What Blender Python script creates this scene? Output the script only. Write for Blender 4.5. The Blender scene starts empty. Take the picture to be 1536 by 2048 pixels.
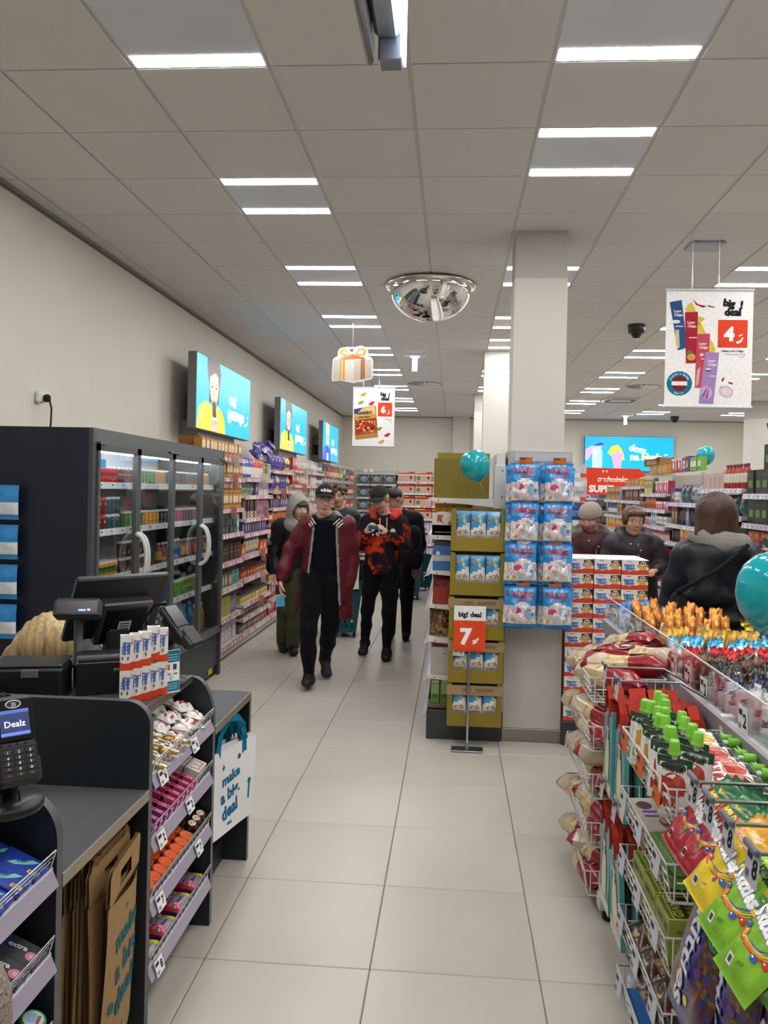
import bpy, math, random
import numpy as np
from mathutils import Matrix, Vector
SC = bpy.context.scene
COL = SC.collection
RND = random.Random(11)
# ---------------------------------------------------------------- camera, world, exposure
cd = bpy.data.cameras.new('camera'); cam = bpy.data.objects.new('camera', cd); COL.objects.link(cam)
cd.sensor_fit = 'AUTO'; cd.sensor_width = 36.0; cd.lens = 27.76
cd.shift_x = -26.56/2048; cd.shift_y = -33.5/2048; cd.clip_start = .05; cd.clip_end = 100
CR = ((0.99719861, -0.07129724, -0.02261937), (0.07139681, 0.99744141, 0.0036244), (0.02230309, -0.0052292, 0.99973758))
cam.matrix_world = Matrix(((CR[0][0], CR[0][2], -CR[0][1], 0), (CR[1][0], CR[1][2], -CR[1][1], 0),
                           (CR[2][0], CR[2][2], -CR[2][1], 1.7047), (0, 0, 0, 1)))
SC.camera = cam
wd = bpy.data.worlds.new('world'); SC.world = wd; wd.use_nodes = True
wd.node_tree.nodes['Background'].inputs[0].default_value = (.9, .92, 1, 1)
wd.node_tree.nodes['Background'].inputs[1].default_value = .3
SC.view_settings.view_transform = 'Standard'; SC.view_settings.look = 'None'
SC.view_settings.gamma = 1; SC.view_settings.use_curve_mapping = False
SC.view_settings.exposure = 0.62
LIGHT = 34.0          # strength of the ceiling light strips
SC.cycles.max_bounces = 8; SC.cycles.diffuse_bounces = 4; SC.cycles.glossy_bounces = 4
SC.cycles.transparent_max_bounces = 12; SC.cycles.sample_clamp_indirect = 6
# ---------------------------------------------------------------- colours, materials
_cc = {}
def c(h):
    if isinstance(h, tuple): return h
    if h not in _cc:
        r = [int(h[i:i+2], 16)/255 for i in (1, 3, 5)]
        _cc[h] = tuple(x/12.92 if x <= .04045 else ((x+.055)/1.055)**2.4 for x in r)
    return _cc[h]
MATS = {}
def mat(name, rough=.5, metal=0., spec=.5, noise=0., nscale=30., bump=0., bscale=60., emit=0., alpha=1., trans=0., coat=0., sheen=0., sss=0., stretch=None, world=False):
    m = bpy.data.materials.new(name); m.use_nodes = True; nt = m.node_tree; b = nt.nodes['Principled BSDF']
    at = nt.nodes.new('ShaderNodeAttribute'); at.attribute_name = 'Col'
    col = at.outputs['Color']
    tc = nt.nodes.new('ShaderNodeTexCoord'); src = tc.outputs['Object']
    if world: src = nt.nodes.new('ShaderNodeNewGeometry').outputs['Position']
    if stretch:
        mp = nt.nodes.new('ShaderNodeMapping'); mp.inputs['Scale'].default_value = stretch
        nt.links.new(src, mp.inputs['Vector']); src = mp.outputs['Vector']
    if noise:
        nz = nt.nodes.new('ShaderNodeTexNoise'); nz.inputs['Scale'].default_value = nscale; nz.inputs['Detail'].default_value = 5
        nt.links.new(src, nz.inputs['Vector'])
        mr = nt.nodes.new('ShaderNodeMapRange'); mr.inputs['From Min'].default_value = .3; mr.inputs['From Max'].default_value = .7
        mr.inputs['To Min'].default_value = 1-noise; mr.inputs['To Max'].default_value = 1+noise
        nt.links.new(nz.outputs['Fac'], mr.inputs['Value'])
        mx = nt.nodes.new('ShaderNodeVectorMath'); mx.operation = 'SCALE'
        nt.links.new(col, mx.inputs[0]); nt.links.new(mr.outputs[0], mx.inputs['Scale']); col = mx.outputs[0]
    nt.links.new(col, b.inputs['Base Color'])
    b.inputs['Roughness'].default_value = rough; b.inputs['Metallic'].default_value = metal
    b.inputs['Specular IOR Level'].default_value = spec; b.inputs['Coat Weight'].default_value = coat
    b.inputs['Transmission Weight'].default_value = trans; b.inputs['Alpha'].default_value = alpha
    b.inputs['Sheen Weight'].default_value = sheen
    if sss:
        b.inputs['Subsurface Weight'].default_value = sss; b.inputs['Subsurface Radius'].default_value = (.01, .004, .002)
    if bump:
        n2 = nt.nodes.new('ShaderNodeTexNoise'); n2.inputs['Scale'].default_value = bscale; n2.inputs['Detail'].default_value = 4
        nt.links.new(src, n2.inputs['Vector'])
        bp = nt.nodes.new('ShaderNodeBump'); bp.inputs['Strength'].default_value = bump; bp.inputs['Distance'].default_value = .01
        nt.links.new(n2.outputs['Fac'], bp.inputs['Height']); nt.links.new(bp.outputs[0], b.inputs['Normal'])
    if emit:
        nt.links.new(at.outputs['Color'], b.inputs['Emission Color']); b.inputs['Emission Strength'].default_value = emit
    MATS[name] = m
mat('matte', .55, spec=.35); mat('card', .42, noise=.05, nscale=60); mat('film', .22, spec=.6, bump=.15, bscale=45)
mat('gloss', .2); mat('plastic', .38); mat('wall', .75, spec=.2, noise=.02, nscale=3, bump=.03, bscale=300)
mat('ceil', .9, spec=.1, noise=.025, nscale=160, bump=.08, bscale=500, world=True)
mat('tile', .33, spec=.45, noise=.055, nscale=1.6, bump=.012, bscale=120, world=True)
mat('grout', .9); mat('metal', .32, 1.); mat('chrome', .03, 1.); mat('steel', .35, .9, noise=.06, nscale=40, stretch=(1, .02, 1))
mat('laminate', .38, spec=.3, noise=.06, nscale=300); mat('navy', .42, spec=.35, noise=.03, nscale=8)
mat('counter', .5, spec=.3, noise=.12, nscale=8, stretch=(1, .15, 1)); mat('foil', .25, .5, bump=.5, bscale=50)
mat('cloth', .9, spec=.15, noise=.1, nscale=25, bump=.35, bscale=14, sheen=.05); mat('knit', .95, spec=.1, noise=.12, nscale=120, bump=.5, bscale=150)
mat('puffer', .5, spec=.35, noise=.08, nscale=10, bump=.5, bscale=12); mat('skin', .5, spec=.35, noise=.05, nscale=20, sss=.12)
mat('hair', .42, spec=.5, noise=.35, nscale=60, bump=.6, bscale=70, stretch=(1, 1, .12)); mat('fuzz', .9, noise=.25, nscale=160, bump=.9, bscale=160)
mat('paper', .85, spec=.15, noise=.06, nscale=50, bump=.08, bscale=60); mat('nonwoven', .85, spec=.15, noise=.04, nscale=200, bump=.15, bscale=120)
mat('rubber', .6, spec=.3); mat('screen', .3, emit=.62); mat('bright', .4, emit=3.0); mat('balloon', .12, spec=.6)
mat('lamp', .5, emit=LIGHT); mat('coolerlamp', .5, emit=26.0)
def glassmat(name, tint, mixfac, rough=0., refl=.75):
    m = bpy.data.materials.new(name); m.use_nodes = True; nt = m.node_tree; nt.nodes.remove(nt.nodes['Principled BSDF'])
    out = nt.nodes['Material Output']; tr = nt.nodes.new('ShaderNodeBsdfTransparent'); gl = nt.nodes.new('ShaderNodeBsdfGlossy')
    tr.inputs[0].default_value = (*tint, 1); gl.inputs['Roughness'].default_value = rough; gl.inputs[0].default_value = (1, 1, 1, 1)
    lw = nt.nodes.new('ShaderNodeLayerWeight'); lw.inputs[0].default_value = mixfac
    ml = nt.nodes.new('ShaderNodeMath'); ml.operation = 'MULTIPLY'; ml.inputs[1].default_value = refl
    nt.links.new(lw.outputs['Fresnel'], ml.inputs[0])
    mx = nt.nodes.new('ShaderNodeMixShader'); nt.links.new(ml.outputs[0], mx.inputs[0]); nt.links.new(tr.outputs[0], mx.inputs[1]); nt.links.new(gl.outputs[0], mx.inputs[2])
    nt.links.new(mx.outputs[0], out.inputs[0]); MATS[name] = m
glassmat('glass', (.93, .95, .945), .08, 0., .4); glassmat('acrylic', (.95, .96, .97), .15, .02, .5); glassmat('clearfilm', (.97, .97, .97), .3, .12)
glassmat('water', (.75, .86, .95), .25, .05)
# camo hoodie: node noise over black and red
def camo():
    mat('camo', .9, spec=.15, bump=.3, bscale=14); m = MATS['camo']; nt = m.node_tree; b = nt.nodes['Principled BSDF']
    tc = nt.nodes.new('ShaderNodeTexCoord'); nz = nt.nodes.new('ShaderNodeTexNoise'); nz.inputs['Scale'].default_value = 7; nz.inputs['Detail'].default_value = 6; nz.inputs['Roughness'].default_value = .62
    nt.links.new(tc.outputs['Object'], nz.inputs['Vector'])
    sx = nt.nodes.new('ShaderNodeSeparateXYZ'); nt.links.new(tc.outputs['Object'], sx.inputs[0])
    mr = nt.nodes.new('ShaderNodeMapRange'); mr.inputs['From Min'].default_value = 1.24; mr.inputs['From Max'].default_value = 1.42; mr.inputs['To Min'].default_value = 0; mr.inputs['To Max'].default_value = .16
    nt.links.new(sx.outputs['Z'], mr.inputs['Value'])
    sb = nt.nodes.new('ShaderNodeMath'); sb.operation = 'SUBTRACT'; nt.links.new(nz.outputs['Fac'], sb.inputs[0]); nt.links.new(mr.outputs[0], sb.inputs[1])
    rp = nt.nodes.new('ShaderNodeValToRGB'); e = rp.color_ramp.elements
    e[0].position = .43; e[0].color = (*c('#1f1d24'), 1); e[1].position = .6; e[1].color = (*c('#d8432a'), 1)
    n = e.new(.5); n.color = (*c('#3a1a1c'), 1); n = e.new(.54); n.color = (*c('#a02c20'), 1)
    nt.links.new(sb.outputs[0], rp.inputs[0]); nt.links.new(rp.outputs[0], b.inputs['Base Color'])
camo()
# ---------------------------------------------------------------- mesh builder
def _rotm(rot): return np.array(Matrix.Rotation(rot[2], 3, 'Z') @ Matrix.Rotation(rot[1], 3, 'Y') @ Matrix.Rotation(rot[0], 3, 'X'))
class Plane:      # flat print surface: origin, x axis, y axis (metres)
    def __init__(s, o, ax, ay): s.o = np.array(o, float); s.ax = np.array(ax, float); s.ay = np.array(ay, float); s.n = np.cross(s.ax, s.ay)
    def P(s, x, y, e): x = np.asarray(x); y = np.asarray(y); return s.o + x[:, None]*s.ax + y[:, None]*s.ay + e*s.n
class Cyl:        # upright cylinder of radius r seen from -y; x is arc length
    def __init__(s, r, z0=0): s.r = r; s.z0 = z0
    def P(s, x, y, e):
        a = np.asarray(x)/s.r; r = s.r+e
        return np.stack([r*np.sin(a), -r*np.cos(a), s.z0+np.asarray(y)], 1)
_T = {}
def T2(s, bold=.0, shear=0.):
    k = (s, bold, shear)
    if k not in _T:
        cu = bpy.data.curves.new('t', 'FONT'); cu.body = s; cu.size = 1; cu.offset = bold; cu.shear = shear; cu.resolution_u = 2
        o = bpy.data.objects.new('t', cu); me = bpy.data.meshes.new_from_object(o)
        n = len(me.vertices); v = np.zeros(n*3); me.vertices.foreach_get('co', v); v = v.reshape(-1, 3)[:, :2]
        f = [tuple(p.vertices) for p in me.polygons]
        bpy.data.objects.remove(o); bpy.data.curves.remove(cu); bpy.data.meshes.remove(me)
        if n: v = v-[(v[:, 0].min()+v[:, 0].max())/2, 0]
        _T[k] = (v, f, (np.ptp(v[:, 0]) if n else 0))
    return _T[k]
class MB:
    def __init__(s, m='matte'): s.V = []; s.n = 0; s.F = []; s.C = []; s.M = []; s.S = []; s.keys = [m]; s.m = m
    def mi(s, m):
        m = m or s.m
        if m not in s.keys: s.keys.append(m)
        return s.keys.index(m)
    def add(s, v, f, col, m=None, sm=False):
        v = np.asarray(v, float).reshape(-1, 3); n = s.n; s.V.append(v); s.n += len(v); k = s.mi(m)
        s.F += [tuple(i+n for i in q) for q in f]
        s.C += ([c(col)]*len(f) if isinstance(col, (str, tuple)) else [c(q) for q in col]); s.M += [k]*len(f); s.S += [sm]*len(f)
        return s
    def box(s, ctr, size, col, m=None, rot=None, bev=0):
        x, y, z = [q/2 for q in size]
        if bev:
            b = min(bev, x*.9, y*.9, z*.9); v = []
            for sx in (-1, 1):
                for sy in (-1, 1):
                    for sz in (-1, 1):
                        v += [(sx*x, sy*(y-b), sz*(z-b)), (sx*(x-b), sy*y, sz*(z-b)), (sx*(x-b), sy*(y-b), sz*z)]
            v = np.array(v); I = lambda a, b_, c_, k: ((a*4+b_*2+c_)*3+k)
            f = [(I(a, 0, 0, 0), I(a, 0, 1, 0), I(a, 1, 1, 0), I(a, 1, 0, 0))[::1 if a == 0 else -1] for a in (0, 1)]
            f += [(I(0, a, 0, 1), I(1, a, 0, 1), I(1, a, 1, 1), I(0, a, 1, 1))[::1 if a == 0 else -1] for a in (0, 1)]
            f += [(I(0, 0, a, 2), I(0, 1, a, 2), I(1, 1, a, 2), I(1, 0, a, 2))[::1 if a == 0 else -1] for a in (0, 1)]
            for a in (0, 1):
                for b_ in (0, 1):
                    r = 1 if a == b_ else -1
                    f.append((I(a, b_, 0, 0), I(a, b_, 0, 1), I(a, b_, 1, 1), I(a, b_, 1, 0))[::r])
                    f.append((I(a, 0, b_, 0), I(a, 1, b_, 0), I(a, 1, b_, 2), I(a, 0, b_, 2))[::r])
                    f.append((I(0, a, b_, 1), I(0, a, b_, 2), I(1, a, b_, 2), I(1, a, b_, 1))[::r])
                    for c_ in (0, 1): f.append((I(a, b_, c_, 0), I(a, b_, c_, 2), I(a, b_, c_, 1))[::1 if (a+b_+c_) % 2 == 0 else -1])
            f = [q[::-1] if False else q for q in f]
        else:
            v = np.array([(a*x, b*y, d*z) for a in (-1, 1) for b in (-1, 1) for d in (-1, 1)])
            f = [(0, 1, 3, 2), (4, 6, 7, 5), (0, 4, 5, 1), (2, 3, 7, 6), (0, 2, 6, 4), (1, 5, 7, 3)]
        if rot is not None: v = v @ _rotm(rot).T
        return s.add(v+np.array(ctr), f, col, m)
    def b2(s, lo, hi, col, m=None, bev=0):
        return s.box([(a+b)/2 for a, b in zip(lo, hi)], [abs(b-a) for a, b in zip(lo, hi)], col, m, bev=bev)
    def quad(s, pts, col, m=None): return s.add(pts, [tuple(range(len(pts)))], col, m)
    def prism(s, poly, off, col, m=None, sm=False):   # poly: 3-D polygon, off: extrusion vector
        p = np.array(poly, float); n = len(p); o = np.array(off, float)
        nrm = sum(np.cross(p[i]-p[0], p[(i+1) % n]-p[0]) for i in range(1, n))
        if np.dot(nrm, o) > 0: p = p[::-1]
        v = np.concatenate([p, p+o]); f = [tuple(range(n)), tuple(range(2*n-1, n-1, -1))]
        s.add(v, f, col, m); s.add(v, [(i, i+n, (i+1) % n+n, (i+1) % n) for i in range(n)], col, m, sm); return s
    def tube(s, path, r, col, m=None, n=6, caps=True, closed=False):
        p = np.array(path, float); k = len(p); r = np.broadcast_to(np.asarray(r, float), (k,)); v = []
        up = None
        for i in range(k):
            t = (p[(i+1) % k]-p[i-1]) if closed else (p[min(i+1, k-1)]-p[max(i-1, 0)])
            t = t/(np.linalg.norm(t)+1e-12)
            if up is None:
                up = np.cross(t, (0, 0, 1.)) if abs(t[2]) < .9 else np.cross(t, (0, 1., 0))
            up = up-t*np.dot(up, t); up /= np.linalg.norm(up)+1e-12; w = np.cross(t, up)
            a = np.arange(n)*2*math.pi/n
            v.append(p[i]+r[i]*(np.cos(a)[:, None]*up+np.sin(a)[:, None]*w))
        v = np.concatenate(v); kk = k if closed else k-1
        f = [(i*n+j, i*n+(j+1) % n, ((i+1) % k)*n+(j+1) % n, ((i+1) % k)*n+j) for i in range(kk) for j in range(n)]
        s.add(v, f, col, m, True)
        if caps and not closed:
            s.add(v[:n], [tuple(range(n-1, -1, -1))], col, m); s.add(v[-n:], [tuple(range(n))], col, m)
        return s
    def lathe(s, prof, col, m=None, n=16, ctr=(0, 0, 0), ax=None, sm=True):   # prof: (r, z); col one or one per ring
        a = np.arange(n)*2*math.pi/n; k = len(prof)
        v = np.concatenate([np.stack([r*np.cos(a), r*np.sin(a), np.full(n, z)], 1) for r, z in prof])
        if ax is not None:
            q = Vector((0, 0, 1)).rotation_difference(Vector(ax)); v = v @ np.array(q.to_matrix()).T
        f = [(i*n+j, i*n+(j+1) % n, (i+1)*n+(j+1) % n, (i+1)*n+j) for i in range(k-1) for j in range(n)]
        cl = col if isinstance(col, (str, tuple)) else [col[i] for i in range(k-1) for j in range(n)]
        v = v+np.array(ctr); s.add(v, f, cl, m, sm)
        c0, c1 = (col, col) if isinstance(col, (str, tuple)) else (col[0], col[-1])
        if prof[0][0] > 1e-6: s.add(v[:n], [tuple(range(n-1, -1, -1))], c0, m)
        if prof[-1][0] > 1e-6: s.add(v[-n:], [tuple(range(n))], c1, m)
        return s
    def grid(s, P, col, m=None, sm=True, flip=False):   # P: (nu, nv, 3) points; col one colour or (nu-1, nv-1) nested
        nu, nv = P.shape[:2]; f = []; cl = []
        for i in range(nu-1):
            for j in range(nv-1):
                q = (i*nv+j, (i+1)*nv+j, (i+1)*nv+j+1, i*nv+j+1); f.append(q[::-1] if flip else q)
                if not isinstance(col, (str, tuple)): cl.append(col[i][j])
        return s.add(P.reshape(-1, 3), f, cl or col, m, sm)
    def ball(s, ctr, r, col, m=None, n=12, k=8):
        r = np.broadcast_to(np.asarray(r, float), (3,)); v = []
        for i in range(k+1):
            t = math.pi*i/k
            for j in range(n): v.append((math.sin(t)*math.cos(2*math.pi*j/n), math.sin(t)*math.sin(2*math.pi*j/n), -math.cos(t)))
        f = [(i*n+j, i*n+(j+1) % n, (i+1)*n+(j+1) % n, (i+1)*n+j) for i in range(k) for j in range(n)]
        return s.add(np.array(v)*r+np.array(ctr), f, col, m, True)
    # ---- flat print on a surface S
    def dpoly(s, S, pts, col, lay=1, m=None):
        p = np.array(pts, float)
        a = np.sum(p[:, 0]*np.roll(p[:, 1], -1)-np.roll(p[:, 0], -1)*p[:, 1])
        if a < 0: p = p[::-1]
        return s.add(S.P(p[:, 0], p[:, 1], lay*.0004), [tuple(range(len(p)))], col, m)
    def drect(s, S, x, y, w, h, col, lay=1, m=None, rot=0.):
        q = np.array([(-w/2, -h/2), (w/2, -h/2), (w/2, h/2), (-w/2, h/2)]); cr, sr = math.cos(rot), math.sin(rot)
        return s.dpoly(S, q @ np.array([[cr, sr], [-sr, cr]])+[x, y], col, lay, m)
    def dell(s, S, x, y, rx, ry, col, lay=1, m=None, n=14, rot=0.):
        a = np.arange(n)*2*math.pi/n; q = np.stack([rx*np.cos(a), ry*np.sin(a)], 1); cr, sr = math.cos(rot), math.sin(rot)
        return s.dpoly(S, q @ np.array([[cr, sr], [-sr, cr]])+[x, y], col, lay, m)
    def dtext(s, S, t, x, y, h, col, lay=2, bold=.02, shear=0., rot=0., maxw=None, m=None, al='c'):   # h: height of a capital
        v, f, w = T2(t, bold, shear)
        if not len(v): return s
        k = h/.7; kx = k if not maxw or w*k <= maxw else maxw/w
        q = v*[kx, k]; q = q-[0, h/2]
        if al == 'l': q = q+[w*kx/2, 0]
        if al == 'r': q = q-[w*kx/2, 0]
        cr, sr = math.cos(rot), math.sin(rot); q = q @ np.array([[cr, sr], [-sr, cr]])+[x, y]
        return s.add(S.P(q[:, 0], q[:, 1], lay*.0004), f, col, m)
    def xf(s, M):
        M = np.array(M); s.V = [v @ M[:3, :3].T+M[:3, 3] for v in s.V]; return s
    def join(s, o, M=None):
        v = np.concatenate(o.V)
        if M is not None: M = np.array(M); v = v @ M[:3, :3].T+M[:3, 3]
        mp = [s.mi(k) for k in o.keys]; n = s.n; s.V.append(v); s.n += len(v)
        s.F += [tuple(i+n for i in q) for q in o.F]; s.C += o.C; s.M += [mp[k] for k in o.M]; s.S += o.S; return s
    def mesh(s, name='mesh'):
        me = bpy.data.meshes.new(name); V = np.concatenate(s.V) if s.V else np.zeros((0, 3))
        me.from_pydata(V.tolist(), [], s.F)
        at = me.color_attributes.new('Col', 'FLOAT_COLOR', 'CORNER')
        ln = np.array([len(f) for f in s.F]); cl = np.ones((len(s.F), 4), np.float32); cl[:, :3] = np.array(s.C)
        at.data.foreach_set('color', np.repeat(cl, ln, 0).ravel())
        me.polygons.foreach_set('material_index', np.array(s.M, np.int32)); me.polygons.foreach_set('use_smooth', np.array(s.S, bool))
        for k in s.keys: me.materials.append(MATS[k])
        me.update(); return me
# ---------------------------------------------------------------- objects
def ob(name, g, parent=None, loc=(0, 0, 0), rot=(0, 0, 0), label=None, cat=None, group=None, kind=None):
    me = g.mesh(name) if isinstance(g, MB) else g
    o = bpy.data.objects.new(name, me); COL.objects.link(o); o.location = loc; o.rotation_euler = rot
    if parent: o.parent = parent
    if label: o['label'] = label
    if cat: o['category'] = cat
    if group: o['group'] = group
    if kind: o['kind'] = kind
    return o
def thing(name, label, cat, loc=(0, 0, 0), rot=(0, 0, 0), group=None): return ob(name, None, None, loc, rot, label, cat, group)
def struct(name, g, parent=None): return ob(name, g, parent, kind=None if parent else 'structure')
KIDS = {}
def dup(src, loc, rot=(0, 0, 0), label=None, group=None, scale=None):
    r = src.copy(); COL.objects.link(r); r.location = loc; r.rotation_euler = rot
    if label: r['label'] = label
    if group: r['group'] = group
    if scale: r.scale = scale
    for ch in src.children:
        k = ch.copy(); COL.objects.link(k); k.parent = r
        for g in ch.children:
            d = g.copy(); COL.objects.link(d); d.parent = k
    return r
_o20 = 'first second third fourth fifth sixth seventh eighth ninth tenth eleventh twelfth thirteenth fourteenth fifteenth sixteenth seventeenth eighteenth nineteenth twentieth'.split()
_t10 = {2: 'twenty', 3: 'thirty', 4: 'forty', 5: 'fifty', 6: 'sixty', 7: 'seventy'}
def nth(i):       # 0 -> first
    if i < 20: return _o20[i]
    t, u = divmod(i+1, 10)
    return _t10[t][:-1]+'ieth' if u == 0 else _t10[t]+'-'+_o20[u-1]
def arc(x0, y0, rx, ry, a0, a1, n): return [(x0+rx*math.cos(math.radians(a0+(a1-a0)*i/n)), y0+ry*math.sin(math.radians(a0+(a1-a0)*i/n))) for i in range(n+1)]
def orient(up, front):     # rotation that points local z along up and local -y along front
    u = Vector(up).normalized(); f = Vector(front); f = (f-u*f.dot(u)).normalized(); y = -f; x = y.cross(u)
    return Matrix((x, y, u)).transposed().to_euler()
_h = lambda *a: math.sin(sum(q*k for q, k in zip(a, (12.9898, 78.233, 37.719, 4.581))))*43758.5453 % 1
# ================================================================ product builders (local frame: base centre at origin, front faces -y)
class BagS:      # front of a pillow bag: x across, y up from the bottom edge
    def __init__(s, w, h, t, seed=0, seal=.018, wr=.18, flat=0.):
        s.w, s.h, s.t, s.seed, s.seal, s.wr, s.flat = w, h, t, seed, seal, wr, flat
    def T(s, x, y):
        u = np.clip(np.abs(2*np.asarray(x, float)/s.w), 0, 1); v = np.clip((np.asarray(y, float)-s.seal)/(s.h-2*s.seal), 0, 1)
        pv = np.clip(4*v*(1-v), 0, 1)**.5*(1-s.flat)+s.flat*np.clip(v*8, 0, 1)*np.clip((1-v)*8, 0, 1)
        pu = np.sqrt(np.clip(1-u**2.6, 0, 1))
        a = s.seed*1.7; X = np.asarray(x)/s.w; Y = np.asarray(y)/s.h
        wv = np.sin(9*X+a)*np.sin(7*Y+2*a)+.7*np.sin(17*X-11*Y+a)+.5*np.sin(23*Y+5*X+3*a)
        return s.t/2*pv*pu*(1+s.wr*wv)+.0012+s.t*.06*s.wr*np.sin(31*X+a)*(1-pv)
    def P(s, x, y, e):
        x = np.asarray(x, float); y = np.asarray(y, float); return np.stack([x, -s.T(x, y)-e, y], 1)
def bag(w, h, t, front, back, m='film', nu=12, nv=16, seed=0, seal=.018, wr=.18, flat=0., gus=False):
    """front, back: colour or function (u 0..1, v 0..1) -> colour"""
    S = BagS(w, h, t, seed, seal, wr, flat); b = MB(m)
    us = np.linspace(-w/2, w/2, nu+1); vs = np.concatenate([[0], np.linspace(seal, h-seal, nv-1), [h]])
    X, Y = np.meshgrid(us, vs, indexing='ij')
    for sg, colf in ((1, front), (-1, back)):
        T = S.T(X if sg > 0 else -X, Y); P = np.stack([X, -sg*T, Y], 2)
        nar = 1-.05*np.clip(4*(Y/h)*(1-Y/h), 0, 1)*min(1, t/w*2); P[:, :, 0] *= nar
        cl = colf if isinstance(colf, (str, tuple)) else [[colf((us[i]+us[i+1])/2/w+.5, (vs[j]+vs[j+1])/2/h) for j in range(len(vs)-1)] for i in range(nu)]
        b.grid(P, cl, m, True, flip=sg < 0)
    return b, S
def boxp(w, d, h, col, side=None, top=None, m='card', bev=0):
    b = MB(m); side = side or col; top = top or col
    x, y = w/2, d/2
    if bev:
        b.box((0, 0, h/2), (w, d, h), col, bev=bev)
    else:
        v = [(-x, -y, 0), (x, -y, 0), (x, y, 0), (-x, y, 0), (-x, -y, h), (x, -y, h), (x, y, h), (-x, y, h)]
        b.add(v, [(0, 1, 5, 4), (1, 2, 6, 5), (2, 3, 7, 6), (3, 0, 4, 7), (4, 5, 6, 7), (3, 2, 1, 0)], [col, side, side, side, top, side])
    return b, Plane((-0, -y, 0), (1, 0, 0), (0, 0, 1))
def can(r, h, col, band=None, top='#c9ccd0', n=14, slim=False):
    b = MB('gloss'); k = r*.82
    prof = [(k*.95, 0), (k, .004), (r, .012), (r, h*.35), (r, h*.7), (r, h-.014), (k, h-.003), (k, h), (k*.9, h-.003), (0, h-.003)]
    cols = [top, col, col, band or col, col, top, top, top, top, top]
    b.lathe(prof, cols, n=n); return b, Cyl(r)
def bottle(r, h, col, capc, label=None, m='gloss', n=12):
    b = MB(m)
    b.lathe([(r*.9, 0), (r, .01), (r, h*.25), (r, h*.55), (r*.97, h*.62), (r*.55, h*.8), (r*.38, h*.86), (r*.38, h*.9)], [col, col, label or col, label or col, col, col, col, col], n=n)
    b.lathe([(r*.45, h*.9), (r*.45, h*.99), (r*.4, h), (0, h)], capc, 'plastic', n=n)
    return b, Cyl(r)
def jar(r, h, col, lid, label=None, n=14):
    b = MB('gloss'); b.lathe([(r*.93, 0), (r, .006), (r, h*.2), (r, h*.72), (r*.9, h*.8)], [col, col, label or col, col, col], n=n)
    b.lathe([(r*.98, h*.78), (r*1.0, h*.8), (r*1.0, h*.97), (r*.93, h), (0, h)], lid, 'plastic', n=n); return b, Cyl(r)
def blobs(b, S, x0, x1, y0, y1, n, cols, r0, r1, seed=0, lay=1, kn=7):
    q = random.Random(seed)
    for i in range(n):
        r = q.uniform(r0, r1); b.dell(S, q.uniform(x0+r, x1-r), q.uniform(y0+r, y1-r), r, r*q.uniform(.6, 1), q.choice(cols), lay+(i % 3)*.5, n=kn, rot=q.uniform(0, 3))
def pricecard(w=.07, h=.05, big='6', small='', col='#f2f2f4', ink='#22252a', th=.0015, red=False):
    b = MB('paper').box((0, 0, 0), (w, th, h), '#f0562c' if red else col, bev=0); S = Plane((0, -th/2, 0), (1, 0, 0), (0, 0, 1)); ic = '#ffffff' if red else ink
    b.drect(S, -w*.22, h*.25, w*.42, h*.22, '#3c4048' if not red else '#f8d0c4', 1)
    for k in range(6): b.drect(S, -w*.4+k*w*.05, -h*.28, w*.025, h*.22, '#55585e' if not red else '#c23c1a', 1)
    if big: b.dtext(S, big, w*.24, 0, h*.5, ic, 1.5, .03, maxw=w*.4)
    return b
# ================================================================ THE ROOM
CH = 3.517; XL, XR, YF, YB = -2.75, 8.6, -3.2, 19.15
def inframe(p, mg=40):
    d = Vector(p)-Vector((0, 0, 1.7047)); a = [sum(CR[r][k]*d[r] for r in range(3)) for k in range(3)]
    if a[1] < .2: return False
    u = 794.6+1579.15*a[0]/a[1]; v = 990.5-1579.15*a[2]/a[1]
    return -mg < u < 1536+mg and -mg < v < 2048+mg
fl = struct('floor', MB('grout').b2((XL-.2, YF-.2, -.12), (XR+.2, YB+.2, -.008), '#8d8880'))
W_ = '#d9d5cb'
struct('wall_left', MB('wall').b2((XL-.2, YF-.2, -.1), (XL, YB+.2, CH+.2), W_))
struct('wall_back', MB('wall').b2((XL-.2, YB, -.1), (XR+.2, YB+.2, CH+.2), W_))
struct('wall_right', MB('wall').b2((XR, YF-.2, -.1), (XR+.2, YB+.2, CH+.2), W_))
struct('wall_front', MB('wall').b2((XL-.2, YF-.2, -.1), (XR+.2, YF, CH+.2), W_))
struct('trim_1', MB('matte').b2((XL, YF, CH-.02), (XL+.025, YB, CH+.02), '#8d8983').b2((XL, YF, CH-.035), (XL+.006, YB, CH-.02), '#6d6a66'))
struct('trim_2', MB('matte').b2((XL, YB-.025, CH-.02), (XR, YB, CH+.02), '#8a867f'))
struct('baseboard_back', MB('matte').b2((XL, YB-.015, 0), (XR, YB, .09), '#8f8b86'))
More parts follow.
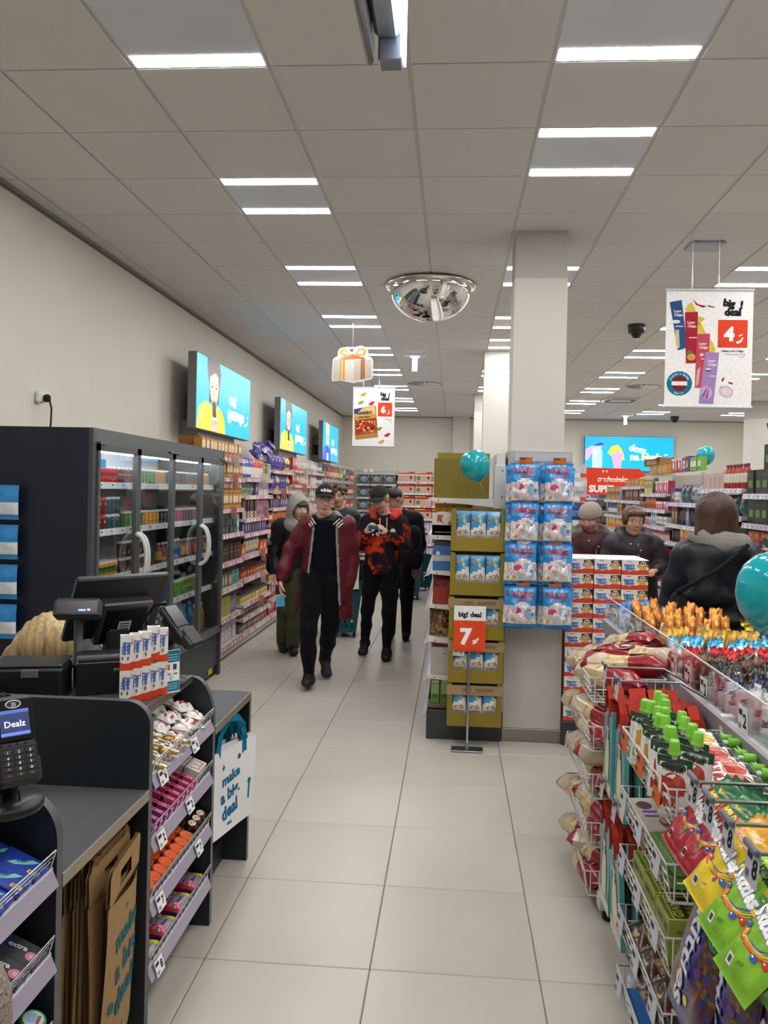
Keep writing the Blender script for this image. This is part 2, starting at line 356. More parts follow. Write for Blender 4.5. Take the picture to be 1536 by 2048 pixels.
# floor tiles: the 300 nearest in view singly, the rest joined
def tiles(parent, x0, y0, z, gx, gy, th, m, cols, skip=(), up=True):
    allt = []
    i0 = math.floor((XL-x0)/.6); i1 = math.ceil((XR-x0)/.6); j0 = math.floor((YF-y0)/.6); j1 = math.ceil((YB-y0)/.6)
    for i in range(i0, i1):
        for j in range(j0, j1):
            if (i, j) in skip: continue
            xa, xb = max(XL+.002, x0+.6*i+gx/2), min(XR-.002, x0+.6*(i+1)-gx/2); ya, yb = max(YF+.002, y0+.6*j+gy/2), min(YB-.002, y0+.6*(j+1)-gy/2)
            if xb-xa < .03 or yb-ya < .03: continue
            vis = inframe(((xa+xb)/2, (ya+yb)/2, z)) or inframe((xa, yb, z)) or inframe((xb, yb, z))
            allt.append((0 if vis else 1, math.hypot((xa+xb)/2, (ya+yb)/2), xa, xb, ya, yb))
    allt.sort(); lib = {}; rest = MB(m)
    for n, (v, d, xa, xb, ya, yb) in enumerate(allt):
        w, l = round(xb-xa, 4), round(yb-ya, 4); ctr = ((xa+xb)/2, (ya+yb)/2, z-th/2 if up else z+th/2); k = int(_h(xa, ya)*len(cols))
        if n < 296 and not v:
            if (w, l, k) not in lib: lib[w, l, k] = MB(m).box((0, 0, 0), (w, l, th), cols[k], bev=.0025).mesh('tile')
            ob('tile', lib[w, l, k], parent, ctr)
        else: rest.box(ctr, (w, l, th), cols[k], bev=.0025)
    if rest.n: ob('far_tiles', rest, parent, kind='stuff')
tiles(fl, -.8606, 5.1921, 0, .0035, .0035, .008, 'tile', ['#bfb9ae', '#bcb6ab', '#c1bbb1'])
ce = struct('ceiling', MB('ceil').b2((XL-.2, YF-.2, CH+.006), (XR+.2, YB+.2, CH+.12), '#cfccc8'))
LUM = [(1, -7), (1, -4), (1, -1), (1, 2), (1, 5), (1, 8), (1, 11), (1, 14), (1, 17), (1, 20), (1, 23),
       (4, -7), (4, -4), (4, -1), (4, 1), (4, 5), (4, 8), (4, 10), (4, 14), (4, 17), (4, 20), (7, -4), (7, -1), (7, 2), (7, 5), (7, 8), (7, 11), (7, 14), (7, 17), (7, 20), (7, 23),
       (10, -1), (10, 2), (10, 5), (10, 8), (10, 11), (10, 14), (10, 17), (10, 20), (10, 23), (13, 5), (13, 11), (13, 17), (13, 23), (13, -1), (16, 8), (16, 14), (16, 20)]  # right-hand panels outside the view are added to light that side
tiles(ce, -2.0301, 3.3542, CH, .017, .007, .0055, 'ceil', ['#d9d6d2', '#d7d4d0'], set(LUM) | {(2, 16), (8, 16), (8, 19)}, up=False)
fr = MB('plastic').box((0, 0, .004), (.585, .594, .008), '#d4d7dd', bev=.003); st = MB('lamp').box((0, 0, 0), (.56, .088, .001), '#fffdfa').mesh('light_strip'); frm = fr.mesh('light_panel')
cnt = {}; rown = {1: 'left', 4: 'middle', 7: 'third', 10: 'fourth', 13: 'fifth', 16: 'sixth'}
for i, j in LUM:
    x, y = -2.0301+.6*i+.3, 3.3542+.6*j+.3
    k = cnt[i] = cnt.get(i, -1)+(1 if j >= -1 else 0) if i in cnt else (0 if j >= -1 else -1)
    lab = f'white ceiling light panel with two lit strips, {nth(max(k, 0))} along the {rown[i]} row' if j >= -1 else f'lit ceiling panel of the {rown[i]} row, behind the camera, row {("one", "two")[j < -5]} back'
    t = thing('ceiling_light', lab, 'ceiling light', (x, y, CH), group='LED ceiling panels')
    ob('light_panel', frm, t, (0, 0, .0))
    for sy in (-1, 1): ob('light_strip', st, t, (0, sy*.245, -.0008))
# swirl diffusers, cassette vent, small ceiling fittings
def diffuser(x, y, lab):
    t = thing('swirl_diffuser', lab, 'vent', (x, y, CH)); ob('plate', MB('plastic').box((0, 0, .006), (.585, .594, .012), '#cbc9c6', bev=.003), t)
    ob('ring', MB('matte').lathe([(.0, -.006), (.27, -.006), (.285, .0)], '#8b8f94', n=32), t)
    for a in range(16):
        r = a*math.pi/8; ca, sa = math.cos(r), math.sin(r)
        p = [(.07*ca-.01*sa, .07*sa+.01*ca, -.014), (.26*ca-.035*sa, .26*sa+.035*ca, -.014), (.26*ca+.015*sa, .26*sa-.015*ca, -.008), (.07*ca+.006*sa, .07*sa-.006*ca, -.008)]
        ob('blade', MB('plastic').prism(p, (0, 0, .004), '#dcdcdc'), t)
    ob('hub', MB('plastic').lathe([(0, -.018), (.06, -.016), (.07, -.006)], '#d5d5d5', n=16), t)
diffuser(-.53, 13.254, 'round swirl air diffuser in the ceiling beyond the mirror dome')
diffuser(3.07, 13.254, 'round swirl air diffuser in the ceiling above the blue cleaning screen')
t = thing('air_cassette', 'square ceiling air conditioner cassette behind the right swirl diffuser', 'air conditioner', (3.07, 15.054, CH)); ob('grille', MB('plastic').box((0, 0, -.008), (.585, .594, .05), '#c9c7c3', bev=.01), t)
for k in range(4):
    a = k*math.pi/2; ob('slot', MB('matte').box((0, 0, 0), (.4, .05, .01), '#55585c', bev=.004), t, (.23*math.cos(a), .23*math.sin(a), -.036), (0, 0, a+math.pi/2))
def domecam(x, y, lab, s=1.):
    t = thing('security_camera', lab, 'camera', (x, y, CH)); ob('base', MB('plastic').lathe([(.045*s, -.1*s), (.085*s, -.085*s), (.09*s, -.02*s), (.085*s, 0)], '#1c1c1e', n=20), t)
    ob('dome', MB('gloss').lathe([(0, -.145*s), (.03*s, -.14*s), (.052*s, -.115*s), (.058*s, -.09*s)], '#0b0b0d', n=16), t)
domecam(1.886, 8.512, 'black dome security camera on the ceiling left of the chips banner'); domecam(4.9, 18.1, 'small far black dome camera on the ceiling near the back wall')
def exitsign(x, y, lab):
    t = thing('exit_sign', lab, 'exit sign', (x, y, CH)); ob('housing', MB('plastic').box((0, 0, -.02), (.3, .1, .04), '#dfe3ea', bev=.01), t)
    ob('sign_plate', MB('bright').box((0, 0, -.13), (.07, .012, .2), '#b9d4ee', bev=.004), t); ob('lamp_lens', MB('bright').box((0, -.03, -.045), (.12, .03, .012), '#eaf4ff'), t)
exitsign(-.551, 10.40, 'small lit blue hanging exit sign under the ceiling left of the pillar'); exitsign(3.75, 17.8, 'tiny lit exit sign under the far ceiling above the cleaning screen')
ob('smoke_detector', MB('plastic').lathe([(0, -.014), (.03, -.013), (.045, -.006), (.05, 0)], '#d6d3ce', n=20), None, (-.524, 5.462, CH), label='small white smoke detector disc on the ceiling in front of the mirror', cat='smoke detector')
t = thing('access_point', 'flat blue grey box on the ceiling above the chips banner', 'access point', (1.755, 5.806, CH)); ob('body', MB('plastic').box((0, 0, -.012), (.24, .2, .024), '#a9adb8', bev=.01), t); ob('tab', MB('plastic').box((-.08, -.1, -.012), (.03, .02, .016), '#8f93a0', bev=.004), t); ob('tab', MB('plastic').box((.08, -.1, -.012), (.03, .02, .016), '#8f93a0', bev=.004), t)
# pillars
def pillar(x0, x1, y0, y1, name='pillar', wrap=True):
    b = MB('wall').b2((x0, y0, 0), (x1, y1, 3.19), '#cfccc4').b2((x0+.003, y0+.003, 3.19), (x1-.003, y1-.003, CH+.01), '#b3b0aa')
    p = struct(name, b)
    if wrap:
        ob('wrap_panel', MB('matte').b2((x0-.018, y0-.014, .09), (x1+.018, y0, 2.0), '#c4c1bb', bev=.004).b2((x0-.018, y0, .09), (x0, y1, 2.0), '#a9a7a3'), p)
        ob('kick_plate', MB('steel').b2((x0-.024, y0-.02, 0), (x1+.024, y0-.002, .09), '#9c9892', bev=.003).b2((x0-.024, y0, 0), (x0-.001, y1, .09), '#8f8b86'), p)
    return p
PX0, PX1, PY0 = .387, .748, 5.49
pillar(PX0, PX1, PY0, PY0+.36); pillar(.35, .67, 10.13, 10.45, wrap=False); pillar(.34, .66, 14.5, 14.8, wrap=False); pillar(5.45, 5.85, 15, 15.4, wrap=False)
struct('wall_recess', MB('wall').b2((-.05, 18.9, 0), (.34, YB+.01, CH+.01), '#d2cec5'))
# ================================================================ CHECKOUT ON THE LEFT
NV, ED, ST = '#20262c', '#54575a', '#a39a90'
def endpanel(name, y, rx, ry, ztop, xback, lab, th=.028, x1=-.91):
    pts = [(xback, 0), (x1, 0)]+[(x1-rx+rx*math.cos(a), ztop-ry+ry*math.sin(a)) for a in np.linspace(0, math.pi/2, 15)]+[(xback, ztop)]
    p = [(x, y, z) for x, z in pts]; b = MB('laminate'); n = len(p); v = np.array(p+[(x, y+th, z) for x, _, z in p])
    b.add(v, [tuple(range(n)), tuple(range(2*n-1, n-1, -1))], NV, 'navy'); b.add(v, [(i, i+n, (i+1) % n+n, (i+1) % n) for i in range(n)], ED)
    return ob(name, b, label=lab, cat='panel')
endpanel('divider_panel', 2.352, .075, .075, 1.043, -2.2, 'tall dark navy divider panel with rounded corner beside the paper bags')
endpanel('divider_panel', 3.0, .086, .17, .965, -1.35, 'dark curved end panel between candy rack and white carrier bags')
endpanel('divider_panel', 1.79, .088, .11, .97, -1.35, 'dark curved end panel left of the paper bags, gum rack in front')
def counter(y0, y1, z, lab, x0=-2.2, x1=-.91, leg=False):
    t = thing('counter', lab, 'counter', (0, 0, 0)); ob('worktop', MB('counter').b2((x0, y0, z-.03), (x1-.004, y1, z), '#55565a', bev=.002), t, label='worn grey laminate worktop')
    ob('edge_strip', MB('steel').b2((x1-.004, y0, z-.032), (x1+.002, y1, z+.001), '#b0a698', bev=.001), t, label='brushed metal edge strip')
    ob('back_panel', MB('navy').b2((-1.28, y0, .0), (-1.26, y1, z-.03), '#12161b'), t); ob('plinth', MB('navy').b2((-1.26, y0, 0), (-1.02, y1, .1), '#262a2f'), t)
    if leg:
        ob('leg_panel', MB('navy').b2((-1.26, y1-.028, 0), (x1, y1, z-.032), NV), t); ob('leg_edge', MB('laminate').b2((x1-.001, y1-.028, 0), (x1+.002, y1, z-.03), '#6d655e'), t)
        ob('end_edge', MB('steel').b2((x0, y1-.001, z-.032), (x1, y1+.003, z+.001), '#b0a698'), t)
    return t
counter(1.818, 2.352, .774, 'grey topped packing counter with paper bags hanging under it')
counter(3.028, 3.575, .766, 'low grey counter end with white carrier bags hanging below', leg=True)
def ledge(y0, y1, z, lab):
    t = thing('till_ledge', lab, 'ledge'); ob('shelf_board', MB('counter').b2((-1.4, y0, z-.027), (-1.0, y1, z), '#4a4c50'), t); ob('edge_strip', MB('steel').b2((-1.0, y0, z-.027), (-.994, y1, z+.001), '#a39c92'), t)
    ob('front_board', MB('navy').b2((-1.4, y0, 0), (-1.16, y1, z-.03), '#15191e'), t)
ledge(1.2, 1.79, .99, 'metal edged ledge above the gum rack holding the card terminal'); ledge(2.38, 3.0, .972, 'metal edged ledge above the candy rack by the white chocolate boxes')
t = thing('till_desk', 'black cashier desk behind the tall divider panel', 'desk'); ob('desk_top', MB('navy').b2((-2.25, 2.38, .905), (-1.4, 2.93, .935), '#1d2024', bev=.004), t); ob('desk_front', MB('navy').b2((-2.25, 2.381, 0), (-1.4, 2.42, .905), '#14171b'), t); ob('side_board', MB('navy').b2((-2.25, 2.93, .0), (-2.22, 3.6, .93), '#14171b'), t)
# ---- racks of sloping wire trays
FX = -.918
TZ = [.80, .60, .40, .195]
def rack(y0, y1, tiers, lab):
    t = thing('impulse_rack', lab, 'rack'); ob('back_panel', MB('plastic').b2((-1.12, y0, .1), (-1.1, y1, .94), '#9a9690'), t, label='pale back panel'); L = y1-y0-.02; yc = (y0+y1)/2
    for z in tiers:
        s = ob('tray', MB('plastic').quad([(FX-.005, y0+.005, z-.012), (FX-.005, y1-.005, z-.012), (FX-.175, y1-.005, z+.055), (FX-.175, y0+.005, z+.055)], '#6c6a70').quad([(FX-.005, y0+.005, z-.016), (FX-.175, y0+.005, z+.051), (FX-.175, y1-.005, z+.051), (FX-.005, y1-.005, z-.016)], '#44464a'), t)
        st = [(FX-.004, y0+.004, z), (FX+.012, y0+.004, z-.032), (FX+.017, y0+.004, z-.037), (FX+.014, y0+.004, z-.029), (FX, y0+.004, z+.003)]
        ob('price_rail', MB('gloss').prism(st, (0, y1-y0-.008, 0), '#a7a0b4').b2((FX-.004, y0+.004, z), (FX+.002, y1-.004, z+.006), '#dcdce4'), s, label='lilac grey plastic price rail')
        w = MB('metal'); a, b_ = y0+.01, y1-.012
        for k, (dx, dz) in enumerate(((.012, .05), (.006, .036), (.0, .022))): w.tube([(FX+dx, a, z+dz), (FX+dx, b_, z+dz)], .0016 if k else .0022, '#d9dbdf', n=5)
        for yy in (a, b_): w.tube([(FX-.002, yy, z), (FX+.012, yy, z+.05)], .002, '#d9dbdf', n=5)
        nz = int(L/.018); w.tube([(FX+.001+(.004 if k % 2 else 0), a+L*k/nz, z+(.03 if k % 2 else .008)) for k in range(nz+1)], .0012, '#8f9298', n=4)
        ob('wire_guard', w, s)
    return t
rack(2.382, 2.998, TZ, 'four tier sloping candy rack between the two dark panels'); rack(1.3, 1.788, TZ[:3], 'sloping chewing gum rack at the lower left edge')
SL = math.atan2(.067, .17)         # slope of the trays (rises towards -x)
def ontray(y, z, s, lift=0.):      # s: distance up the slope from the front
    return (FX-.005-s*math.cos(SL)-lift*math.sin(SL)*-1*0, y, z-.012+s*math.sin(SL)+lift+.001)
TR = (0, SL, 0)                    # rotation that lays things on the slope (x axis descends to the front)
def tag_card(y, z, big, n, dx=.026, red=False):
    ob('price_card', pricecard(.062, .048, big, red=red), None, (FX+.017, y, z-.018), (-.3, 0, math.pi/2), label=n, cat='price card')
tag_card(2.45, .80, '6', 'white price card 6 at the near end of the gold praline rail'); tag_card(2.76, .80, '6', 'white price card 6 below the white sweet bags'); tag_card(2.45, .60, '2', 'white price card 2 at the near end under pink gum boxes')
tag_card(2.72, .60, '2', 'pale price card 2 midway under the pink gum boxes'); tag_card(2.45, .40, '7', 'white price card 7 at near end under orange lids'); tag_card(2.83, .40, '7', 'pale price card below the brown chocolate cups'); tag_card(2.45, .195, '8', 'white price card 8 on the lowest candy rail')
# gold praline tubes
b = MB('foil')
for k in range(5): b.ball((-.062+k*.031, 0, .016), (.0165, .016, .016), ['#c9a646', '#d8b75a'][k % 2], n=9, k=6)
g = MB('clearfilm'); a = np.linspace(0, 2*math.pi, 9)
g.grid(np.array([[(x, r*math.cos(q), .016+r*math.sin(q)) for q in a] for x, r in ((-.092, .002), (-.08, .016), (0, .0185), (.08, .016), (.092, .002))]), '#ffffff')
lb = MB('paper').b2((-.022, -.012, .033), (.024, .013, .036), '#efece2').b2((-.012, -.006, .0362), (.014, .006, .0366), '#6b4a25')
for k in range(10):
    i, j = k % 5, k//5
    t = thing('praline_tube', f'clear tube of gold wrapped pralines, {nth(k//2)} pair from the tall panel, {"lower" if j == 0 else "upper"} one' if 0 else f'tube of gold foil pralines in the top candy tray, {nth(i)} from the panel, {("front", "back")[j]} row', 'praline pack', ontray(2.42+i*.058, .80, .05+.085*j, .006+.004*(k % 3)), (0, SL*.9+.12*(k % 2), .55+.3*_h(k)), 'gold pralines in the top tray')
    if k == 0: pm, gm, lm = b.mesh(), g.mesh(), lb.mesh()
    ob('pralines', pm, t); ob('wrapper', gm, t); ob('paper_label', lm, t)
# white and red sweet bags
for k in range(12):
    i, j = k % 4, k//4
    if k < 3:
        b, S = bag(.12, .075, .036, lambda u, v: '#f3efec' if abs(u-.5) < .42 else '#dcd6d2', '#e6e2de', seed=k+3, nu=10, nv=8, seal=.006, wr=.3)
        b.dpoly(S, [(-.045, .03), (-.02, .045), (.0, .04), (.02, .055), (.04, .05), (.02, .042), (0, .03), (-.02, .034)], '#c92a2f', 1.5); b.dell(S, .03, .05, .012, .009, '#d8353a', 2); b.drect(S, -.012, .02, .04, .011, '#cf3a3c', 1.5)
        if k == 0: WB = []
        WB.append(b.mesh('sweet_bag'))
    ob('sweet_bag', WB[k % 3], None, ontray(2.70+i*.073, .80, .0+.06*j, .024+.012*(k % 2)+.006*j), (-1.35+.2*_h(k, 2), SL*.6, 1.2+.8*_h(k)), f'white sweet bag with red print, {nth(i)} from the pralines, {("front", "middle", "back")[j]} row', 'sweet bag', 'white sweet bags in the top tray')
# tier 2: small gum boxes
def gumbox(c1, c2, txt, ink):
    b, S = boxp(.062, .02, .05, c1, c2, c2); T = Plane((0, 0, .05), (1, 0, 0), (0, 1, 0)); b.drect(T, 0, 0, .054, .012, ink, 1); b.dtext(T, txt, 0, 0, .007, '#fff2f6', 2, .02, maxw=.05); b.drect(S, 0, .03, .05, .014, ink, 1); b.dtext(S, txt, 0, .03, .008, '#ffffff', 2, maxw=.046); return b.mesh('gum_box')
GB = [gumbox('#d64b86', '#e886b0', 'GUM', '#b81d52'), gumbox('#8a3f8c', '#d98ab8', 'Fruit', '#c02a55')]
for k in range(27):
    i, j = k % 9, k//9; far = i >= 4
    ob('gum_box', GB[0 if far else 1], None, ontray(2.405+i*.048+(.012 if far else 0), .60, .03+.052*j, .002), (0, SL, math.pi/2 if False else 0), f'{"pink" if far else "purple and pink"} gum box in second candy tray, {nth(i)} from the panel, {("front", "middle", "back")[j]} row', 'gum box', 'small gum boxes in the second tray')
for k in range(2):
    b, S = boxp(.055, .1, .05, '#efe8e4', '#e9d9d6', '#f6f2ee'); T = Plane((0, 0, .05), (0, 1, 0), (-1, 0, 0))
    for q in range(3): b.dtext(T, '5', -.032+q*.032, 0, .02, '#b9414b', 1.5, .02)
    b.drect(T, 0, -.018, .08, .008, '#d9a0a0', 1)
    ob('sweet_box', b, None, ontray(2.915, .60, .045+k*.06, .003), TR, f'white sweet box at the far end of second tray, {("front", "back")[k]} one', 'sweet box')
# tier 3: tubs with orange lids, chocolate cups
b = MB('gloss'); b.lathe([(.02, 0), (.0225, .004), (.0225, .03), (.021, .046)], ['#8e95a8', '#9aa1b4', '#c94f2c', '#8e95a8'], n=16); l = MB('plastic'); l.lathe([(.0235, .045), (.0245, .047), (.0245, .056), (.0225, .0585), (.019, .0575), (0, .0575)], '#f2672e', n=20)
bm_, lm_ = b.mesh('tub'), l.mesh('lid')
for k in range(24):
    i, j = k % 8, k//8
    t = thing('gum_tub', f'small gum tub with orange lid, {nth(i)} from the panel, {("front", "middle", "back")[j]} row', 'tub', ontray(2.412+i*.0505+.01*(j % 2), .40, .032+.05*j, .002), TR, 'orange lidded tubs in the third tray'); ob('tub', bm_, t); ob('lid', lm_, t, label='bright orange lid')
t = thing('cup_carton', 'open cardboard tray holding brown chocolate cups', 'carton', ontray(2.915, .40, .01, .0), TR); ob('carton', MB('card').b2((-.165, -.072, 0), (-.002, .07, .004), '#b9a88e').b2((-.006, -.072, 0), (-.002, .07, .034), '#d8cbb8').b2((-.165, -.072, 0), (-.002, -.068, .03), '#c7b89f').b2((-.165, .066, 0), (-.002, .07, .03), '#c7b89f'), t)
b = MB('gloss'); b.lathe([(.02, 0), (.024, .045), (.0255, .047), (0, .048)], ['#5a1d14', '#5a1d14', '#6b2317', '#6b2317'], n=16, ctr=(0, 0, 0)); T = Plane((0, 0, .048), (0, 1, 0), (-1, 0, 0)); b.dell(T, 0, 0, .021, .015, '#efe9e2', 1.5, n=20); b.dtext(T, 'choco', -.003, .003, .006, '#6d4a3a', 2.5, maxw=.03); b.dell(T, .01, -.006, .004, .004, '#c63a3a', 2.5, n=8); cm = b.mesh('chocolate_cup')
for k in range(6):
    i, j = k % 3, k//3; p = ontray(2.87+i*.047, .40, .04+.06*j, .006)
    ob('chocolate_cup', cm, None, p, TR, f'brown chocolate cup with white oval label, {nth(i)} along the carton, {("front", "back")[j]} row', 'chocolate cup', 'chocolate cups in the carton')
# tier 4: fruit chew packs
def chew():
    def f(u, v):
        if u < .05 or u > .95: return '#1d1c56'
        if u < .2: return '#b8232f'
        if u < .42: return '#d85a9a'
        if u < .78: return '#8d8a90'
        return '#f4d51c'
    b, S = bag(.15, .085, .032, f, '#b8232f', seed=5, nu=20, nv=8, seal=.004, wr=.12); b.dpoly(S, [(-.03, .056), (.02, .062), (.022, .08), (-.034, .074)], '#221f66', 1.5); b.dtext(S, 'MAOAM', -.005, .068, .011, '#ffffff', 2.5, .03, maxw=.05)
    b.dtext(S, 'Bloxx', .004, .03, .011, '#27246b', 2, .02, maxw=.04); b.dell(S, .056, .045, .013, .011, '#c02838', 1.5); blobs(b, S, -.07, -.02, .012, .05, 6, ['#4f8a3a', '#3c6e2f', '#d8404c', '#f0c2d4'], .005, .011, 3); return b
cm = chew().mesh('chew_pack')
for k in range(8):
    i, j = k % 4, k//4
    ob('chew_pack', cm, None, ontray(2.458+i*.152, .195, -.002+.075*j, .022+.006*j), (-math.pi/2+.05-.0, -SL*0+.06*_h(k), math.pi/2), f'fruit chew pack in the lowest candy tray, {nth(i)} from the panel, {("front", "back")[j]} row', 'chew pack', 'fruit chew packs in the lowest tray')
# ---- gum rack A goods
def gumpack(c1, c2, kind):
    b, S = boxp(.105, .068, .02, c1, c2, c1, bev=.002); T = Plane((0, 0, .02), (0, 1, 0), (-1, 0, 0)) if False else Plane((0, 0, .0201), (1, 0, 0), (0, 1, 0))
    if kind == 0: b.dpoly(T, [(-.03, -.022), (-.018, -.004), (.0, .004), (.012, .02), (.03, .022), (.02, .008), (.006, -.006), (-.012, -.02)], '#7fd0c4', 1.5); b.dtext(T, 'fresh', -.004, .0, .008, '#0f5d66', 2.5, .02, rot=.7, maxw=.034); b.drect(T, .034, -.018, .024, .012, '#f4d12e', 1.5); b.drect(T, .034, -.018, .018, .004, '#333333', 2.5)
    else: b.dell(T, -.028, .002, .014, .014, '#1f3f8c', 1.5); b.dtext(T, 'extra', -.012, .006, .015, '#ffffff', 2.5, .025, rot=.12, maxw=.05); b.dell(T, .032, -.006, .018, .015, '#e58aa8', 1.5); b.dell(T, .032, -.006, .009, .007, '#f6c3d2', 2.5)
    return b.mesh('gum_pack')
GP = [gumpack('#1d3ea8', '#16307f', 0), gumpack('#4a4b52', '#2f3036', 1)]
for tier, z in enumerate(TZ[:2]):
    for k in range(8):
        i, j = k % 4, k//4
        ob('gum_pack', GP[tier], None, ontray(1.735-i*.072, z, .05+.108*j*.62, .012+.004*(k % 2)), (0, SL+.04, .35 if 0 else 0.06*(k % 3)), f'{("blue", "grey")[tier]} chewing gum pack, {nth(i)} from the curved panel, {("front", "back")[j]} row', 'gum pack', ('blue gum packs', 'grey gum packs')[tier])
b = MB('gloss'); b.lathe([(.026, 0), (.031, .006), (.032, .05), (.026, .062)], '#1d6a3a', n=18); l = MB('plastic'); l.lathe([(.028, .06), (.0305, .063), (.0305, .078), (.0285, .081), (0, .081)], '#2b9a4e', n=20); T = Plane((0, 0, .081), (0, 1, 0), (-1, 0, 0)); l.dell(T, 0, 0, .024, .024, '#c9d7de', 1.5, n=18); l.dell(T, 0, .003, .016, .012, '#8fb4cf', 2.5); l.drect(T, 0, -.012, .03, .007, '#b5473f', 2.5, rot=.2)
bm_, lm_ = b.mesh('tub'), l.mesh('lid')
for k in range(4):
    t = thing('gum_tub', f'green gum tub with round printed lid, {nth(k//2)} from the panel, {("front", "back")[k % 2]} row', 'tub', ontray(1.735-(k//2)*.066, .40, .04+.066*(k % 2), .002), TR, 'green gum tubs at the lower left'); ob('tub', bm_, t); ob('lid', lm_, t)
for z, n in ((.80, 'blue'), (.60, 'grey')): pass
# ---- brown paper bags hanging under the counter
def paperbag(w, h, hue, pr=False, crump=0):
    b = MB('paper'); q = random.Random(crump); t = .012+.006*q.random()
    body = np.array([[(x, sg*(t*(1-abs(2*x/w)**3)+.002)+.003*math.sin(9*x/w+z*9+crump), z) for z in np.linspace(0, h*.82, 9)] for sg in (-1, 1) for x in np.linspace(-w/2, w/2, 7)])
    b.grid(body[:7], hue, flip=False); b.grid(body[7:], hue, flip=True)
    for sg in (-1, 1):   # top with cut-out handle
        zt, z0 = h, h*.82; y0 = sg*.006
        P = [[(-w/2, 0), (-w/2, .55)], [(w/2, .55), (w/2, 0)]]
        f = lambda u, v: (u*w, y0*(1-v)+sg*.004*v+.003*math.sin(9*u+z0*9+crump)*(1-v), z0+(zt-z0)*v)
        for poly in ([(-.5, 0), (-.17, 0), (-.17, .85), (-.42, 1.0), (-.5, .8)], [(.17, 0), (.5, 0), (.5, .8), (.42, 1.0), (.17, .85)], [(-.17, .62), (.17, .62), (.3, .97), (-.3, .97)], [(-.17, 0), (.17, 0), (.17, .2), (-.17, .2)]):
            b.quad([f(u, v) for u, v in poly], hue)
    S = None
    if pr:
        class SS: P = staticmethod(lambda x, y, e: np.stack([np.asarray(x), -(t*(1-np.abs(2*np.asarray(x)/w)**3)+.002)+.003*np.sin(9*np.asarray(x)/w+np.asarray(y)*9+crump)-e-.002, np.asarray(y)], 1))
        for tx, y, hh in (('make', .62, .05), ('a big', .46, .055), ('deal', .29, .06)): b.dtext(SS, tx, 0, y*h, hh*h/.5, '#2a6f7e', 1, .03, rot=.12, maxw=w*.66)
        b.dtext(SS, 'dealz', .0, .1*h, .014, '#2a6f7e', 1, .02); b.dtext(SS, '*', -.02, .72*h, .03, '#2a6f7e', 1, .03); b.dell(SS, .09, .42*h, .008, .012, '#2a6f7e', 1); b.dell(SS, -.1, .3*h, .012, .016, '#2a6f7e', 1); b.drect(SS, .1, .32*h, .006, .05, '#2a6f7e', 1)
    return b
hues = ['#a5855d', '#9a7b55', '#ad8e66', '#8f714d']
for k in range(22):
    first = k == 0
    g = paperbag(.27, .56, hues[k % 4], pr=first, crump=k)
    ob('paper_bag', g, None, (-.938-k*.0088-.008*(k > 5)-.01*(k > 13), 2.195-.012*_h(k, 4), .10+.03*_h(k, 3)-.02*(k > 8)), (.05 if first else .03*(_h(k, 5)-.5), .05*(_h(k, 7)-.5), math.pi/2+(.10 if first else .08*_h(k, 2))), 'front brown paper carrier bag printed in teal with make a big deal' if first else f'plain brown paper carrier bag, {nth(k-1)} behind the printed one', 'paper bag', 'brown paper bags under the counter')
# ---- white non-woven bags with teal handles
def whitebag(pr, seed):
    w, h = .40, .36; b = MB('nonwoven'); f = lambda x, z: .006*math.sin(11*x+seed)*(1-z/h)+.0025*math.sin(17*z+seed*2+6*x)
    xs, zs = np.linspace(-w/2, w/2, 9), np.linspace(0, h, 9)
    P = np.array([[(x, f(x, z)-.004, z) for z in zs] for x in xs]); b.grid(P, '#e9eaec'); P2 = P.copy(); P2[:, :, 1] += .009; b.grid(P2, '#dcdee2', flip=True)
    for k in (0, 8):
        for z in range(8): b.quad([P[k][z], P[k][z+1], P2[k][z+1], P2[k][z]], '#d5d7db')
    if pr:
        class SS: P = staticmethod(lambda x, y, e: np.stack([np.asarray(x), .006*np.sin(11*np.asarray(x)+seed)*(1-np.asarray(y)/h)+.0025*np.sin(17*np.asarray(y)+seed*2+6*np.asarray(x))-.004-e-.001, np.asarray(y)], 1))
        for tx, y, hh in (('make', .235, .044), ('a big.', .165, .05), ('deal', .092, .055)): b.dtext(SS, tx, .0, y, hh, '#1d6f9c', 1, .04, rot=.14, maxw=.25)
        b.dtext(SS, 'dealz', .0, .035, .014, '#1d5f92', 1, .03); b.dell(SS, -.15, .115, .018, .02, '#1d6f9c', 1); b.dell(SS, .15, .165, .013, .013, '#1d6f9c', 1); b.drect(SS, .152, .12, .012, .07, '#1d6f9c', 1); b.dell(SS, .06, .3, .012, .012, '#1d6f9c', 1); b.dell(SS, .09, .31, .006, .006, '#1d6f9c', 1); b.drect(SS, -.06, .285, .006, .026, '#1d6f9c', 1); b.drect(SS, -.06, .285, .02, .006, '#1d6f9c', 1); b.dell(SS, -.14, .17, .008, .01, '#1d6f9c', 1)
    hd = MB('nonwoven')
    for sy in (0, 1):
        pts = [(-.1, .0, h-.05), (-.1, 0, h), (-.085, 0, h+.07), (-.03+.02*sy, .0, h+.125), (.03, 0, h+.12), (.085, 0, h+.06), (.1, 0, h), (.1, 0, h-.05)]
        for a, b2 in zip(pts[:-1], pts[1:]):
            d = np.array(b2)-np.array(a); n = np.array([-d[2], 0, d[0]]); n = n/np.linalg.norm(n)*.016; o = np.array([0, -.006 if sy == 0 else .008, 0]); tw = np.array([0, .012*math.sin(a[0]*30+seed), 0])
            hd.quad([np.array(a)-n+o, np.array(b2)-n+o+tw, np.array(b2)+n+o-tw, np.array(a)+n+o], '#13718f')
    return b, hd
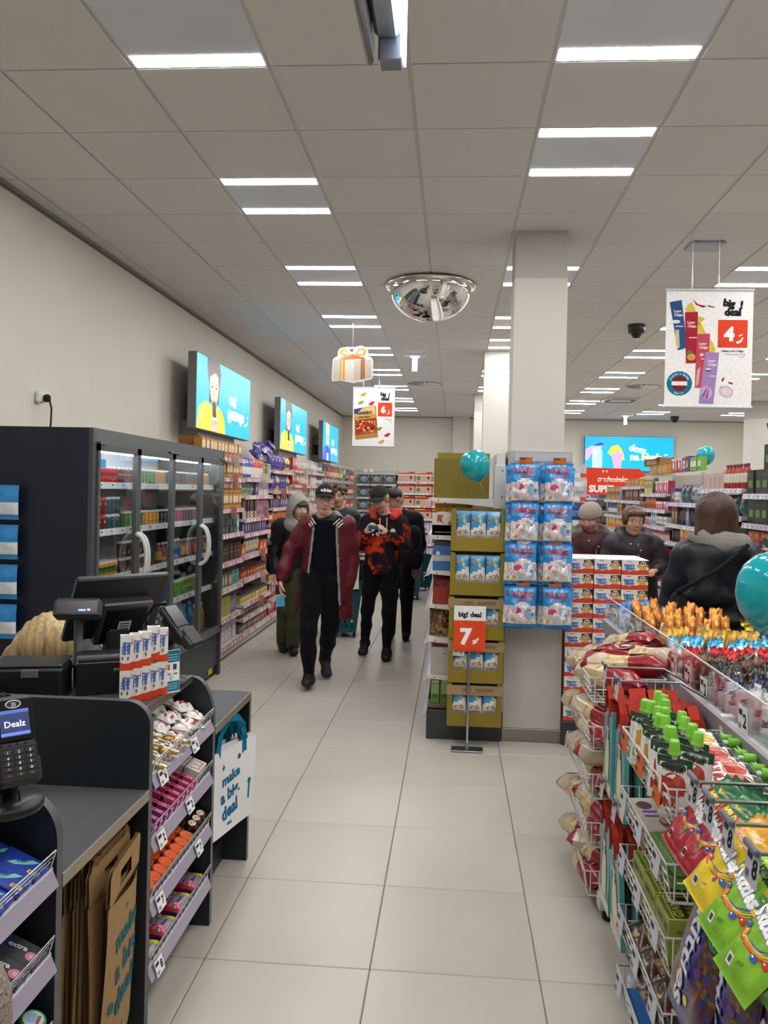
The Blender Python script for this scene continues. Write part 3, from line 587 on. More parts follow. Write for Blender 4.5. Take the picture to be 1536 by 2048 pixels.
for k in range(7):
    b, hd = whitebag(k == 0, k*1.3)
    t = thing('carrier_bag', 'front white carrier bag printed make a big deal, teal handles' if k == 0 else f'white carrier bag with teal handles, {nth(k-1)} behind the printed one', 'carrier bag', (-1.0+(.0 if k else .06), 3.33-.0-(k-.0)*.026 if False else 3.335, .245+.012*_h(k)), (0, 0, 0), 'white carrier bags under the low counter')
    ang = math.pi/2-.30
    t.location = (-.925-k*.022, 3.30-.006*k, .245+.012*_h(k)); t.rotation_euler = (.03*_h(k, 4), 0, ang+.1*(_h(k, 9)-.5)*(k > 0))
    ob('bag_body', b, t); ob('handles', hd, t, label='folded teal handles')
# ================================================================ things on the till
def at_rot(deg): return (0, 0, math.radians(deg))
# tower of white and red wafer boxes, two high, staggered
def hippobox():
    b, S = boxp(.043, .0265, .116, '#efeee9', '#e9e6df', '#f2f1ec'); b.dpoly(S, [(-.0215, 0), (.0215, 0), (.0215, .03), (.008, .024), (-.008, .022), (-.0215, .028)], '#e2431f', 1)
    b.dtext(S, 'happy', -.006, .072, .0125, '#2f62b8', 2.5, .05, rot=-math.pi/2, maxw=.062); b.dtext(S, 'hippo', .0075, .072, .0125, '#2f62b8', 2.5, .05, rot=-math.pi/2, maxw=.062); b.dtext(S, 'kinder', .0175, .095, .005, '#c9302c', 2, .02, rot=-math.pi/2, maxw=.03)
    b.dell(S, -.014, .04, .003, .007, '#8a5a34', 2, n=8); b.dell(S, .004, .04, .003, .007, '#8a5a34', 2, n=8)
    T = Plane((0, 0, .116), (1, 0, 0), (0, 1, 0)); b.dtext(T, 'happy', 0, 0, .008, '#2f62b8', 1.5, .03, rot=.3, maxw=.034); return b.mesh('wafer_box')
hb = hippobox(); hr = math.radians(23); kx, ky = .0289, .0285
for lv in range(2):
    for k in range(5):
        p = np.array((-1.075, 2.56))+k*kx*np.array((math.cos(hr), math.sin(hr)))+k*ky*np.array((-math.sin(hr), math.cos(hr)))
        ob('wafer_box', hb, None, (p[0], p[1], .973+.1165*lv+(.012 if k == 3 and lv else 0)), (0, 0, hr), f'white and red wafer box on the till, {("lower", "upper")[lv]} row, {nth(k)} from the left', 'wafer box', 'white wafer boxes on the till ledge')
# card sign
t = thing('card_sign', 'small upright teal and white card payment sign on the till ledge', 'sign', (-.985, 2.735, .973), at_rot(48)); b = MB('paper').box((0, 0, .075), (.062, .003, .15), '#f1f2f2'); S = Plane((0, -.0016, 0), (1, 0, 0), (0, 0, 1))
b.drect(S, 0, .128, .06, .042, '#1d7f98', 1); b.drect(S, 0, .022, .06, .036, '#1d7f98', 1)
for q in range(3): b.drect(S, 0, .134-.009*q, .046, .003, '#8ec4d0', 2); b.drect(S, 0, .03-.008*q, .046, .003, '#8ec4d0', 2)
b.drect(S, -.014, .09, .014, .02, '#d8562f', 1, m=None); b.drect(S, .012, .09, .014, .02, '#4a3f86', 1); b.dtext(S, 'VISA', -.012, .066, .008, '#2a2e3c', 1, .02, maxw=.02); b.dtext(S, 'zbliż', .014, .066, .006, '#2a2e3c', 1, maxw=.02); b.dell(S, 0, .05, .006, .008, '#6a6f78', 1); b.dell(S, .001, .05, .004, .006, '#f1f2f2', 2)
ob('sign_card', b, t); ob('acrylic_foot', MB('acrylic').box((0, .012, .002), (.066, .05, .004), '#ffffff', bev=.001), t)
# payment terminals
def terminal(loc, rz, tilt, lab, lit, stem_h, back=.0):
    t = thing('card_terminal', lab, 'card terminal', loc, (0, 0, rz)); K = '#18191c'
    ob('base_disc', MB('plastic').lathe([(.075, 0), (.078, .006), (.076, .022), (.03, .026)], K, n=28), t); ob('stem', MB('plastic').lathe([(.024, .02), (.024, stem_h*.55), (.033, stem_h*.56), (.033, stem_h*.98), (.036, stem_h), (0, stem_h)], '#101114', n=18), t)
    ob('joint', MB('plastic').lathe([(0, -.025), (.034, -.024), (.036, .024), (0, .025)], '#131417', n=16, ctr=(0, -.02, stem_h+.03), ax=(1, 0, 0)), t)
    h = ob('head', MB('plastic').box((0, 0, .0), (.082, .03, .185), '#1b1c20', bev=.01).box((0, -.012, -.068), (.088, .03, .06), '#17181b', bev=.01).box((0, .022, -.0), (.06, .022, .12), '#121316', bev=.008), t, (0, -.055, stem_h+.065), (tilt, 0, 0)); S = Plane((0, -.0155, 0), (1, 0, 0), (0, 0, 1))
    ob('screen_bezel', MB('gloss').box((0, -.0155, .038), (.078, .006, .09), '#0a0b0e', bev=.002), h); S = Plane((0, -.019, 0), (1, 0, 0), (0, 0, 1))
    if lit:
        b = MB('screen'); b.drect(S, 0, .032, .058, .056, '#2a3358', 1); b.drect(S, 0, .056, .058, .007, '#4a62a8', 2); b.drect(S, 0, .009, .058, .006, '#5a78c4', 2); b.dtext(S, 'Dealz', .0, .03, .013, '#e6ecff', 3, .01, maxw=.044); ob('display', b, h, label='lit dark blue display')
    b = MB('plastic'); S3 = Plane((0, -.0275, 0), (1, 0, 0), (0, 0, 1))
    if lit:
        for r in range(5):
            for q in range(3):
                cx, cz = -.022+.022*q, -.03-.0115*r; b.box((cx, -.0275, cz), (.018, .003, .009), '#25272b', bev=.001)
                tx = [['1', '2', '3'], ['4', '5', '6'], ['7', '8', '9'], ['*', '0', '#'], ['x', '<', 'o']][r][q]; b.dtext(Plane((0, -.0292, 0), (1, 0, 0), (0, 0, 1)), tx, cx, cz, .0058, ['#e8ecf2', '#e8ecf2', '#e8ecf2', '#e8ecf2', ('#c94a3a', '#d8c34a', '#4fae5a')[q]][r], 1, .02)
        for q in range(4): b.box((-.024+.016*q, -.02, -.014), (.013, .004, .007), '#2a2c31', bev=.001)
        b2 = MB('plastic'); b2.dell(Plane((0, -.0187, 0), (1, 0, 0), (0, 0, 1)), 0, .072, .016, .009, '#e8ebf0', 1); b2.dell(Plane((0, -.0187, 0), (1, 0, 0), (0, 0, 1)), 0, .072, .014, .007, '#141518', 2); b2.dtext(Plane((0, -.0187, 0), (1, 0, 0), (0, 0, 1)), ')))', .0, .072, .007, '#e8ebf0', 3, .02); ob('contactless_mark', b2, h)
    ob('keypad', b.box((0, -.0262, -.053), (.074, .002, .07), '#0e0f12', bev=.002), h)
    ob('cable', MB('rubber').tube([(.0, .0, stem_h), (-.0, .07, stem_h+.03), (0, .085, stem_h+.09), (0, .045, stem_h+.14), (0, -.0, stem_h+.145)], .006, '#0f1012', n=8), t); ob('loop', MB('rubber').tube([(-.018, -.03, stem_h-.055), (-.02, -.045, stem_h-.095), (.02, -.045, stem_h-.095), (.018, -.03, stem_h-.055)], .0025, '#1a1b1e', n=5), t)
    return t
terminal((-.962, 1.66, .991), math.radians(44), -.45, 'lit card terminal on the near ledge with a blue screen', True, .10)
terminal((-1.04, 2.82, .973), math.radians(80), -.7, 'black card terminal on a thick stem seen from behind, at far ledge', False, .155)
# customer display, printer, monitor
t = thing('customer_display', 'dark price display on a tall pole behind the divider panel', 'display', (-1.335, 2.75, .936), at_rot(14)); ob('pole', MB('plastic').lathe([(.05, 0), (.05, .008), (.016, .012), (.016, .11), (.026, .112), (.026, .125), (.016, .127), (.016, .29)], '#2c3134', n=16), t)
h = ob('display_head', MB('plastic').box((0, 0, 0), (.165, .05, .075), '#2f3437', bev=.014), t, (0, -.01, .32), (-.35, 0, 0)); b = MB('gloss'); S = Plane((0, -.0255, .004), (1, 0, 0), (0, 0, 1)); b.drect(S, 0, 0, .138, .044, '#171a1c', 1); b.dtext(S, 'NIECZYNNE', -.012, .008, .008, '#5a2a20', 2, .01, maxw=.09); ob('glass_window', b, h); b = MB('bright'); b.drect(S, .018, -.012, .024, .006, '#5a78e8', 2.2); b.dell(S, .04, -.011, .005, .003, '#dfe6ff', 2.2, n=8); ob('indicator', b, h, label='small glowing blue indicator')
t = thing('receipt_printer', 'black receipt printer with rounded cover behind the divider', 'printer', (-1.24, 2.75, .973), at_rot(26)); pr = [(-.085, 0), (.085, 0), (.085, .075), (.07, .11), (.03, .13), (-.05, .132), (-.085, .11)]
ob('printer_body', MB('plastic').prism([(-.09, y, z) for y, z in pr], (.19, 0, 0), '#17191b'), t); ob('printer_cover', MB('plastic').prism([(-.085, y*.96, z*1.02+.001) for y, z in pr[2:]], (.18, 0, 0), '#24282b', sm=True), t); ob('maker_badge', (lambda b: (b.dtext(Plane((0, -.0862, 0), (1, 0, 0), (0, 0, 1)), 'EPSON', .05, .085, .009, '#aab0b6', 1, .02), b)[1])(MB('plastic')), t)
t = thing('cash_box', 'low black box with a grey latch behind the divider panel', 'box', (-1.43, 2.60, .936), at_rot(14)); ob('body', MB('plastic').box((0, 0, .075), (.24, .16, .15), '#15181b', bev=.008), t); ob('lid', MB('plastic').box((0, .01, .156), (.235, .16, .012), '#2a2e32', bev=.005), t); ob('latch', MB('plastic').box((0.02, -.084, .135), (.055, .01, .028), '#5d6266', bev=.003), t)
t = thing('till_monitor', 'black till monitor seen from behind, leaning towards the cashier', 'monitor', (-1.275, 2.93, .973), at_rot(48)); ob('stand', MB('plastic').box((0, 0, .012), (.2, .18, .024), '#1b1d20', bev=.008).box((-.0, 0, .1), (.09, .05, .18), '#1b1d20', bev=.01), t)
sc = ob('screen_panel', MB('plastic').box((0, .0, 0), (.36, .028, .28), '#22252a', bev=.006), t, (0, .0, .27), (.5, 0, 0)); ob('rear_cover', MB('steel').box((.02, -.032, -.045), (.2, .045, .19), '#6d6f72', bev=.006).box((.02, -.056, -.05), (.16, .006, .15), '#26292d', bev=.002), sc, label='grey metal rear cover'); b = MB('paper'); b.drect(Plane((.02, -.0595, -.06), (1, 0, 0), (0, 0, 1)), 0, 0, .05, .06, '#c9ccc9', 1); [b.drect(Plane((.02, -.0595, -.06), (1, 0, 0), (0, 0, 1)), 0, .018-.012*q, .036, .005, '#34383c', 2) for q in range(4)]; ob('rating_label', b, sc)
# the coat sleeve of a shopper just left of the camera
# ================================================================ DRINKS COOLER
CXF, CY0, CY1 = -2.1, 4.45, 7.09
t = cool = thing('drinks_cooler', 'large dark drinks cooler with four glass doors on the left', 'cooler', (0, 0, 0)); G = '#4a4d50'
cb = ob('cabinet', MB('laminate').b2((-2.745, CY0, 0.0), (CXF-.02, CY0+.05, 2.035), '#1b2233', 'navy').b2((CXF-.02, CY0, 0), (CXF+.005, CY0+.045, 2.035), G).b2((-2.745, CY1-.05, 0), (CXF+.004, CY1, 2.035), '#3d4043')
   .b2((-2.745, CY0+.05, 1.96), (CXF, CY1-.05, 2.035), '#4b4e50').b2((CXF-.03, CY0+.04, 1.945), (CXF+.004, CY1-.04, 2.035), '#55585a').b2((-2.745, CY0+.05, .12), (-2.70, CY1-.05, 1.96), '#c9ccce', 'plastic').b2((-2.70, CY0+.05, .38), (CXF-.03, CY1-.05, .42), '#5a5e62').b2((-2.745, CY0+.05, .1), (CXF-.01, CY1-.05, .38), '#3c3f42'), t)
gr = ob('base_grille', MB('laminate').b2((CXF-.06, CY0+.05, .03), (CXF-.02, CY1-.05, .22), '#2a2c2e'), t)
for k in range(5): ob('louvre', MB('plastic').b2((CXF-.022, CY0+.06, .05+.033*k), (CXF-.012, CY1-.3, .066+.033*k), '#4a4d50', bev=.003), gr)
ob('warning_label', MB('paper').b2((CXF-.0195, CY1-.29, .05), (CXF-.011, CY1-.20, .11), '#d8c63a').b2((CXF-.0195, CY1-.29, .115), (CXF-.011, CY1-.20, .14), '#c23a2c'), t, label='yellow and red warning label')
for k in range(4): ob('foot', MB('rubber').lathe([(.02, 0), (.024, .03)], '#111111', n=10, ctr=(CXF-.06-.5*(k % 2), CY0+.1+(CY1-CY0-.2)*(k//2), 0)), t)
ob('interior_lamp', MB('coolerlamp').b2((CXF-.13, CY0+.08, 1.905), (CXF-.105, CY1-.08, 1.925), '#eef6ff'), t, label='bright white strip lamp inside the cooler')
YD = [CY0+.045, 5.10, 5.755, 6.415, CY1-.045]
SHZ = [1.715, 1.42, 1.12, .82]
for k, z in enumerate(SHZ):
    s = ob('shelf', MB('plastic').b2((-2.70, CY0+.055, z-.03), (CXF-.085, CY1-.055, z-.018), '#a9adb2'), t)
    ob('price_strip', MB('gloss').prism([(CXF-.085, CY0+.06, z-.03), (CXF-.07, CY0+.06, z-.036), (CXF-.077, CY0+.06, z+.006), (CXF-.085, CY0+.06, z+.006)], (0, CY1-CY0-.12, 0), '#dfe1ec'), s, label='white price strip')
    q = MB('paper'); r = random.Random(k)
    for j in range(16):
        y = CY0+.12+j*.155+.05*r.random(); q.box((CXF-.0715, y, z-.014), (.002, .05, .028), '#e9eaee' if r.random() > .15 else '#e9a58f', rot=(0, -.17, 0)); q.box((CXF-.0703, y-.008, z-.012), (.0016, .018, .012), '#5a5e68', rot=(0, -.17, 0))
    ob('shelf_tickets', q, s, kind='stuff')
for k in range(4):
    y0, y1 = YD[k]+.004, YD[k+1]-.004; za, zb = .40, 1.945
    d = ob('door', MB('laminate').b2((CXF-.012, y0, za), (CXF+.018, y0+.028, zb), '#55585a').b2((CXF-.012, y1-.028, za), (CXF+.018, y1, zb), '#55585a').b2((CXF-.012, y0, zb-.04), (CXF+.018, y1, zb), '#4d5052').b2((CXF-.012, y0, za), (CXF+.018, y1, za+.06), '#5b5e60'), t)
    ob('pane', MB('glass').b2((CXF, y0+.028, za+.06), (CXF+.008, y1-.028, zb-.04), '#ffffff'), d); ob('hinge', MB('metal').b2((CXF+.0, (y0 if k % 2 == 0 else y1-.09), zb-.004), (CXF+.03, (y0+.09 if k % 2 == 0 else y1), zb+.014), '#777a7c', bev=.004), d)
    yh = y1-.02 if k % 2 == 0 else y0+.02
    ob('door_handle', MB('plastic').tube([(CXF+.018, yh, 1.06), (CXF+.03, yh, 1.075)]+[(CXF+.03+.055*math.sin(a), yh, 1.225-.15*math.cos(a)) for a in np.linspace(.25, math.pi-.25, 11)]+[(CXF+.03, yh, 1.375), (CXF+.018, yh, 1.39)], [.016, .015]+[.0125]*11+[.015, .016], '#c9c9c6', n=10), d, label='arched pale grey handle')
ob('keyhole_sticker', (lambda b: (b.dtext(Plane((CXF+.0085, 0, 0), (0, 1, 0), (0, 0, 1)), 'o-o', CY0+.13, 1.875, .03, '#cfe2f2', 1, .03), b.drect(Plane((CXF+.0085, 0, 0), (0, 1, 0), (0, 0, 1)), CY0+.115, 1.83, .1, .05, '#4aa3d8', .5), b)[2])(MB('paper')), t)
# drinks: every front can is a thing
def mkcan(r, h, col, txt, ink, horiz=False, band=None, top='#c3c7cb'):
    b, S = can(r, h, col, band, top)
    if txt:
        if horiz: b.dtext(S, txt, 0, h*.62, h*.12, ink, 1.5, .03, maxw=r*2.0)
        else: b.dtext(S, txt, .0, h*.5, r*.62, ink, 1.5, .03, .2, rot=math.pi/2, maxw=h*.6)
    return b.mesh('drink_can')
CK = dict(cola=('red cola', mkcan(.0265, .125, '#d3242a', 'Coca-Cola', '#f4eded', True)), zero=('red and black cola', mkcan(.0265, .125, '#d92a2c', 'Coca-Cola', '#1b1314', True)), cherry=('plum cola', mkcan(.0265, .125, '#8a2247', 'Coca-Cola', '#f0dde2', True)),
  green=('green energy', mkcan(.0262, .125, '#3f8c3c', 'BLACK', '#f2f2f0')), olive=('olive green energy', mkcan(.0262, .125, '#5d7a2c', 'BLACK', '#e2e2da')), orange=('orange energy', mkcan(.0262, .125, '#e0952c', 'BLACK', '#f5efe2')), dark=('dark plum energy', mkcan(.0262, .125, '#3a2430', 'BLACK', '#f0f0f0')), black=('black energy', mkcan(.0262, .125, '#18191c', 'BLACK', '#f0f0f0')), pink=('pink energy', mkcan(.0262, .125, '#c94f8e', 'BLACK', '#f6e2ee')), dusk=('dusty rose energy', mkcan(.0262, .125, '#7a5a58', 'BLACK', '#e4d4d0')),
  pepper=('dark red soda', mkcan(.031, .112, '#8d1d26', 'Dr', '#f2e6e4', True, '#7c1720', '#b8323a')), teal=('dark teal soda', mkcan(.031, .112, '#33525c', '', '#ffffff')), fanta=('orange soda', mkcan(.031, .115, '#e38a26', 'FANTA', '#1d2450', True, '#3f7a35')), sprite=('green and yellow soda', mkcan(.031, .115, '#4c9a3c', 'Sprite', '#f2f4ee', True, '#d9c93a')), chev=('yellow arrow soda', None),
  monster=('black and green', mkcan(.03, .15, '#1a1d18', 'M', '#7fae3c')), blue=('blue energy', mkcan(.028, .15, '#27479c', '', '#ffffff')), lime=('lime green', mkcan(.028, .15, '#5fa03a', '', '#fff')), mustard=('mustard yellow', mkcan(.028, .15, '#8d8a35', '', '#fff')))
b, S = can(.031, .112, '#2a1c18', '#33221c'); b.dpoly(S, [(-.02, .03), (-.006, .03), (.014, .058), (-.006, .09), (-.02, .09), (-.002, .058)], '#c9c93a', 1.5); CK['chev'] = ('yellow arrow soda', b.mesh('drink_can'))
NCAN = {}
def canrow(y0, seq, z, pitch, lev='', row='', x=CXF-.115, group='cans'):
    y = y0
    for key, n in seq:
        for i in range(n):
            d, me = CK[key]; k = NCAN[(z, row, key, lev)] = NCAN.get((z, row, key, lev), -1)+1
            ob('drink_can', me, None, (x, y, z-.018), (0, 0, math.pi/2+.25*(_h(y, z)-.5)), f'{d} can, {nth(k)} from the left, {lev}{row}', 'drink can', group); y += pitch
canrow(4.54, [('cola', 4), ('zero', 4), ('cherry', 4), ('green', 6), ('orange', 3), ('dark', 7), ('dusk', 6), ('orange', 3)], SHZ[0], .066, '', 'top cooler shelf', group='slim cans on the top cooler shelf')
for lv in (0, 1):
    canrow(4.55, [('pepper', 5), ('teal', 3)], SHZ[1]+.113*lv, .07, ('lower', 'upper')[lv]+' layer, ', 'second cooler shelf', group='cans on the second cooler shelf')
canrow(5.16, [('green', 3), ('olive', 2), ('orange', 4), ('black', 1), ('dark', 4), ('pink', 2), ('dusk', 5)], SHZ[1], .072, '', 'second cooler shelf', group='cans on the second cooler shelf')
for rw in range(4): canrow(4.54, [('sprite', 2), ('fanta', 6)], SHZ[2], .068, '', 'third cooler shelf, '+('front', 'second', 'third', 'rear')[rw]+' row', CXF-.115-.066*rw, 'orange soda cans on the third cooler shelf')
for lv in (0, 1): canrow(5.14, [('chev', 7)], SHZ[2]+.113*lv, .068, ('lower', 'upper')[lv]+' layer, ', 'third cooler shelf', group='arrow cans on the third cooler shelf')
canrow(4.6, [('monster', 5), ('blue', 3), ('monster', 8), ('blue', 4), ('lime', 4), ('mustard', 5)], SHZ[3], .078, '', 'fourth cooler shelf', group='energy cans on the fourth cooler shelf')
BK = [('small bottle with amber drink', bottle(.03, .17, '#7a4a22', '#b8b2a4', '#c9a04a')[0].mesh('drink_bottle')), ('small bottle with red drink', bottle(.03, .17, '#7d2a22', '#d8d2c4', '#a33a30')[0].mesh('drink_bottle')), ('small bottle with blue label', bottle(.03, .18, '#5b6f86', '#e2e4e6', '#2d56a0')[0].mesh('drink_bottle'))]
for k in range(14): d, me = BK[(0, 1, 1, 0, 2, 2, 0)[k % 7]]; ob('drink_bottle', me, None, (CXF-.12, 5.83+k*.083, SHZ[2]-.018), (0, 0, 0), f'{d}, {nth(k)} from the left on the third cooler shelf', 'drink bottle', 'bottles on the third cooler shelf')
wb = [bottle(.04, .27, '#b9cfe0', '#e6eaee', '#4b74b8', 'water')[0].mesh('water_bottle'), bottle(.042, .29, '#7f9fc8', '#4f9a45', '#3557a0', 'water')[0].mesh('water_bottle'), bottle(.04, .3, '#4a86b0', '#3f8ab8', '#2d6a9c', 'gloss')[0].mesh('water_bottle'), bottle(.038, .26, '#a87a3a', '#d9d4c8', '#b0762e')[0].mesh('water_bottle')]
for k in range(24):
    i, j = k % 12, k//12; m_ = (1 if i < 4 else 0) if i < 8 else (2 if i < 10 else 3); n_ = ('clear water bottle with white cap', 'water bottle with green cap', 'tall blue bottle', 'amber drink bottle')[m_]
    ob('water_bottle', wb[m_], None, (CXF-.125-.1*j, 5.2+i*.152, .421), (0, 0, 0), f'{n_} at the cooler bottom, {nth(i)} from the left, {("front", "second")[j]} row', 'water bottle', 'bottles on the cooler floor')
for k in range(6): ob('water_bottle', wb[0 if k % 2 else 1], None, (CXF-.12, 4.58+k*.095, .421), (0, 0, 0), f'water bottle at the cooler bottom behind the till, {nth(k)} from the near end', 'water bottle', 'bottles on the cooler floor')
# socket and plug on the wall above the cooler, sweet bags hung on its near side
t = thing('wall_socket', 'white wall socket with black plug above the cooler', 'socket', (XL, 5.02, 2.27), (0, 0, math.pi/2)); ob('socket_plate', MB('plastic').box((0, -.02, 0), (.075, .04, .075), '#e4e2dd', bev=.012), t); ob('plug', MB('rubber').box((.01, -.062, -.005), (.04, .045, .05), '#17181a', bev=.012), t); ob('cable', MB('rubber').tube([(.02, -.075, -.02), (.035, -.08, -.07), (.05, -.07, -.16), (.055, -.06, -.24)], .006, '#141416', n=7), t)
b, S = bag(.16, .2, .05, lambda u, v: '#2f8fd8' if v > .5 or v < .12 else '#e6ecf2', '#2f8fd8', seed=2); me = b.mesh('sweet_pouch')
for k in range(4): ob('sweet_pouch', me, None, (-2.585, CY0-.055, 1.49-.23*k), (0, 0, .0), f'blue and white sweet pouch hanging on the cooler side, {nth(k)} from the top', 'sweet pouch', 'sweet pouches on the side of the cooler')
# ================================================================ SHELVING RUNS AND THEIR GOODS
PRO = {}
def pro(key, desc, cat, bs, w, d, h):
    PRO[key] = (desc, cat, (bs[0] if isinstance(bs, tuple) else bs).mesh(cat.replace(' ', '_')), w, d, h)
def artbox(w, h, d, col, marks, side=None, top=None):   # marks: ('r',x,y,w,h,c) ('e',x,y,rx,ry,c) ('t',txt,x,y,h,c) in fractions
    b, S = boxp(w, d, h, col, side, top); art(b, S, w, h, marks); return b
def art(b, S, w, h, marks):
    for n, q in enumerate(marks):
        L = 1+.6*n
        if q[0] == 'r': b.drect(S, q[1]*w, q[2]*h, q[3]*w, q[4]*h, q[5], L)
        elif q[0] == 'e': b.dell(S, q[1]*w, q[2]*h, q[3]*w, q[4]*h, q[5], L, n=12)
        elif q[0] == 't': b.dtext(S, q[1], q[2]*w, q[3]*h, q[4]*h, q[5], L, .03, maxw=w*.92)
        elif q[0] == 'p': b.dpoly(S, [(x*w, y*h) for x, y in q[2]], q[1], L)
def artbag(w, h, d, bands, marks=(), seed=0, nu=8, nv=9, m='film'):
    def f(u, v):
        for lim, cc in bands:
            if v <= lim: return cc
        return bands[-1][1]
    b, S = bag(w, h, d, f, bands[0][1], m, nu, nv, seed, seal=min(.012, h*.07)); art(b, S, w, h, marks); return b
# left wall goods
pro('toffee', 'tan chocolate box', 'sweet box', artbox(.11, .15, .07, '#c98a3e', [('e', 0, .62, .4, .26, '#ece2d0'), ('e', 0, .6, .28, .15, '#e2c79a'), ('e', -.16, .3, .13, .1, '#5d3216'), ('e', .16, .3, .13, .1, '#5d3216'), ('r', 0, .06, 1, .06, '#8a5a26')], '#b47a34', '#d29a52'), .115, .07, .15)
pro('afters', 'dark green mint box', 'sweet box', artbox(.12, .075, .08, '#1d3a30', [('p', '#c9cfc6', [(-.3, .2), (-.1, .8), (-.06, .8), (-.24, .2)]), ('p', '#c9cfc6', [(.1, .2), (.3, .8), (.34, .8), (.16, .2)]), ('r', 0, .9, 1, .1, '#2f5a4a')]), .125, .08, .076)
pro('merci', 'dark brown praline box', 'sweet box', artbox(.13, .17, .05, '#3a241e', [('r', 0, .5, .7, .06, '#a9825a'), ('r', 0, .25, .8, .3, '#5d2f28'), ('t', 'gold', 0, .75, .1, '#c9a56a')], '#2a1a16'), .135, .05, .17)
pro('navybox', 'navy blue praline box', 'sweet box', artbox(.12, .19, .05, '#1f2547', [('r', 0, .7, .8, .12, '#8b6a3a'), ('e', 0, .35, .3, .16, '#3a4580')]), .125, .05, .19)
pro('gold', 'olive gold praline box', 'sweet box', artbox(.12, .14, .07, '#7a6a34', [('e', -.2, .5, .14, .36, '#e4dcc4'), ('e', .2, .5, .14, .36, '#e4dcc4'), ('e', 0, .5, .05, .2, '#3a2a16')]), .125, .07, .14)
pro('tealbox', 'pale teal sweet box', 'sweet box', artbox(.12, .15, .06, '#5aa39c', [('r', 0, .7, .8, .2, '#8cc4bc'), ('r', 0, .3, .5, .2, '#3f8880')]), .125, .06, .15)
pro('limebox', 'lime yellow sweet box', 'sweet box', artbox(.14, .2, .07, '#b3b04a', [('r', 0, .6, .7, .06, '#8a8836'), ('p', '#6e7030', [(-.2, .2), (0, .36), (.2, .2), (.12, .16), (0, .26), (-.12, .16)]), ('t', 'baton', .1, .7, .08, '#5f6024')]), .145, .07, .2)
pro('purplebox', 'dusty purple sweet box', 'sweet box', artbox(.13, .18, .06, '#7f6d8e', [('r', 0, .5, .8, .5, '#9a8aa8'), ('r', 0, .2, .7, .05, '#5d4a70')]), .135, .06, .18)
pro('lilac', 'white and lilac sweet pack', 'sweet pack', artbox(.13, .2, .07, '#c9c4cf', [('r', 0, .45, .5, .5, '#e6e2e0'), ('p', '#a89ab8', [(-.5, .8), (-.3, 1), (-.1, .8), (.1, 1), (.3, .8), (.5, 1), (.5, .7), (-.5, .7)]), ('t', 'wafer', 0, .5, .07, '#9a90a4')]), .135, .07, .2)
pro('knop', 'blue and white chocolate bag', 'sweet bag', artbag(.14, .22, .06, [(.12, '#2a47a0'), (.55, '#e9e6e4'), (1, '#2747a8')], [('p', '#f1eeea', [(-.4, .2), (-.1, .66), (.0, .7), (.3, .3), (.1, .16)]), ('t', 'Knoppers', 0, .8, .07, '#f2f2f2')], 3), .145, .06, .22)
pro('kred', 'red and white chocolate bag', 'sweet bag', artbag(.14, .22, .06, [(.1, '#c8442c'), (.55, '#efe9e2'), (1, '#d4532e')], [('p', '#f1ebe2', [(-.4, .2), (-.1, .66), (.0, .7), (.3, .3), (.1, .16)]), ('t', 'kinder', 0, .82, .08, '#2a2a2a')], 4), .145, .06, .22)
pro('yellowbar', 'pale yellow chocolate bar', 'chocolate bar', artbox(.09, .19, .03, '#d2c468', [('r', 0, .5, .8, .3, '#8a7f86'), ('r', 0, .85, 1, .1, '#6a5a8a')]), .094, .03, .19)
pro('tealbar', 'light teal chocolate bar', 'chocolate bar', artbox(.09, .19, .03, '#8db6c2', [('r', 0, .5, .8, .3, '#c2d4d8'), ('r', 0, .2, 1, .1, '#5f8c9c')]), .094, .03, .19)
pro('tealbag', 'teal sweet bag', 'sweet bag', artbag(.17, .2, .06, [(.25, '#7d8f7a'), (.4, '#b3b07c'), (1, '#2c6a66')], [('p', '#3f8c86', [(-.3, .4), (.2, .95), (.3, .95), (-.15, .4)])], 5), .175, .06, .2)
pro('bluebox', 'blue red-disced sweet box', 'sweet box', artbox(.15, .15, .06, '#2f5596', [('e', -.15, .5, .26, .32, '#b83a35'), ('e', -.15, .5, .16, .2, '#e6dada'), ('r', .3, .6, .3, .3, '#7aa0cc')]), .155, .06, .15)
pro('whitebar', 'pale chocolate bar on end', 'chocolate bar', artbox(.07, .18, .025, '#cfc6cc', [('r', 0, .5, .8, .3, '#b07f94'), ('r', 0, .85, 1, .1, '#a9b58a')]), .074, .025, .18)
pro('darkbar', 'dark plum yellow chocolate bar', 'chocolate bar', artbox(.055, .21, .03, '#3a2a3c', [('r', 0, .18, 1, .36, '#b9a88a'), ('p', '#c9a43a', [(-.3, .6), (.1, .95), (.3, .95), (-.1, .6)])]), .06, .03, .21)
pro('pinkfilm', 'glossy pink sweet bag', 'sweet bag', artbag(.14, .24, .05, [(.3, '#9a7a86'), (1, '#b0848e')], [('r', 0, .5, .5, .4, '#6d3a40')], 6), .145, .05, .24)
pro('milka', 'purple and white chocolate pack', 'chocolate pack', artbox(.1, .12, .06, '#4a3a86', [('p', '#e6e2ea', [(-.25, .2), (-.1, .8), (.25, .85), (.1, .4)]), ('r', 0, .93, 1, .1, '#7a6ab0')]), .105, .06, .12)
pro('milka2', 'purple and yellow chocolate pack', 'chocolate pack', artbox(.1, .12, .06, '#4b3a80', [('p', '#d2b24a', [(-.25, .2), (-.05, .8), (.2, .8), (.1, .5)])]), .105, .06, .12)
pro('milkabag', 'purple chocolate bag', 'sweet bag', artbag(.16, .2, .07, [(.15, '#5d3f9a'), (.5, '#43307c'), (1, '#553a94')], [('e', .1, .4, .2, .15, '#8a74b8'), ('t', 'milk', 0, .68, .12, '#efeaf6')], 7), .165, .07, .2)
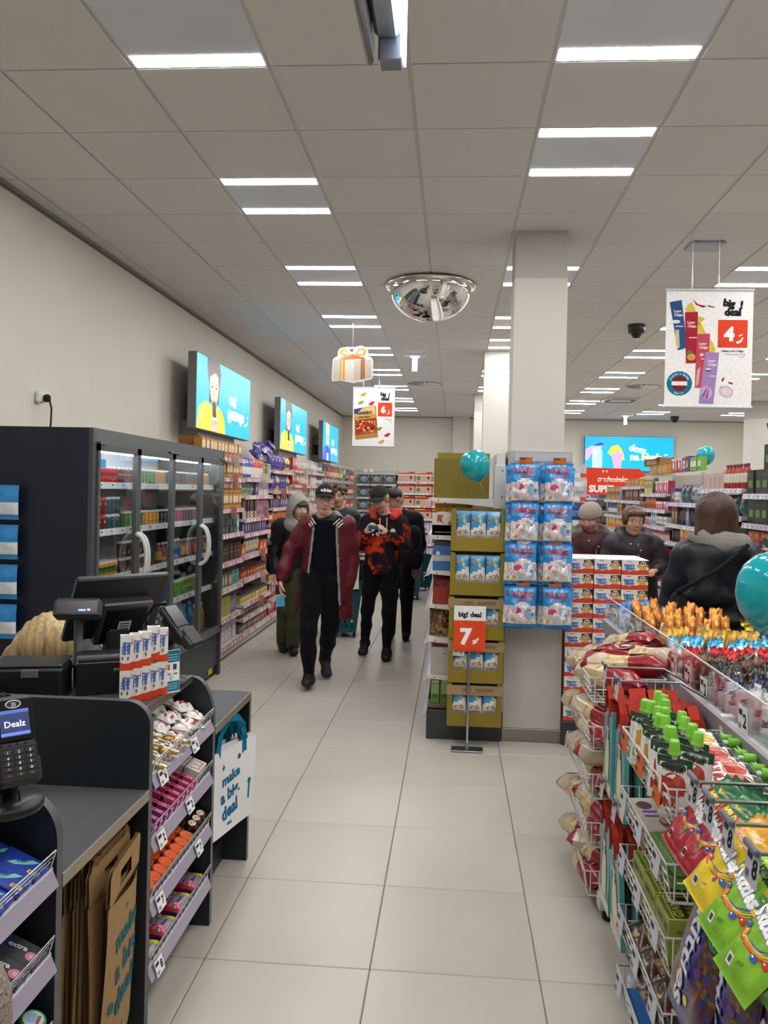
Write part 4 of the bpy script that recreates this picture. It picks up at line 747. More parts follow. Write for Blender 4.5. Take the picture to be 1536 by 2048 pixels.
pro('milkayel', 'yellow and purple chocolate bag', 'sweet bag', artbag(.14, .19, .06, [(.35, '#cdb73a'), (.6, '#58408c'), (1, '#d8c84a')], [('e', 0, .4, .3, .18, '#4a3580')], 8), .145, .06, .19)
pro('cream', 'cream and blue sweet bag', 'sweet bag', artbag(.15, .21, .06, [(.2, '#2a3a70'), (.7, '#d8cfa8'), (1, '#2d4a8c')], [('e', 0, .5, .3, .15, '#b08a3c')], 9), .155, .06, .21)
pro('orangetray', 'orange open sweet carton', 'carton', artbox(.16, .12, .08, '#d8612a', [('p', '#f0e0c4', [(-.4, .2), (-.1, .8), (.1, .3)]), ('r', 0, .9, 1, .1, '#a8421c')]), .165, .08, .12)
pro('orangepack', 'bright orange sweet pack', 'sweet pack', artbag(.13, .15, .05, [(.3, '#b8481c'), (1, '#dd7426')], [('e', 0, .5, .3, .2, '#8a3a1c'), ('t', 'reese', 0, .75, .12, '#f3d23a')], 10), .135, .05, .15)
def barcarton(key, desc, c1, c2, c3): # small carton of upright bars
    b, S = boxp(.055, .09, .1, c1, c1, c2); b.drect(S, 0, .085, .055, .03, c2, 1); b.drect(S, 0, .05, .045, .03, c3, 1.5); b.box((0, -.02, .11), (.05, .02, .02), c2, bev=.004); pro(key, desc, 'chocolate bar carton', b, .06, .09, .12)
barcarton('rbar', 'red and orange bar carton', '#b5482a', '#7a2418', '#d99a4a'); barcarton('obar', 'amber and brown bar carton', '#a8632a', '#5a2a1a', '#d8b06a'); barcarton('ybar', 'yellow and navy bar carton', '#c9b24a', '#3a3050', '#e2d8a8'); barcarton('bbar', 'brown and black bar carton', '#6a4632', '#1e1714', '#a88a6a'); barcarton('gbar', 'grey and black bar carton', '#7d7368', '#22201e', '#c2b8aa')
pro('redwhite', 'red white panelled box', 'sweet box', artbox(.11, .17, .06, '#b53230', [('r', 0, .55, .7, .5, '#e6dcd4'), ('e', 0, .35, .16, .1, '#2a1a18'), ('r', 0, .9, 1, .12, '#d8d0c8')]), .115, .06, .17)
pro('whitered', 'white box with red foot', 'sweet box', artbox(.11, .17, .06, '#dfd6ce', [('r', 0, .1, 1, .2, '#b53a34'), ('e', .1, .36, .16, .09, '#2a1a18'), ('r', 0, .8, .6, .1, '#c46a5e')]), .115, .06, .17)
pro('mintwhite', 'mint green sweet pack', 'sweet pack', artbox(.12, .18, .05, '#b8cdb8', [('r', 0, .55, .7, .4, '#e4ebe2'), ('r', 0, .15, 1, .15, '#5d9a78')]), .125, .05, .18)
pro('pinkpack', 'pale pink sweet pack', 'sweet pack', artbox(.11, .17, .05, '#d2b4b4', [('r', 0, .5, .7, .4, '#ecdcd8'), ('r', 0, .85, 1, .14, '#b06a72')]), .115, .05, .17)
pro('greenstripe', 'green striped sweet bag', 'sweet bag', artbag(.14, .18, .05, [(.2, '#2f6a4c'), (.6, '#c8d4d4'), (1, '#3d5f86')], [('p', '#24483a', [(-.4, .2), (.1, .8), (.3, .8), (-.1, .2)])], 11), .145, .05, .18)
for n, (cc, c2) in enumerate((('#2a2a2e', '#8a9a4a'), ('#8a2f5c', '#d98ab0'), ('#a8443c', '#e2b8a0'), ('#8a7a3c', '#d8cf9a'), ('#9a5f2c', '#e0b070'), ('#6a7f4a', '#c4ce9c'), ('#b8b0a4', '#7d6a92'))):
    pro('peg%d' % n, ('black and green', 'magenta', 'red', 'olive', 'amber', 'green', 'silver grey')[n]+' nut bag', 'snack bag', artbag(.17, .23, .05, [(.15, cc), (.5, c2), (1, cc)], [('e', 0, .35, .26, .13, c2), ('r', 0, .7, .7, .14, c2)], 20+n), .19, .05, .24)
class Run:
    def __init__(s, kind, front): s.kind, s.front = kind, front
    def loc(s, t, z, d, push=0.):
        if s.kind == 'L': return (s.front-.02-d/2-push, t, z), (0, 0, math.pi/2)
        if s.kind == 'R': return (s.front+.02+d/2+push, t, z), (0, 0, -math.pi/2)
        return (t, s.front+.02+d/2+push, z), (0, 0, 0)
LR = Run('L', -2.225); RR = Run('R', 2.45); BR = Run('B', 18.72)
def row(run, t0, t1, z, seq, where, end, stack=1, rnd=.04, grp=None, gap=.004):
    """seq: (key, count[, stack]) from t0 on; each front item is a thing of its own"""
    t = t0; kk = {}
    for q in seq:
        key, n = q[0], q[1]; st = q[2] if len(q) > 2 else stack
        if key is None: t += n; continue
        desc, cat, me, w, d, h = PRO[key]
        for i in range(n):
            if t+w > t1+.02: return
            idx = kk[key] = kk.get(key, -1)+1
            for lv in range(st):
                l, r = run.loc(t+w/2, z+.001+lv*(h+.001), d, .012*_h(t, z, lv))
                lv_ = '' if st == 1 else (('lower ', 'upper ') if st == 2 else ('bottom ', 'middle ', 'top '))[lv]
                ob(cat.replace(' ', '_'), me, None, l, (0, 0, r[2]+rnd*(_h(t, z, lv, 3)-.5)), f'{lv_}{desc}, {nth(idx)} from {end}, {where}', cat, grp or f'goods on the {where}')
            t += w+gap
def bay(run, t0, t1, levels, ztop, lab, strip='#c9858a', board='#cfccc8', depth=.42, tick=None, base='#c8c5c0', kick='#2b2b2c', peg=(), base_z=.12, light='#dcdce6'):
    """shelving bay along a run: back panel, uprights, boards with price strips"""
    t = thing('shelving_bay', lab, 'shelving')
    def B(a, b, z0, z1, p0, p1, col, m='plastic', g=None, bev=0):   # p: distance behind the front line
        g = g or MB(m)
        if run.kind == 'L': g.b2((run.front-p1, a, z0), (run.front-p0, b, z1), col, m, bev)
        elif run.kind == 'R': g.b2((run.front+p0, a, z0), (run.front+p1, b, z1), col, m, bev)
        else: g.b2((a, run.front+p0, z0), (b, run.front+p1, z1), col, m, bev)
        return g
    ob('back_panel', B(t0, t1, 0, ztop, depth, depth+.03, board), t)
    ob('upright', B(t0-.015, t0+.015, 0, ztop+.02, depth-.03, depth+.02, '#b9b6b2'), t)
    ob('plinth', B(t0, t1, .02, base_z, .012, depth, base, g=B(t0, t1, 0, .04, .03, depth, kick)), t)
    q = random.Random(int(t0*100)); pts = lambda tt, dz, p: (run.front-p, tt, dz) if run.kind == 'L' else ((run.front+p, tt, dz) if run.kind == 'R' else (tt, run.front+p, dz))
    for z in levels:
        s = ob('shelf_board', B(t0+.006, t1-.006, z-.03, z, 0.0, depth, board), t)
        a, b_ = t0+.008, t1-.008; P = [pts(a, z+.004, .0), pts(a, z+.004, -.006), pts(a, z-.042, -.018), pts(a, z-.042, .0)]
        off = np.array(pts(b_, 0, 0))-np.array(pts(a, 0, 0)); ob('price_strip', MB('gloss').prism(P, off, strip), s)
        g = MB('paper'); tt = a+.03
        while tt < b_-.08:
            w = q.uniform(.05, .09); cc = q.choice(tick or ('#d8b4b6', '#e4d2d4', '#cf9a9e', '#d9dbe4')); y0 = -.0085
            g.quad([pts(tt, z-.002, y0+.0005), pts(tt+w, z-.002, y0+.0005), pts(tt+w, z-.036, y0-.0095), pts(tt, z-.036, y0-.0095)], cc); g.quad([pts(tt+.006, z-.01, y0-.0025), pts(tt+w*.5, z-.01, y0-.0025), pts(tt+w*.5, z-.022, y0-.006), pts(tt+.006, z-.022, y0-.006)], '#a86a70' if q.random() < .7 else '#70747e'); tt += w+q.uniform(.01, .05)
        ob('shelf_tickets', g, s, kind='stuff')
    for z, tl in peg:
        g = MB('metal')
        for tt in tl: g.tube([pts(tt, z, depth-.01), pts(tt, z, .05), pts(tt, z+.02, .03)], .004, '#b9bcc2', n=5)
        ob('peg_hooks', g, t, kind='stuff')
        g = MB('paper')
        for tt in tl: g.box(pts(tt, z+.03, .025), (.004, .05, .035) if run.kind != 'B' else (.05, .004, .035), q.choice(('#c9cbd8', '#d8d8e2')))
        ob('hook_tickets', g, t, kind='stuff')
    return t
def wobbler(loc, rot, lab, red=True):
    b = MB('paper').box((0, 0, 0), (.09, .002, .13), '#e0a898' if red else '#ece8e6'); S = Plane((0, -.001, 0), (1, 0, 0), (0, 0, 1)); b.drect(S, 0, .045, .1, .05, '#f0e4e0', 1); b.drect(S, 0, .05, .06, .02, '#c85a48', 2); b.drect(S, 0, -.02, .07, .03, '#d86a54', 1); b.drect(S, 0, -.05, .05, .012, '#d86a54', 1)
    ob('promo_card', b, None, loc, rot, lab, 'promo card')
LZ = [[2.0, 1.80, 1.49, 1.24, .96, .70, .41, .135], [1.81, 1.62, 1.37, 1.205, .97, .72, .45, .30, .135], [1.93, 1.675, 1.46, 1.25, 1.05, .8, .55, .33, .135], [1.97, 1.76, 1.56, 1.37, 1.15, .9, .65, .4, .135], [1.97, 1.76, 1.56, 1.37, 1.15, .9, .65, .4, .135]]
LB = [(7.12, 8.27), (8.27, 9.58), (9.58, 10.88), (10.88, 12.2), (12.2, 13.5)]
for k, (a, b_) in enumerate(LB): bay(LR, a, b_, LZ[k], 2.06 if k else 2.06, f'sweet shelving along the left wall, {nth(k)} bay beyond the cooler', strip='#c08f94')
W = 'from the cooler'
def lrow(k, lev, seq, stack=1, **kw): row(LR, LB[k][0]+.03, LB[k][1]-.01, LZ[k][lev], seq, f'{nth(lev)} shelf, {nth(k)} left bay', 'the cooler', stack, **kw)
lrow(0, 0, [(None, -.25), ('toffee', 11)]); lrow(0, 1, [(None, .3), ('toffee', 7)]); lrow(0, 2, [(None, .3), ('toffee', 7, 2)]); lrow(0, 3, [(None, .3), ('afters', 5, 3), ('tealbar', 1)]); lrow(0, 4, [(None, .3), ('navybox', 1), ('merci', 5)]); lrow(0, 5, [(None, .3), ('gold', 4), ('tealbox', 2)]); lrow(0, 6, [(None, .3), ('limebox', 3), ('purplebox', 3)]); lrow(0, 7, [(None, .3), ('lilac', 5)])
lrow(1, 0, [('knop', 3), ('kred', 3), ('yellowbar', 1), ('darkbar', 1), ('yellowbar', 1), ('tealbar', 2)]); lrow(1, 1, [('tealbag', 3), ('bluebox', 1), ('whitebar', 6)]); lrow(1, 2, [('darkbar', 10), ('pinkfilm', 4)]); lrow(1, 3, [('milka', 3), ('milka2', 4), ('milka', 3)]); lrow(1, 4, [('orangetray', 1), ('cream', 4), ('orangetray', 2)])
lrow(1, 5, [('rbar', 10), ('obar', 8)]); lrow(1, 6, [('ybar', 19)]); lrow(1, 7, [('bbar', 19)]); lrow(1, 8, [('gbar', 14), ('rbar', 5)])
lrow(2, 0, [('milkabag', 5), ('milkayel', 3)]); lrow(2, 1, [('milkabag', 2), ('milkayel', 1), ('milkabag', 3), ('milkayel', 2)]); lrow(2, 2, [('milka2', 4), ('milkayel', 1), ('milka', 6)]); lrow(2, 3, [('orangepack', 9)]); lrow(2, 4, [('cream', 2), ('orangepack', 6)]); lrow(2, 5, [('redwhite', 10)]); lrow(2, 6, [('ybar', 20)]); lrow(2, 7, [('redwhite', 10)]); lrow(2, 8, [('redwhite', 10)])
for k in (3, 4):
    for lev in range(9):
        A = [[('redwhite', 3), ('whitered', 4), ('mintwhite', 3)], [('redwhite', 4), ('whitered', 3), ('pinkpack', 4)], [('whitered', 6), ('redwhite', 3)], [('redwhite', 5), ('greenstripe', 4)]]
        B_ = [[('mintwhite', 2), ('pinkpack', 3), ('greenstripe', 4)], [('pinkpack', 5), ('greenstripe', 4)]]
        lrow(k, lev, A[lev % 4] if k == 3 else B_[lev % 2])
# purple bags heaped on top of the third bay
for k in range(9):
    ob('sweet_bag', PRO['milkabag'][2], None, (-2.36-.05*(k % 2), 9.62+.085*k, 2.055+.045*(k % 3)+.05*(k > 5)), (-.9+.5*_h(k), .4*(_h(k, 2)-.5), math.pi/2+.6*(_h(k, 3)-.5)), f'purple chocolate bag heaped on top of the left shelving, {nth(k)} from the cooler', 'sweet bag', 'purple bags heaped on the shelving')
# toffee cartons on the cooler side
t = thing('toffee_carton', 'brown printed sweet carton peeping over the cooler top', 'carton', (-2.42, 7.3, 2.0), (0, 0, math.pi/2)); ob('carton', MB('card').prism([(-.3, -.12, .0), (.3, -.12, 0), (.3, -.12, .06), (-.3, -.12, .17)], (0, .2, 0), '#8a5a2c'), t); ob('print', (lambda b: (b.dtext(Plane((0, -.121, 0), (1, 0, 0), (0, 0, 1)), 'Toffifee', -.05, .06, .05, '#e6d8c4', 1, .03), b)[1])(MB('card')), t)
pegt = [13.62+.21*k for k in range(20)]
bay(LR, 13.5, 17.9, [.135], 2.2, 'long pegboard bay of hanging nut bags at the far left', strip='#c9c6d2', peg=[(2.14-.31*k, pegt) for k in range(6)])
for r in range(6):
    for k, tt in enumerate(pegt):
        key = 'peg%d' % ((k//2+r) % 7 if _h(r, k//2) > .3 else (k//2) % 7); desc, cat, me, w, d, h = PRO[key]
        ob('snack_bag', me, None, (-2.28-.02*_h(k, r), tt, 2.14-.31*r-h), (.08, 0, math.pi/2+.3*(_h(k, r, 2)-.5)), f'{desc}, {nth(r)} peg row from top, {nth(k)} along left wall', cat, 'nut bags on the far left pegs')
for n, (y, z) in enumerate(((7.75, 2.0), (7.72, 1.80), (7.7, 1.49), (8.9, 1.81), (9.05, 1.46), (10.0, 1.66), (11.5, 1.95), (11.4, 1.75), (8.95, .97), (8.95, .72), (8.9, .45))):
    wobbler((-2.17, y, z-.035), (-.1, 0, math.pi/2+.9), f'red and white promo card clipped to the left shelving, {nth(n)} of eleven counted downwards', n % 3 != 0)
# ================================================================ RIGHT-HAND RUN, BACK WALL
pro('tancarton', 'tan display carton', 'carton', artbox(.2, .1, .1, '#a9804e', [('r', 0, .5, .7, .5, '#c9a25c'), ('t', 'Snack', 0, .5, .3, '#6a4420')], '#8f6a3e', '#b08a58'), .205, .1, .1)
pro('yelcarton', 'amber striped carton', 'carton', artbox(.22, .1, .1, '#b88a3a', [('p', '#e6c25a', [(-.4, .3), (-.3, .7), (-.22, .7), (-.32, .3)]), ('p', '#e6c25a', [(-.2, .3), (-.1, .7), (-.02, .7), (-.12, .3)]), ('p', '#e6c25a', [(0, .3), (.1, .7), (.18, .7), (.08, .3)])]), .225, .1, .1)
pro('choc2', 'brown snack pack', 'snack pack', artbox(.11, .2, .06, '#6a4034', [('r', 0, .5, .6, .4, '#a98a78'), ('r', 0, .9, 1, .1, '#8a3a34')]), .115, .06, .2)
pro('green2', 'green upright tube', 'snack tube', artbox(.09, .2, .06, '#35682e', [('p', '#6aa23f', [(-.5, 0), (.5, 0), (.5, .3), (0, .5), (-.5, .3)]), ('p', '#20421c', [(-.2, .5), (.1, .95), (.3, .95), (0, .5)])]), .095, .06, .2)
pro('candystripe', 'white and red striped carton', 'carton', artbox(.13, .16, .08, '#d9cdc6', [('r', -.3, .4, .12, .8, '#a8403c'), ('r', 0, .4, .12, .8, '#a8403c'), ('r', .3, .4, .12, .8, '#a8403c'), ('r', 0, .85, 1, .2, '#c9b0a4')]), .135, .08, .16)
pro('blackgreen', 'black and green pack', 'snack pack', artbox(.14, .2, .08, '#1c1e1c', [('r', 0, .42, .6, .3, '#5f8a3a'), ('r', 0, .8, .5, .1, '#3a3f3a')], '#141514', '#2a2c2a'), .145, .08, .2)
pro('redcarton', 'crimson and white carton', 'carton', artbox(.19, .15, .08, '#b02a44', [('e', -.1, .5, .2, .3, '#d8cfd2'), ('r', .42, .5, .14, .8, '#e6e0e0'), ('r', 0, .92, 1, .16, '#d9d2d4')]), .195, .08, .15)
pro('violet', 'violet box with yellow mark', 'box', artbox(.16, .16, .08, '#4f2f86', [('p', '#d9b83a', [(-.3, .3), (-.1, .75), (-.05, .5), (.2, .75), (.1, .25)])]), .165, .08, .16)
pro('silver', 'silver snack bag', 'snack bag', artbag(.17, .19, .07, [(.15, '#6d737c'), (.5, '#a9aeb4'), (1, '#8b9198')], [('e', 0, .45, .3, .16, '#3f4650')], 31, m='foil'), .175, .07, .19)
pro('tealsnack', 'dark teal snack bag', 'snack bag', artbag(.17, .19, .07, [(.15, '#17333a'), (.5, '#2f5d62'), (1, '#1c3f46')], [('e', 0, .45, .25, .14, '#a9c0c0')], 32), .175, .07, .19)
pro('orangejar', 'orange red spice carton', 'carton', artbox(.12, .13, .07, '#b8502a', [('r', 0, .3, 1, .3, '#8a2a20'), ('r', 0, .75, .6, .2, '#d98a4a')]), .125, .07, .13)
pro('pinkrow', 'pink and white tub', 'tub', artbox(.1, .1, .08, '#c2506a', [('r', 0, .8, 1, .3, '#e4dada'), ('e', 0, .4, .25, .2, '#e6c0c8')]), .105, .08, .1)
pro('whitetub', 'white tub with brown foot', 'tub', artbox(.09, .12, .07, '#dcd8d0', [('r', 0, .15, 1, .25, '#7a5a40'), ('r', 0, .6, .5, .2, '#5d8a80')]), .095, .07, .12)
pro('darkstick', 'dark bottle with silver band', 'bottle', bottle(.035, .2, '#231f22', '#8d8f92', '#4a4648', 'gloss', 9), .075, .07, .2)
pro('sauce', 'red sauce bottle', 'bottle', bottle(.036, .22, '#9c2424', '#5a1a18', '#d9cfc4', 'gloss', 9), .078, .072, .22)
pro('lollies', 'yellow pink sweet pack', 'sweet pack', artbox(.07, .17, .05, '#d8b84a', [('r', 0, .3, 1, .3, '#c2506a'), ('r', 0, .8, .6, .2, '#e4d8b4'), ('r', 0, .55, .8, .1, '#e87a3a')]), .075, .05, .17)
pro('pinkbag', 'dusty red sweet bag', 'sweet bag', artbag(.15, .18, .06, [(.2, '#8a3a44'), (.6, '#c9a4a4'), (1, '#a8404c')], [('e', 0, .42, .26, .15, '#e2d0c8')], 33), .155, .06, .18)
pro('lilacbox', 'lilac blue pack', 'pack', artbox(.1, .2, .06, '#6f7396', [('r', 0, .5, .7, .5, '#9a9cb8'), ('r', 0, .85, 1, .15, '#4d4f78')]), .105, .06, .2)
pro('peanut', 'tan paper snack pack', 'snack pack', artbox(.1, .2, .06, '#a8875f', [('r', 0, .5, .7, .3, '#7a5a38'), ('e', 0, .75, .2, .1, '#d8c49a')]), .105, .06, .2)
pro('greenlite', 'lime and white pack', 'pack', artbox(.12, .14, .06, '#7fae4c', [('r', 0, .5, .7, .4, '#e2e8d8'), ('r', 0, .2, .5, .1, '#3f7a30')]), .125, .06, .14)
RB = [(5.65, 6.89), (6.89, 8.13), (8.13, 9.32), (9.32, 10.55), (10.55, 11.8), (11.8, 13.05), (13.7, 15.0), (15.0, 16.3)]
RZ = [[1.745, 1.50, 1.31, 1.10, .85, .6, .35, .135], [1.79, 1.55, 1.33, 1.10, .85, .6, .35, .135], [1.645, 1.405, 1.205, .99, .78, .55, .35, .135], [1.745, 1.553, 1.352, 1.16, .95, .7, .4, .135], [1.84, 1.643, 1.42, 1.2, 1.0, .75, .45, .135], [1.648, 1.415, 1.2, 1.0, .75, .5, .135], [1.66, 1.45, 1.2, .9, .6, .135], [1.75, 1.5, 1.2, .9, .6, .135]]
for k, (a, b_) in enumerate(RB): bay(RR, a, b_, RZ[k], 1.98, f'grey snack shelving on the right side, {nth(k)} bay from the near end', strip='#a9a8bc', board='#b9b7b4', tick=('#c9c9d6', '#d6d6de', '#b9bac8'))
RS = [[[('blackgreen', 8)], [('blackgreen', 8)], [('orangejar', 9)], [('redwhite', 9)], [('greenlite', 9)]],
      [[('sauce', 3), ('sauce', 4), ('candystripe', 4), ('green2', 3)], [('tealsnack', 6)], [('darkstick', 14)], [('orangejar', 9)], [('redcarton', 6)]],
      [[('silver', 2), ('tealsnack', 2), ('whitetub', 2), ('violet', 1)], [('peanut', 1), ('darkstick', 3), ('lilacbox', 1), ('darkstick', 4), ('choc2', 2)], [('whitetub', 3), ('lollies', 5), ('darkstick', 4)], [('pinkbag', 6)], [('silver', 6)]],
      [[('redcarton', 3), ('darkstick', 2), ('yellowbar', 4)], [('pinkrow', 5), ('orangejar', 4)], [('whitetub', 5), ('tealbar', 3), ('pinkrow', 3)], [('pinkbag', 4), ('pinkbag', 3)], [('redwhite', 8)]],
      [[('yelcarton', 2), ('tancarton', 3)], [('choc2', 9)], [('yellowbar', 4), ('lollies', 3), ('violet', 1), ('peanut', 2)], [('lollies', 14)], [('orangejar', 9)]],
      [[('lilacbox', 1), ('peanut', 10)], [('peanut', 3), ('greenstripe', 5)], [('lollies', 15)], [('redwhite', 9)], [('pinkbag', 7)]],
      [[('lilacbox', 5), ('pinkbag', 3)], [('lilacbox', 11)], [('choc2', 10)], [('tealbar', 6), ('pinkpack', 4)], [('limebox', 7)]],
      [[('lilacbox', 11)], [('lilacbox', 11)], [('purplebox', 8)], [('tealbox', 8)], [('lilac', 8)]]]
for k in range(len(RB)):
    for lev, seq in enumerate(RS[k]): row(RR, RB[k][0]+.03, RB[k][1]-.01, RZ[k][lev], seq, f'{nth(lev)} shelf, {nth(k)} right bay', 'the near end')
for k in range(len(RB)):
    for lev in range(len(RS[k]), len(RZ[k])): row(RR, RB[k][0]+.03, RB[k][1]-.01, RZ[k][lev], [(('limebox', 'purplebox', 'tealbox', 'redwhite', 'lilac')[(k+lev) % 5], 9)], f'{nth(lev)} shelf, {nth(k)} right bay', 'the near end')
# things standing on top of the run
row(RR, 8.16, 9.3, 1.985, [('greenlite', 3), ('violet', 1), ('whitetub', 1), ('redcarton', 4)], 'top of the third right bay', 'the near end')
row(RR, 9.4, 10.5, 1.985, [('yelcarton', 2), ('tancarton', 2)], 'top of the fourth right bay', 'the near end')
row(RR, 11.9, 13, 1.86, [('peanut', 10)], 'raised back row of the sixth right bay', 'the near end') if False else None
t = thing('snack_carton', 'open brown cardboard carton lying on top of the right run', 'carton', (2.62, 10.35, 2.09), (0, 0, -1.2)); ob('carton', MB('card').box((0, 0, .06), (.34, .22, .12), '#9a7148', bev=.003), t); ob('flap', MB('card').box((.02, -.16, .11), (.34, .1, .004), '#ad8456', rot=(.5, 0, 0)), t); ob('print', (lambda b: (b.drect(Plane((0, -.1115, .06), (1, 0, 0), (0, 0, 1)), 0, 0, .2, .06, '#d8c8ac', 1), b)[1])(MB('card')), t)
for k in range(4): ob('black_tray', PRO['blackgreen'][2], None, (2.56, 6.05+.17*k, 1.95), (0, 0, -math.pi/2+.1*(k % 2)), f'black tray of pots stacked on the nearest right bay, {nth(k)} from the near end', 'tray', 'black trays on top of the nearest right bay')
for k in range(5): ob('black_pot', PRO['blackgreen'][2], None, (2.66, 6.0+.17*k, 2.15), (.25, 0, -math.pi/2), f'black pot on top of the black trays, {nth(k)} from the near end', 'pot', 'black pots topmost on the right')
# red promotion arrow on a post, back-wall screen is in the screens part
t = thing('promo_arrow', 'red arrow sign with white handwriting under the blue cleaning screen', 'sign', (2.55, 13.35, 0)); ob('post', MB('metal').tube([(0, 0, 0), (0, 0, 1.9)], .015, '#b9bcc0', n=8), t); ob('foot', MB('metal').lathe([(0, 0), (.16, 0), (.16, .012), (.02, .02), (0, .02)], '#8f9296', n=20), t)
ob('arrow_board', MB('paper').prism([(-.40, 0, 1.72), (.45, 0, 1.72), (.45, 0, 1.98), (.62, 0, 2.05), (.52, 0, 2.16), (-.40, 0, 2.17)], (0, .015, 0), '#d8452e'), t); b = MB('paper'); S = Plane((0, -.001, 0), (1, 0, 0), (0, 0, 1)); b.dtext(S, 'o choinka', .08, 1.985, .09, '#f4e4de', 1, .02, .3, maxw=.7); b.drect(S, .1, 1.985, .5, .014, '#f4e4de', 2, rot=-.05); b.dtext(S, 'SUPER', -.08, 1.82, .11, '#f8f0ec', 1, .05, maxw=.6); b.dtext(S, 'o o', -.05, 2.12, .05, '#f4e4de', 1, .02); ob('lettering', b, t, label='white lettering o choinka SUPER')
# peg end between the pillar and the ladies
t = thing('peg_end', 'white end rack with priced hooks right of the striped sweets pillar', 'rack', (1.06, 8.2, 0)); ob('back_panel', MB('plastic').b2((-.27, 0, 0), (.27, .03, 2.0), '#d5d4d2'), t); ob('base', MB('plastic').b2((-.27, -.4, 0), (.27, 0, .14), '#bdbbb8', bev=.004), t); ob('side_post', MB('plastic').b2((.25, -.03, 0), (.285, .03, 2.02), '#c9c8c6'), t); ob('side_post', MB('plastic').b2((-.285, -.03, 0), (-.25, .03, 2.02), '#c9c8c6'), t)
hk = MB('metal').tube([(0, 0, 0), (0, -.28, 0), (0, -.3, .015)], .004, '#c0c2c6', n=5).mesh('hook'); tk = MB('paper').box((-.03, -.3, .02), (.06, .003, .04), '#e6e6ea').box((.03, -.3, .02), (.06, .003, .04), '#e4573c').mesh('hook_ticket')
pcol = [('green and white', '#6aa04c', '#e6ebe6'), ('blue and white', '#2f6fc0', '#dfe6ee'), ('white', '#d8dade', '#b9c4d0'), ('navy', '#24408c', '#6d88c0')]
pm = [artbag(.15, .17, .04, [(.2, a), (.6, b_), (1, a)], [('e', 0, .4, .25, .14, a)], 40+i).mesh('peg_pack') for i, (n, a, b_) in enumerate(pcol)]
for r in range(7):
    for q in range(3):
        z = 1.88-.235*r; x = -.18+.18*q; h_ = ob('hook', hk, t, (x, 0, z)); ob('hook_ticket', tk, h_)
        i = (r+q) % 4; ob('peg_pack', pm[i], None, (1.06+x, 7.95, z-.185), (.06, 0, .15*(_h(r, q)-.5)), f'{pcol[i][0]} hanging pack on the white end rack, {nth(r)} hook row, {("left", "middle", "right")[q]}', 'hanging pack', 'packs on the white end rack')
# back wall: grey patterned packs on the left, red boxes and purple boxes to the right
pro('bulbpack', 'grey pack with blue disc', 'pack', artbox(.3, .24, .12, '#4c4f42', [('e', 0, .5, .32, .3, '#7d8fae'), ('e', -.05, .6, .14, .1, '#a9b6c8'), ('e', -.38, .75, .1, .12, '#8a8a6c'), ('e', .38, .75, .1, .12, '#8a8a6c'), ('e', -.38, .25, .1, .12, '#6d6e50'), ('e', .38, .25, .1, .12, '#6d6e50')], '#3d4036'), .305, .12, .24)
pro('redhouse', 'red box with green patch', 'box', artbox(.4, .235, .15, '#c0392f', [('r', 0, .28, 1, .56, '#d8a898'), ('e', -.3, .35, .12, .2, '#3f8a50'), ('e', .28, .42, .06, .16, '#2a1c1a'), ('r', 0, .62, 1, .08, '#e6cfc4'), ('p', '#e8c86a', [(-.5, .86), (.2, .9), (.1, 1), (-.5, 1)])], '#9a2c26'), .41, .15, .235)
pro('redplain', 'red box with pale picture', 'box', artbox(.4, .235, .15, '#c0392f', [('r', 0, .28, 1, .56, '#d8a898'), ('e', .28, .42, .06, .16, '#2a1c1a'), ('r', 0, .62, 1, .08, '#e6cfc4'), ('p', '#e8c86a', [(-.5, .86), (.2, .9), (.1, 1), (-.5, 1)])], '#9a2c26'), .41, .15, .235)
pro('purpledeer', 'white and purple patterned box', 'box', artbox(.25, .235, .15, '#cfc6d4', [('p', '#7d4a8c', [(-.3, .1), (-.1, .9), (.1, .9), (-.05, .5), (.3, .2), (.3, .1)]), ('r', 0, .92, 1, .12, '#5a3a70'), ('e', .2, .7, .12, .12, '#a884b4')], '#7d5a8c'), .257, .15, .235)
BA = (-2.32, -1.36); BBs = [(-1.36, -.12), (-.12, 1.12)]
AZ = [1.86, 1.545, 1.24, .975, .73, .46, .2]; BZ = [1.935, 1.665, 1.365, 1.06, .765, .46, .17]
bay(BR, *BA, AZ, 2.2, 'white back wall shelving with grey green packs', strip='#c9c9cf', board='#c4c2bf', tick=('#dcdce0', '#e08a72', '#c9c9cf'))
for k, q in enumerate(BBs): bay(BR, *q, BZ, 2.2, f'white back wall shelving with red boxes, {nth(k)} from the left', strip='#cfcfd6', board='#cccac7', tick=('#e2e2e6', '#e8806a', '#d2d2d8'))
for lev, z in enumerate(AZ): row(BR, BA[0]+.02, BA[1], z, [('bulbpack', 3)], f'{nth(lev)} shelf of the left back bay', 'the left', rnd=0)
for k, q in enumerate(BBs):
    for lev, z in enumerate(BZ): row(BR, q[0]+.02, q[1], z, [('redplain', 1), ('redhouse', 1), ('redplain', 1)] if lev < 4 else [('purpledeer', 4)], f'{nth(lev)} shelf, {nth(k)} red bay', 'the left', rnd=.02)
b = MB('paper'); b.lathe([(.02, 0), (.055, 0), (.055, .1), (.02, .1)], '#e6e4e0', n=16, ctr=(0, .05, .055), ax=(0, -1, 0)); me = b.mesh('paper_roll')
for k in range(2): ob('paper_roll', me, None, (-2.12+.14*k, 18.8, 2.115), (0, 0, 0), f'white paper roll lying on top of the back shelving, {nth(k)} from left', 'paper roll')
b = MB('plastic')
struct('shelf_valance', MB('plastic').b2((BA[0], 18.74, 2.09), (BBs[1][1], 19.14, 2.115), '#d9d7d3'))
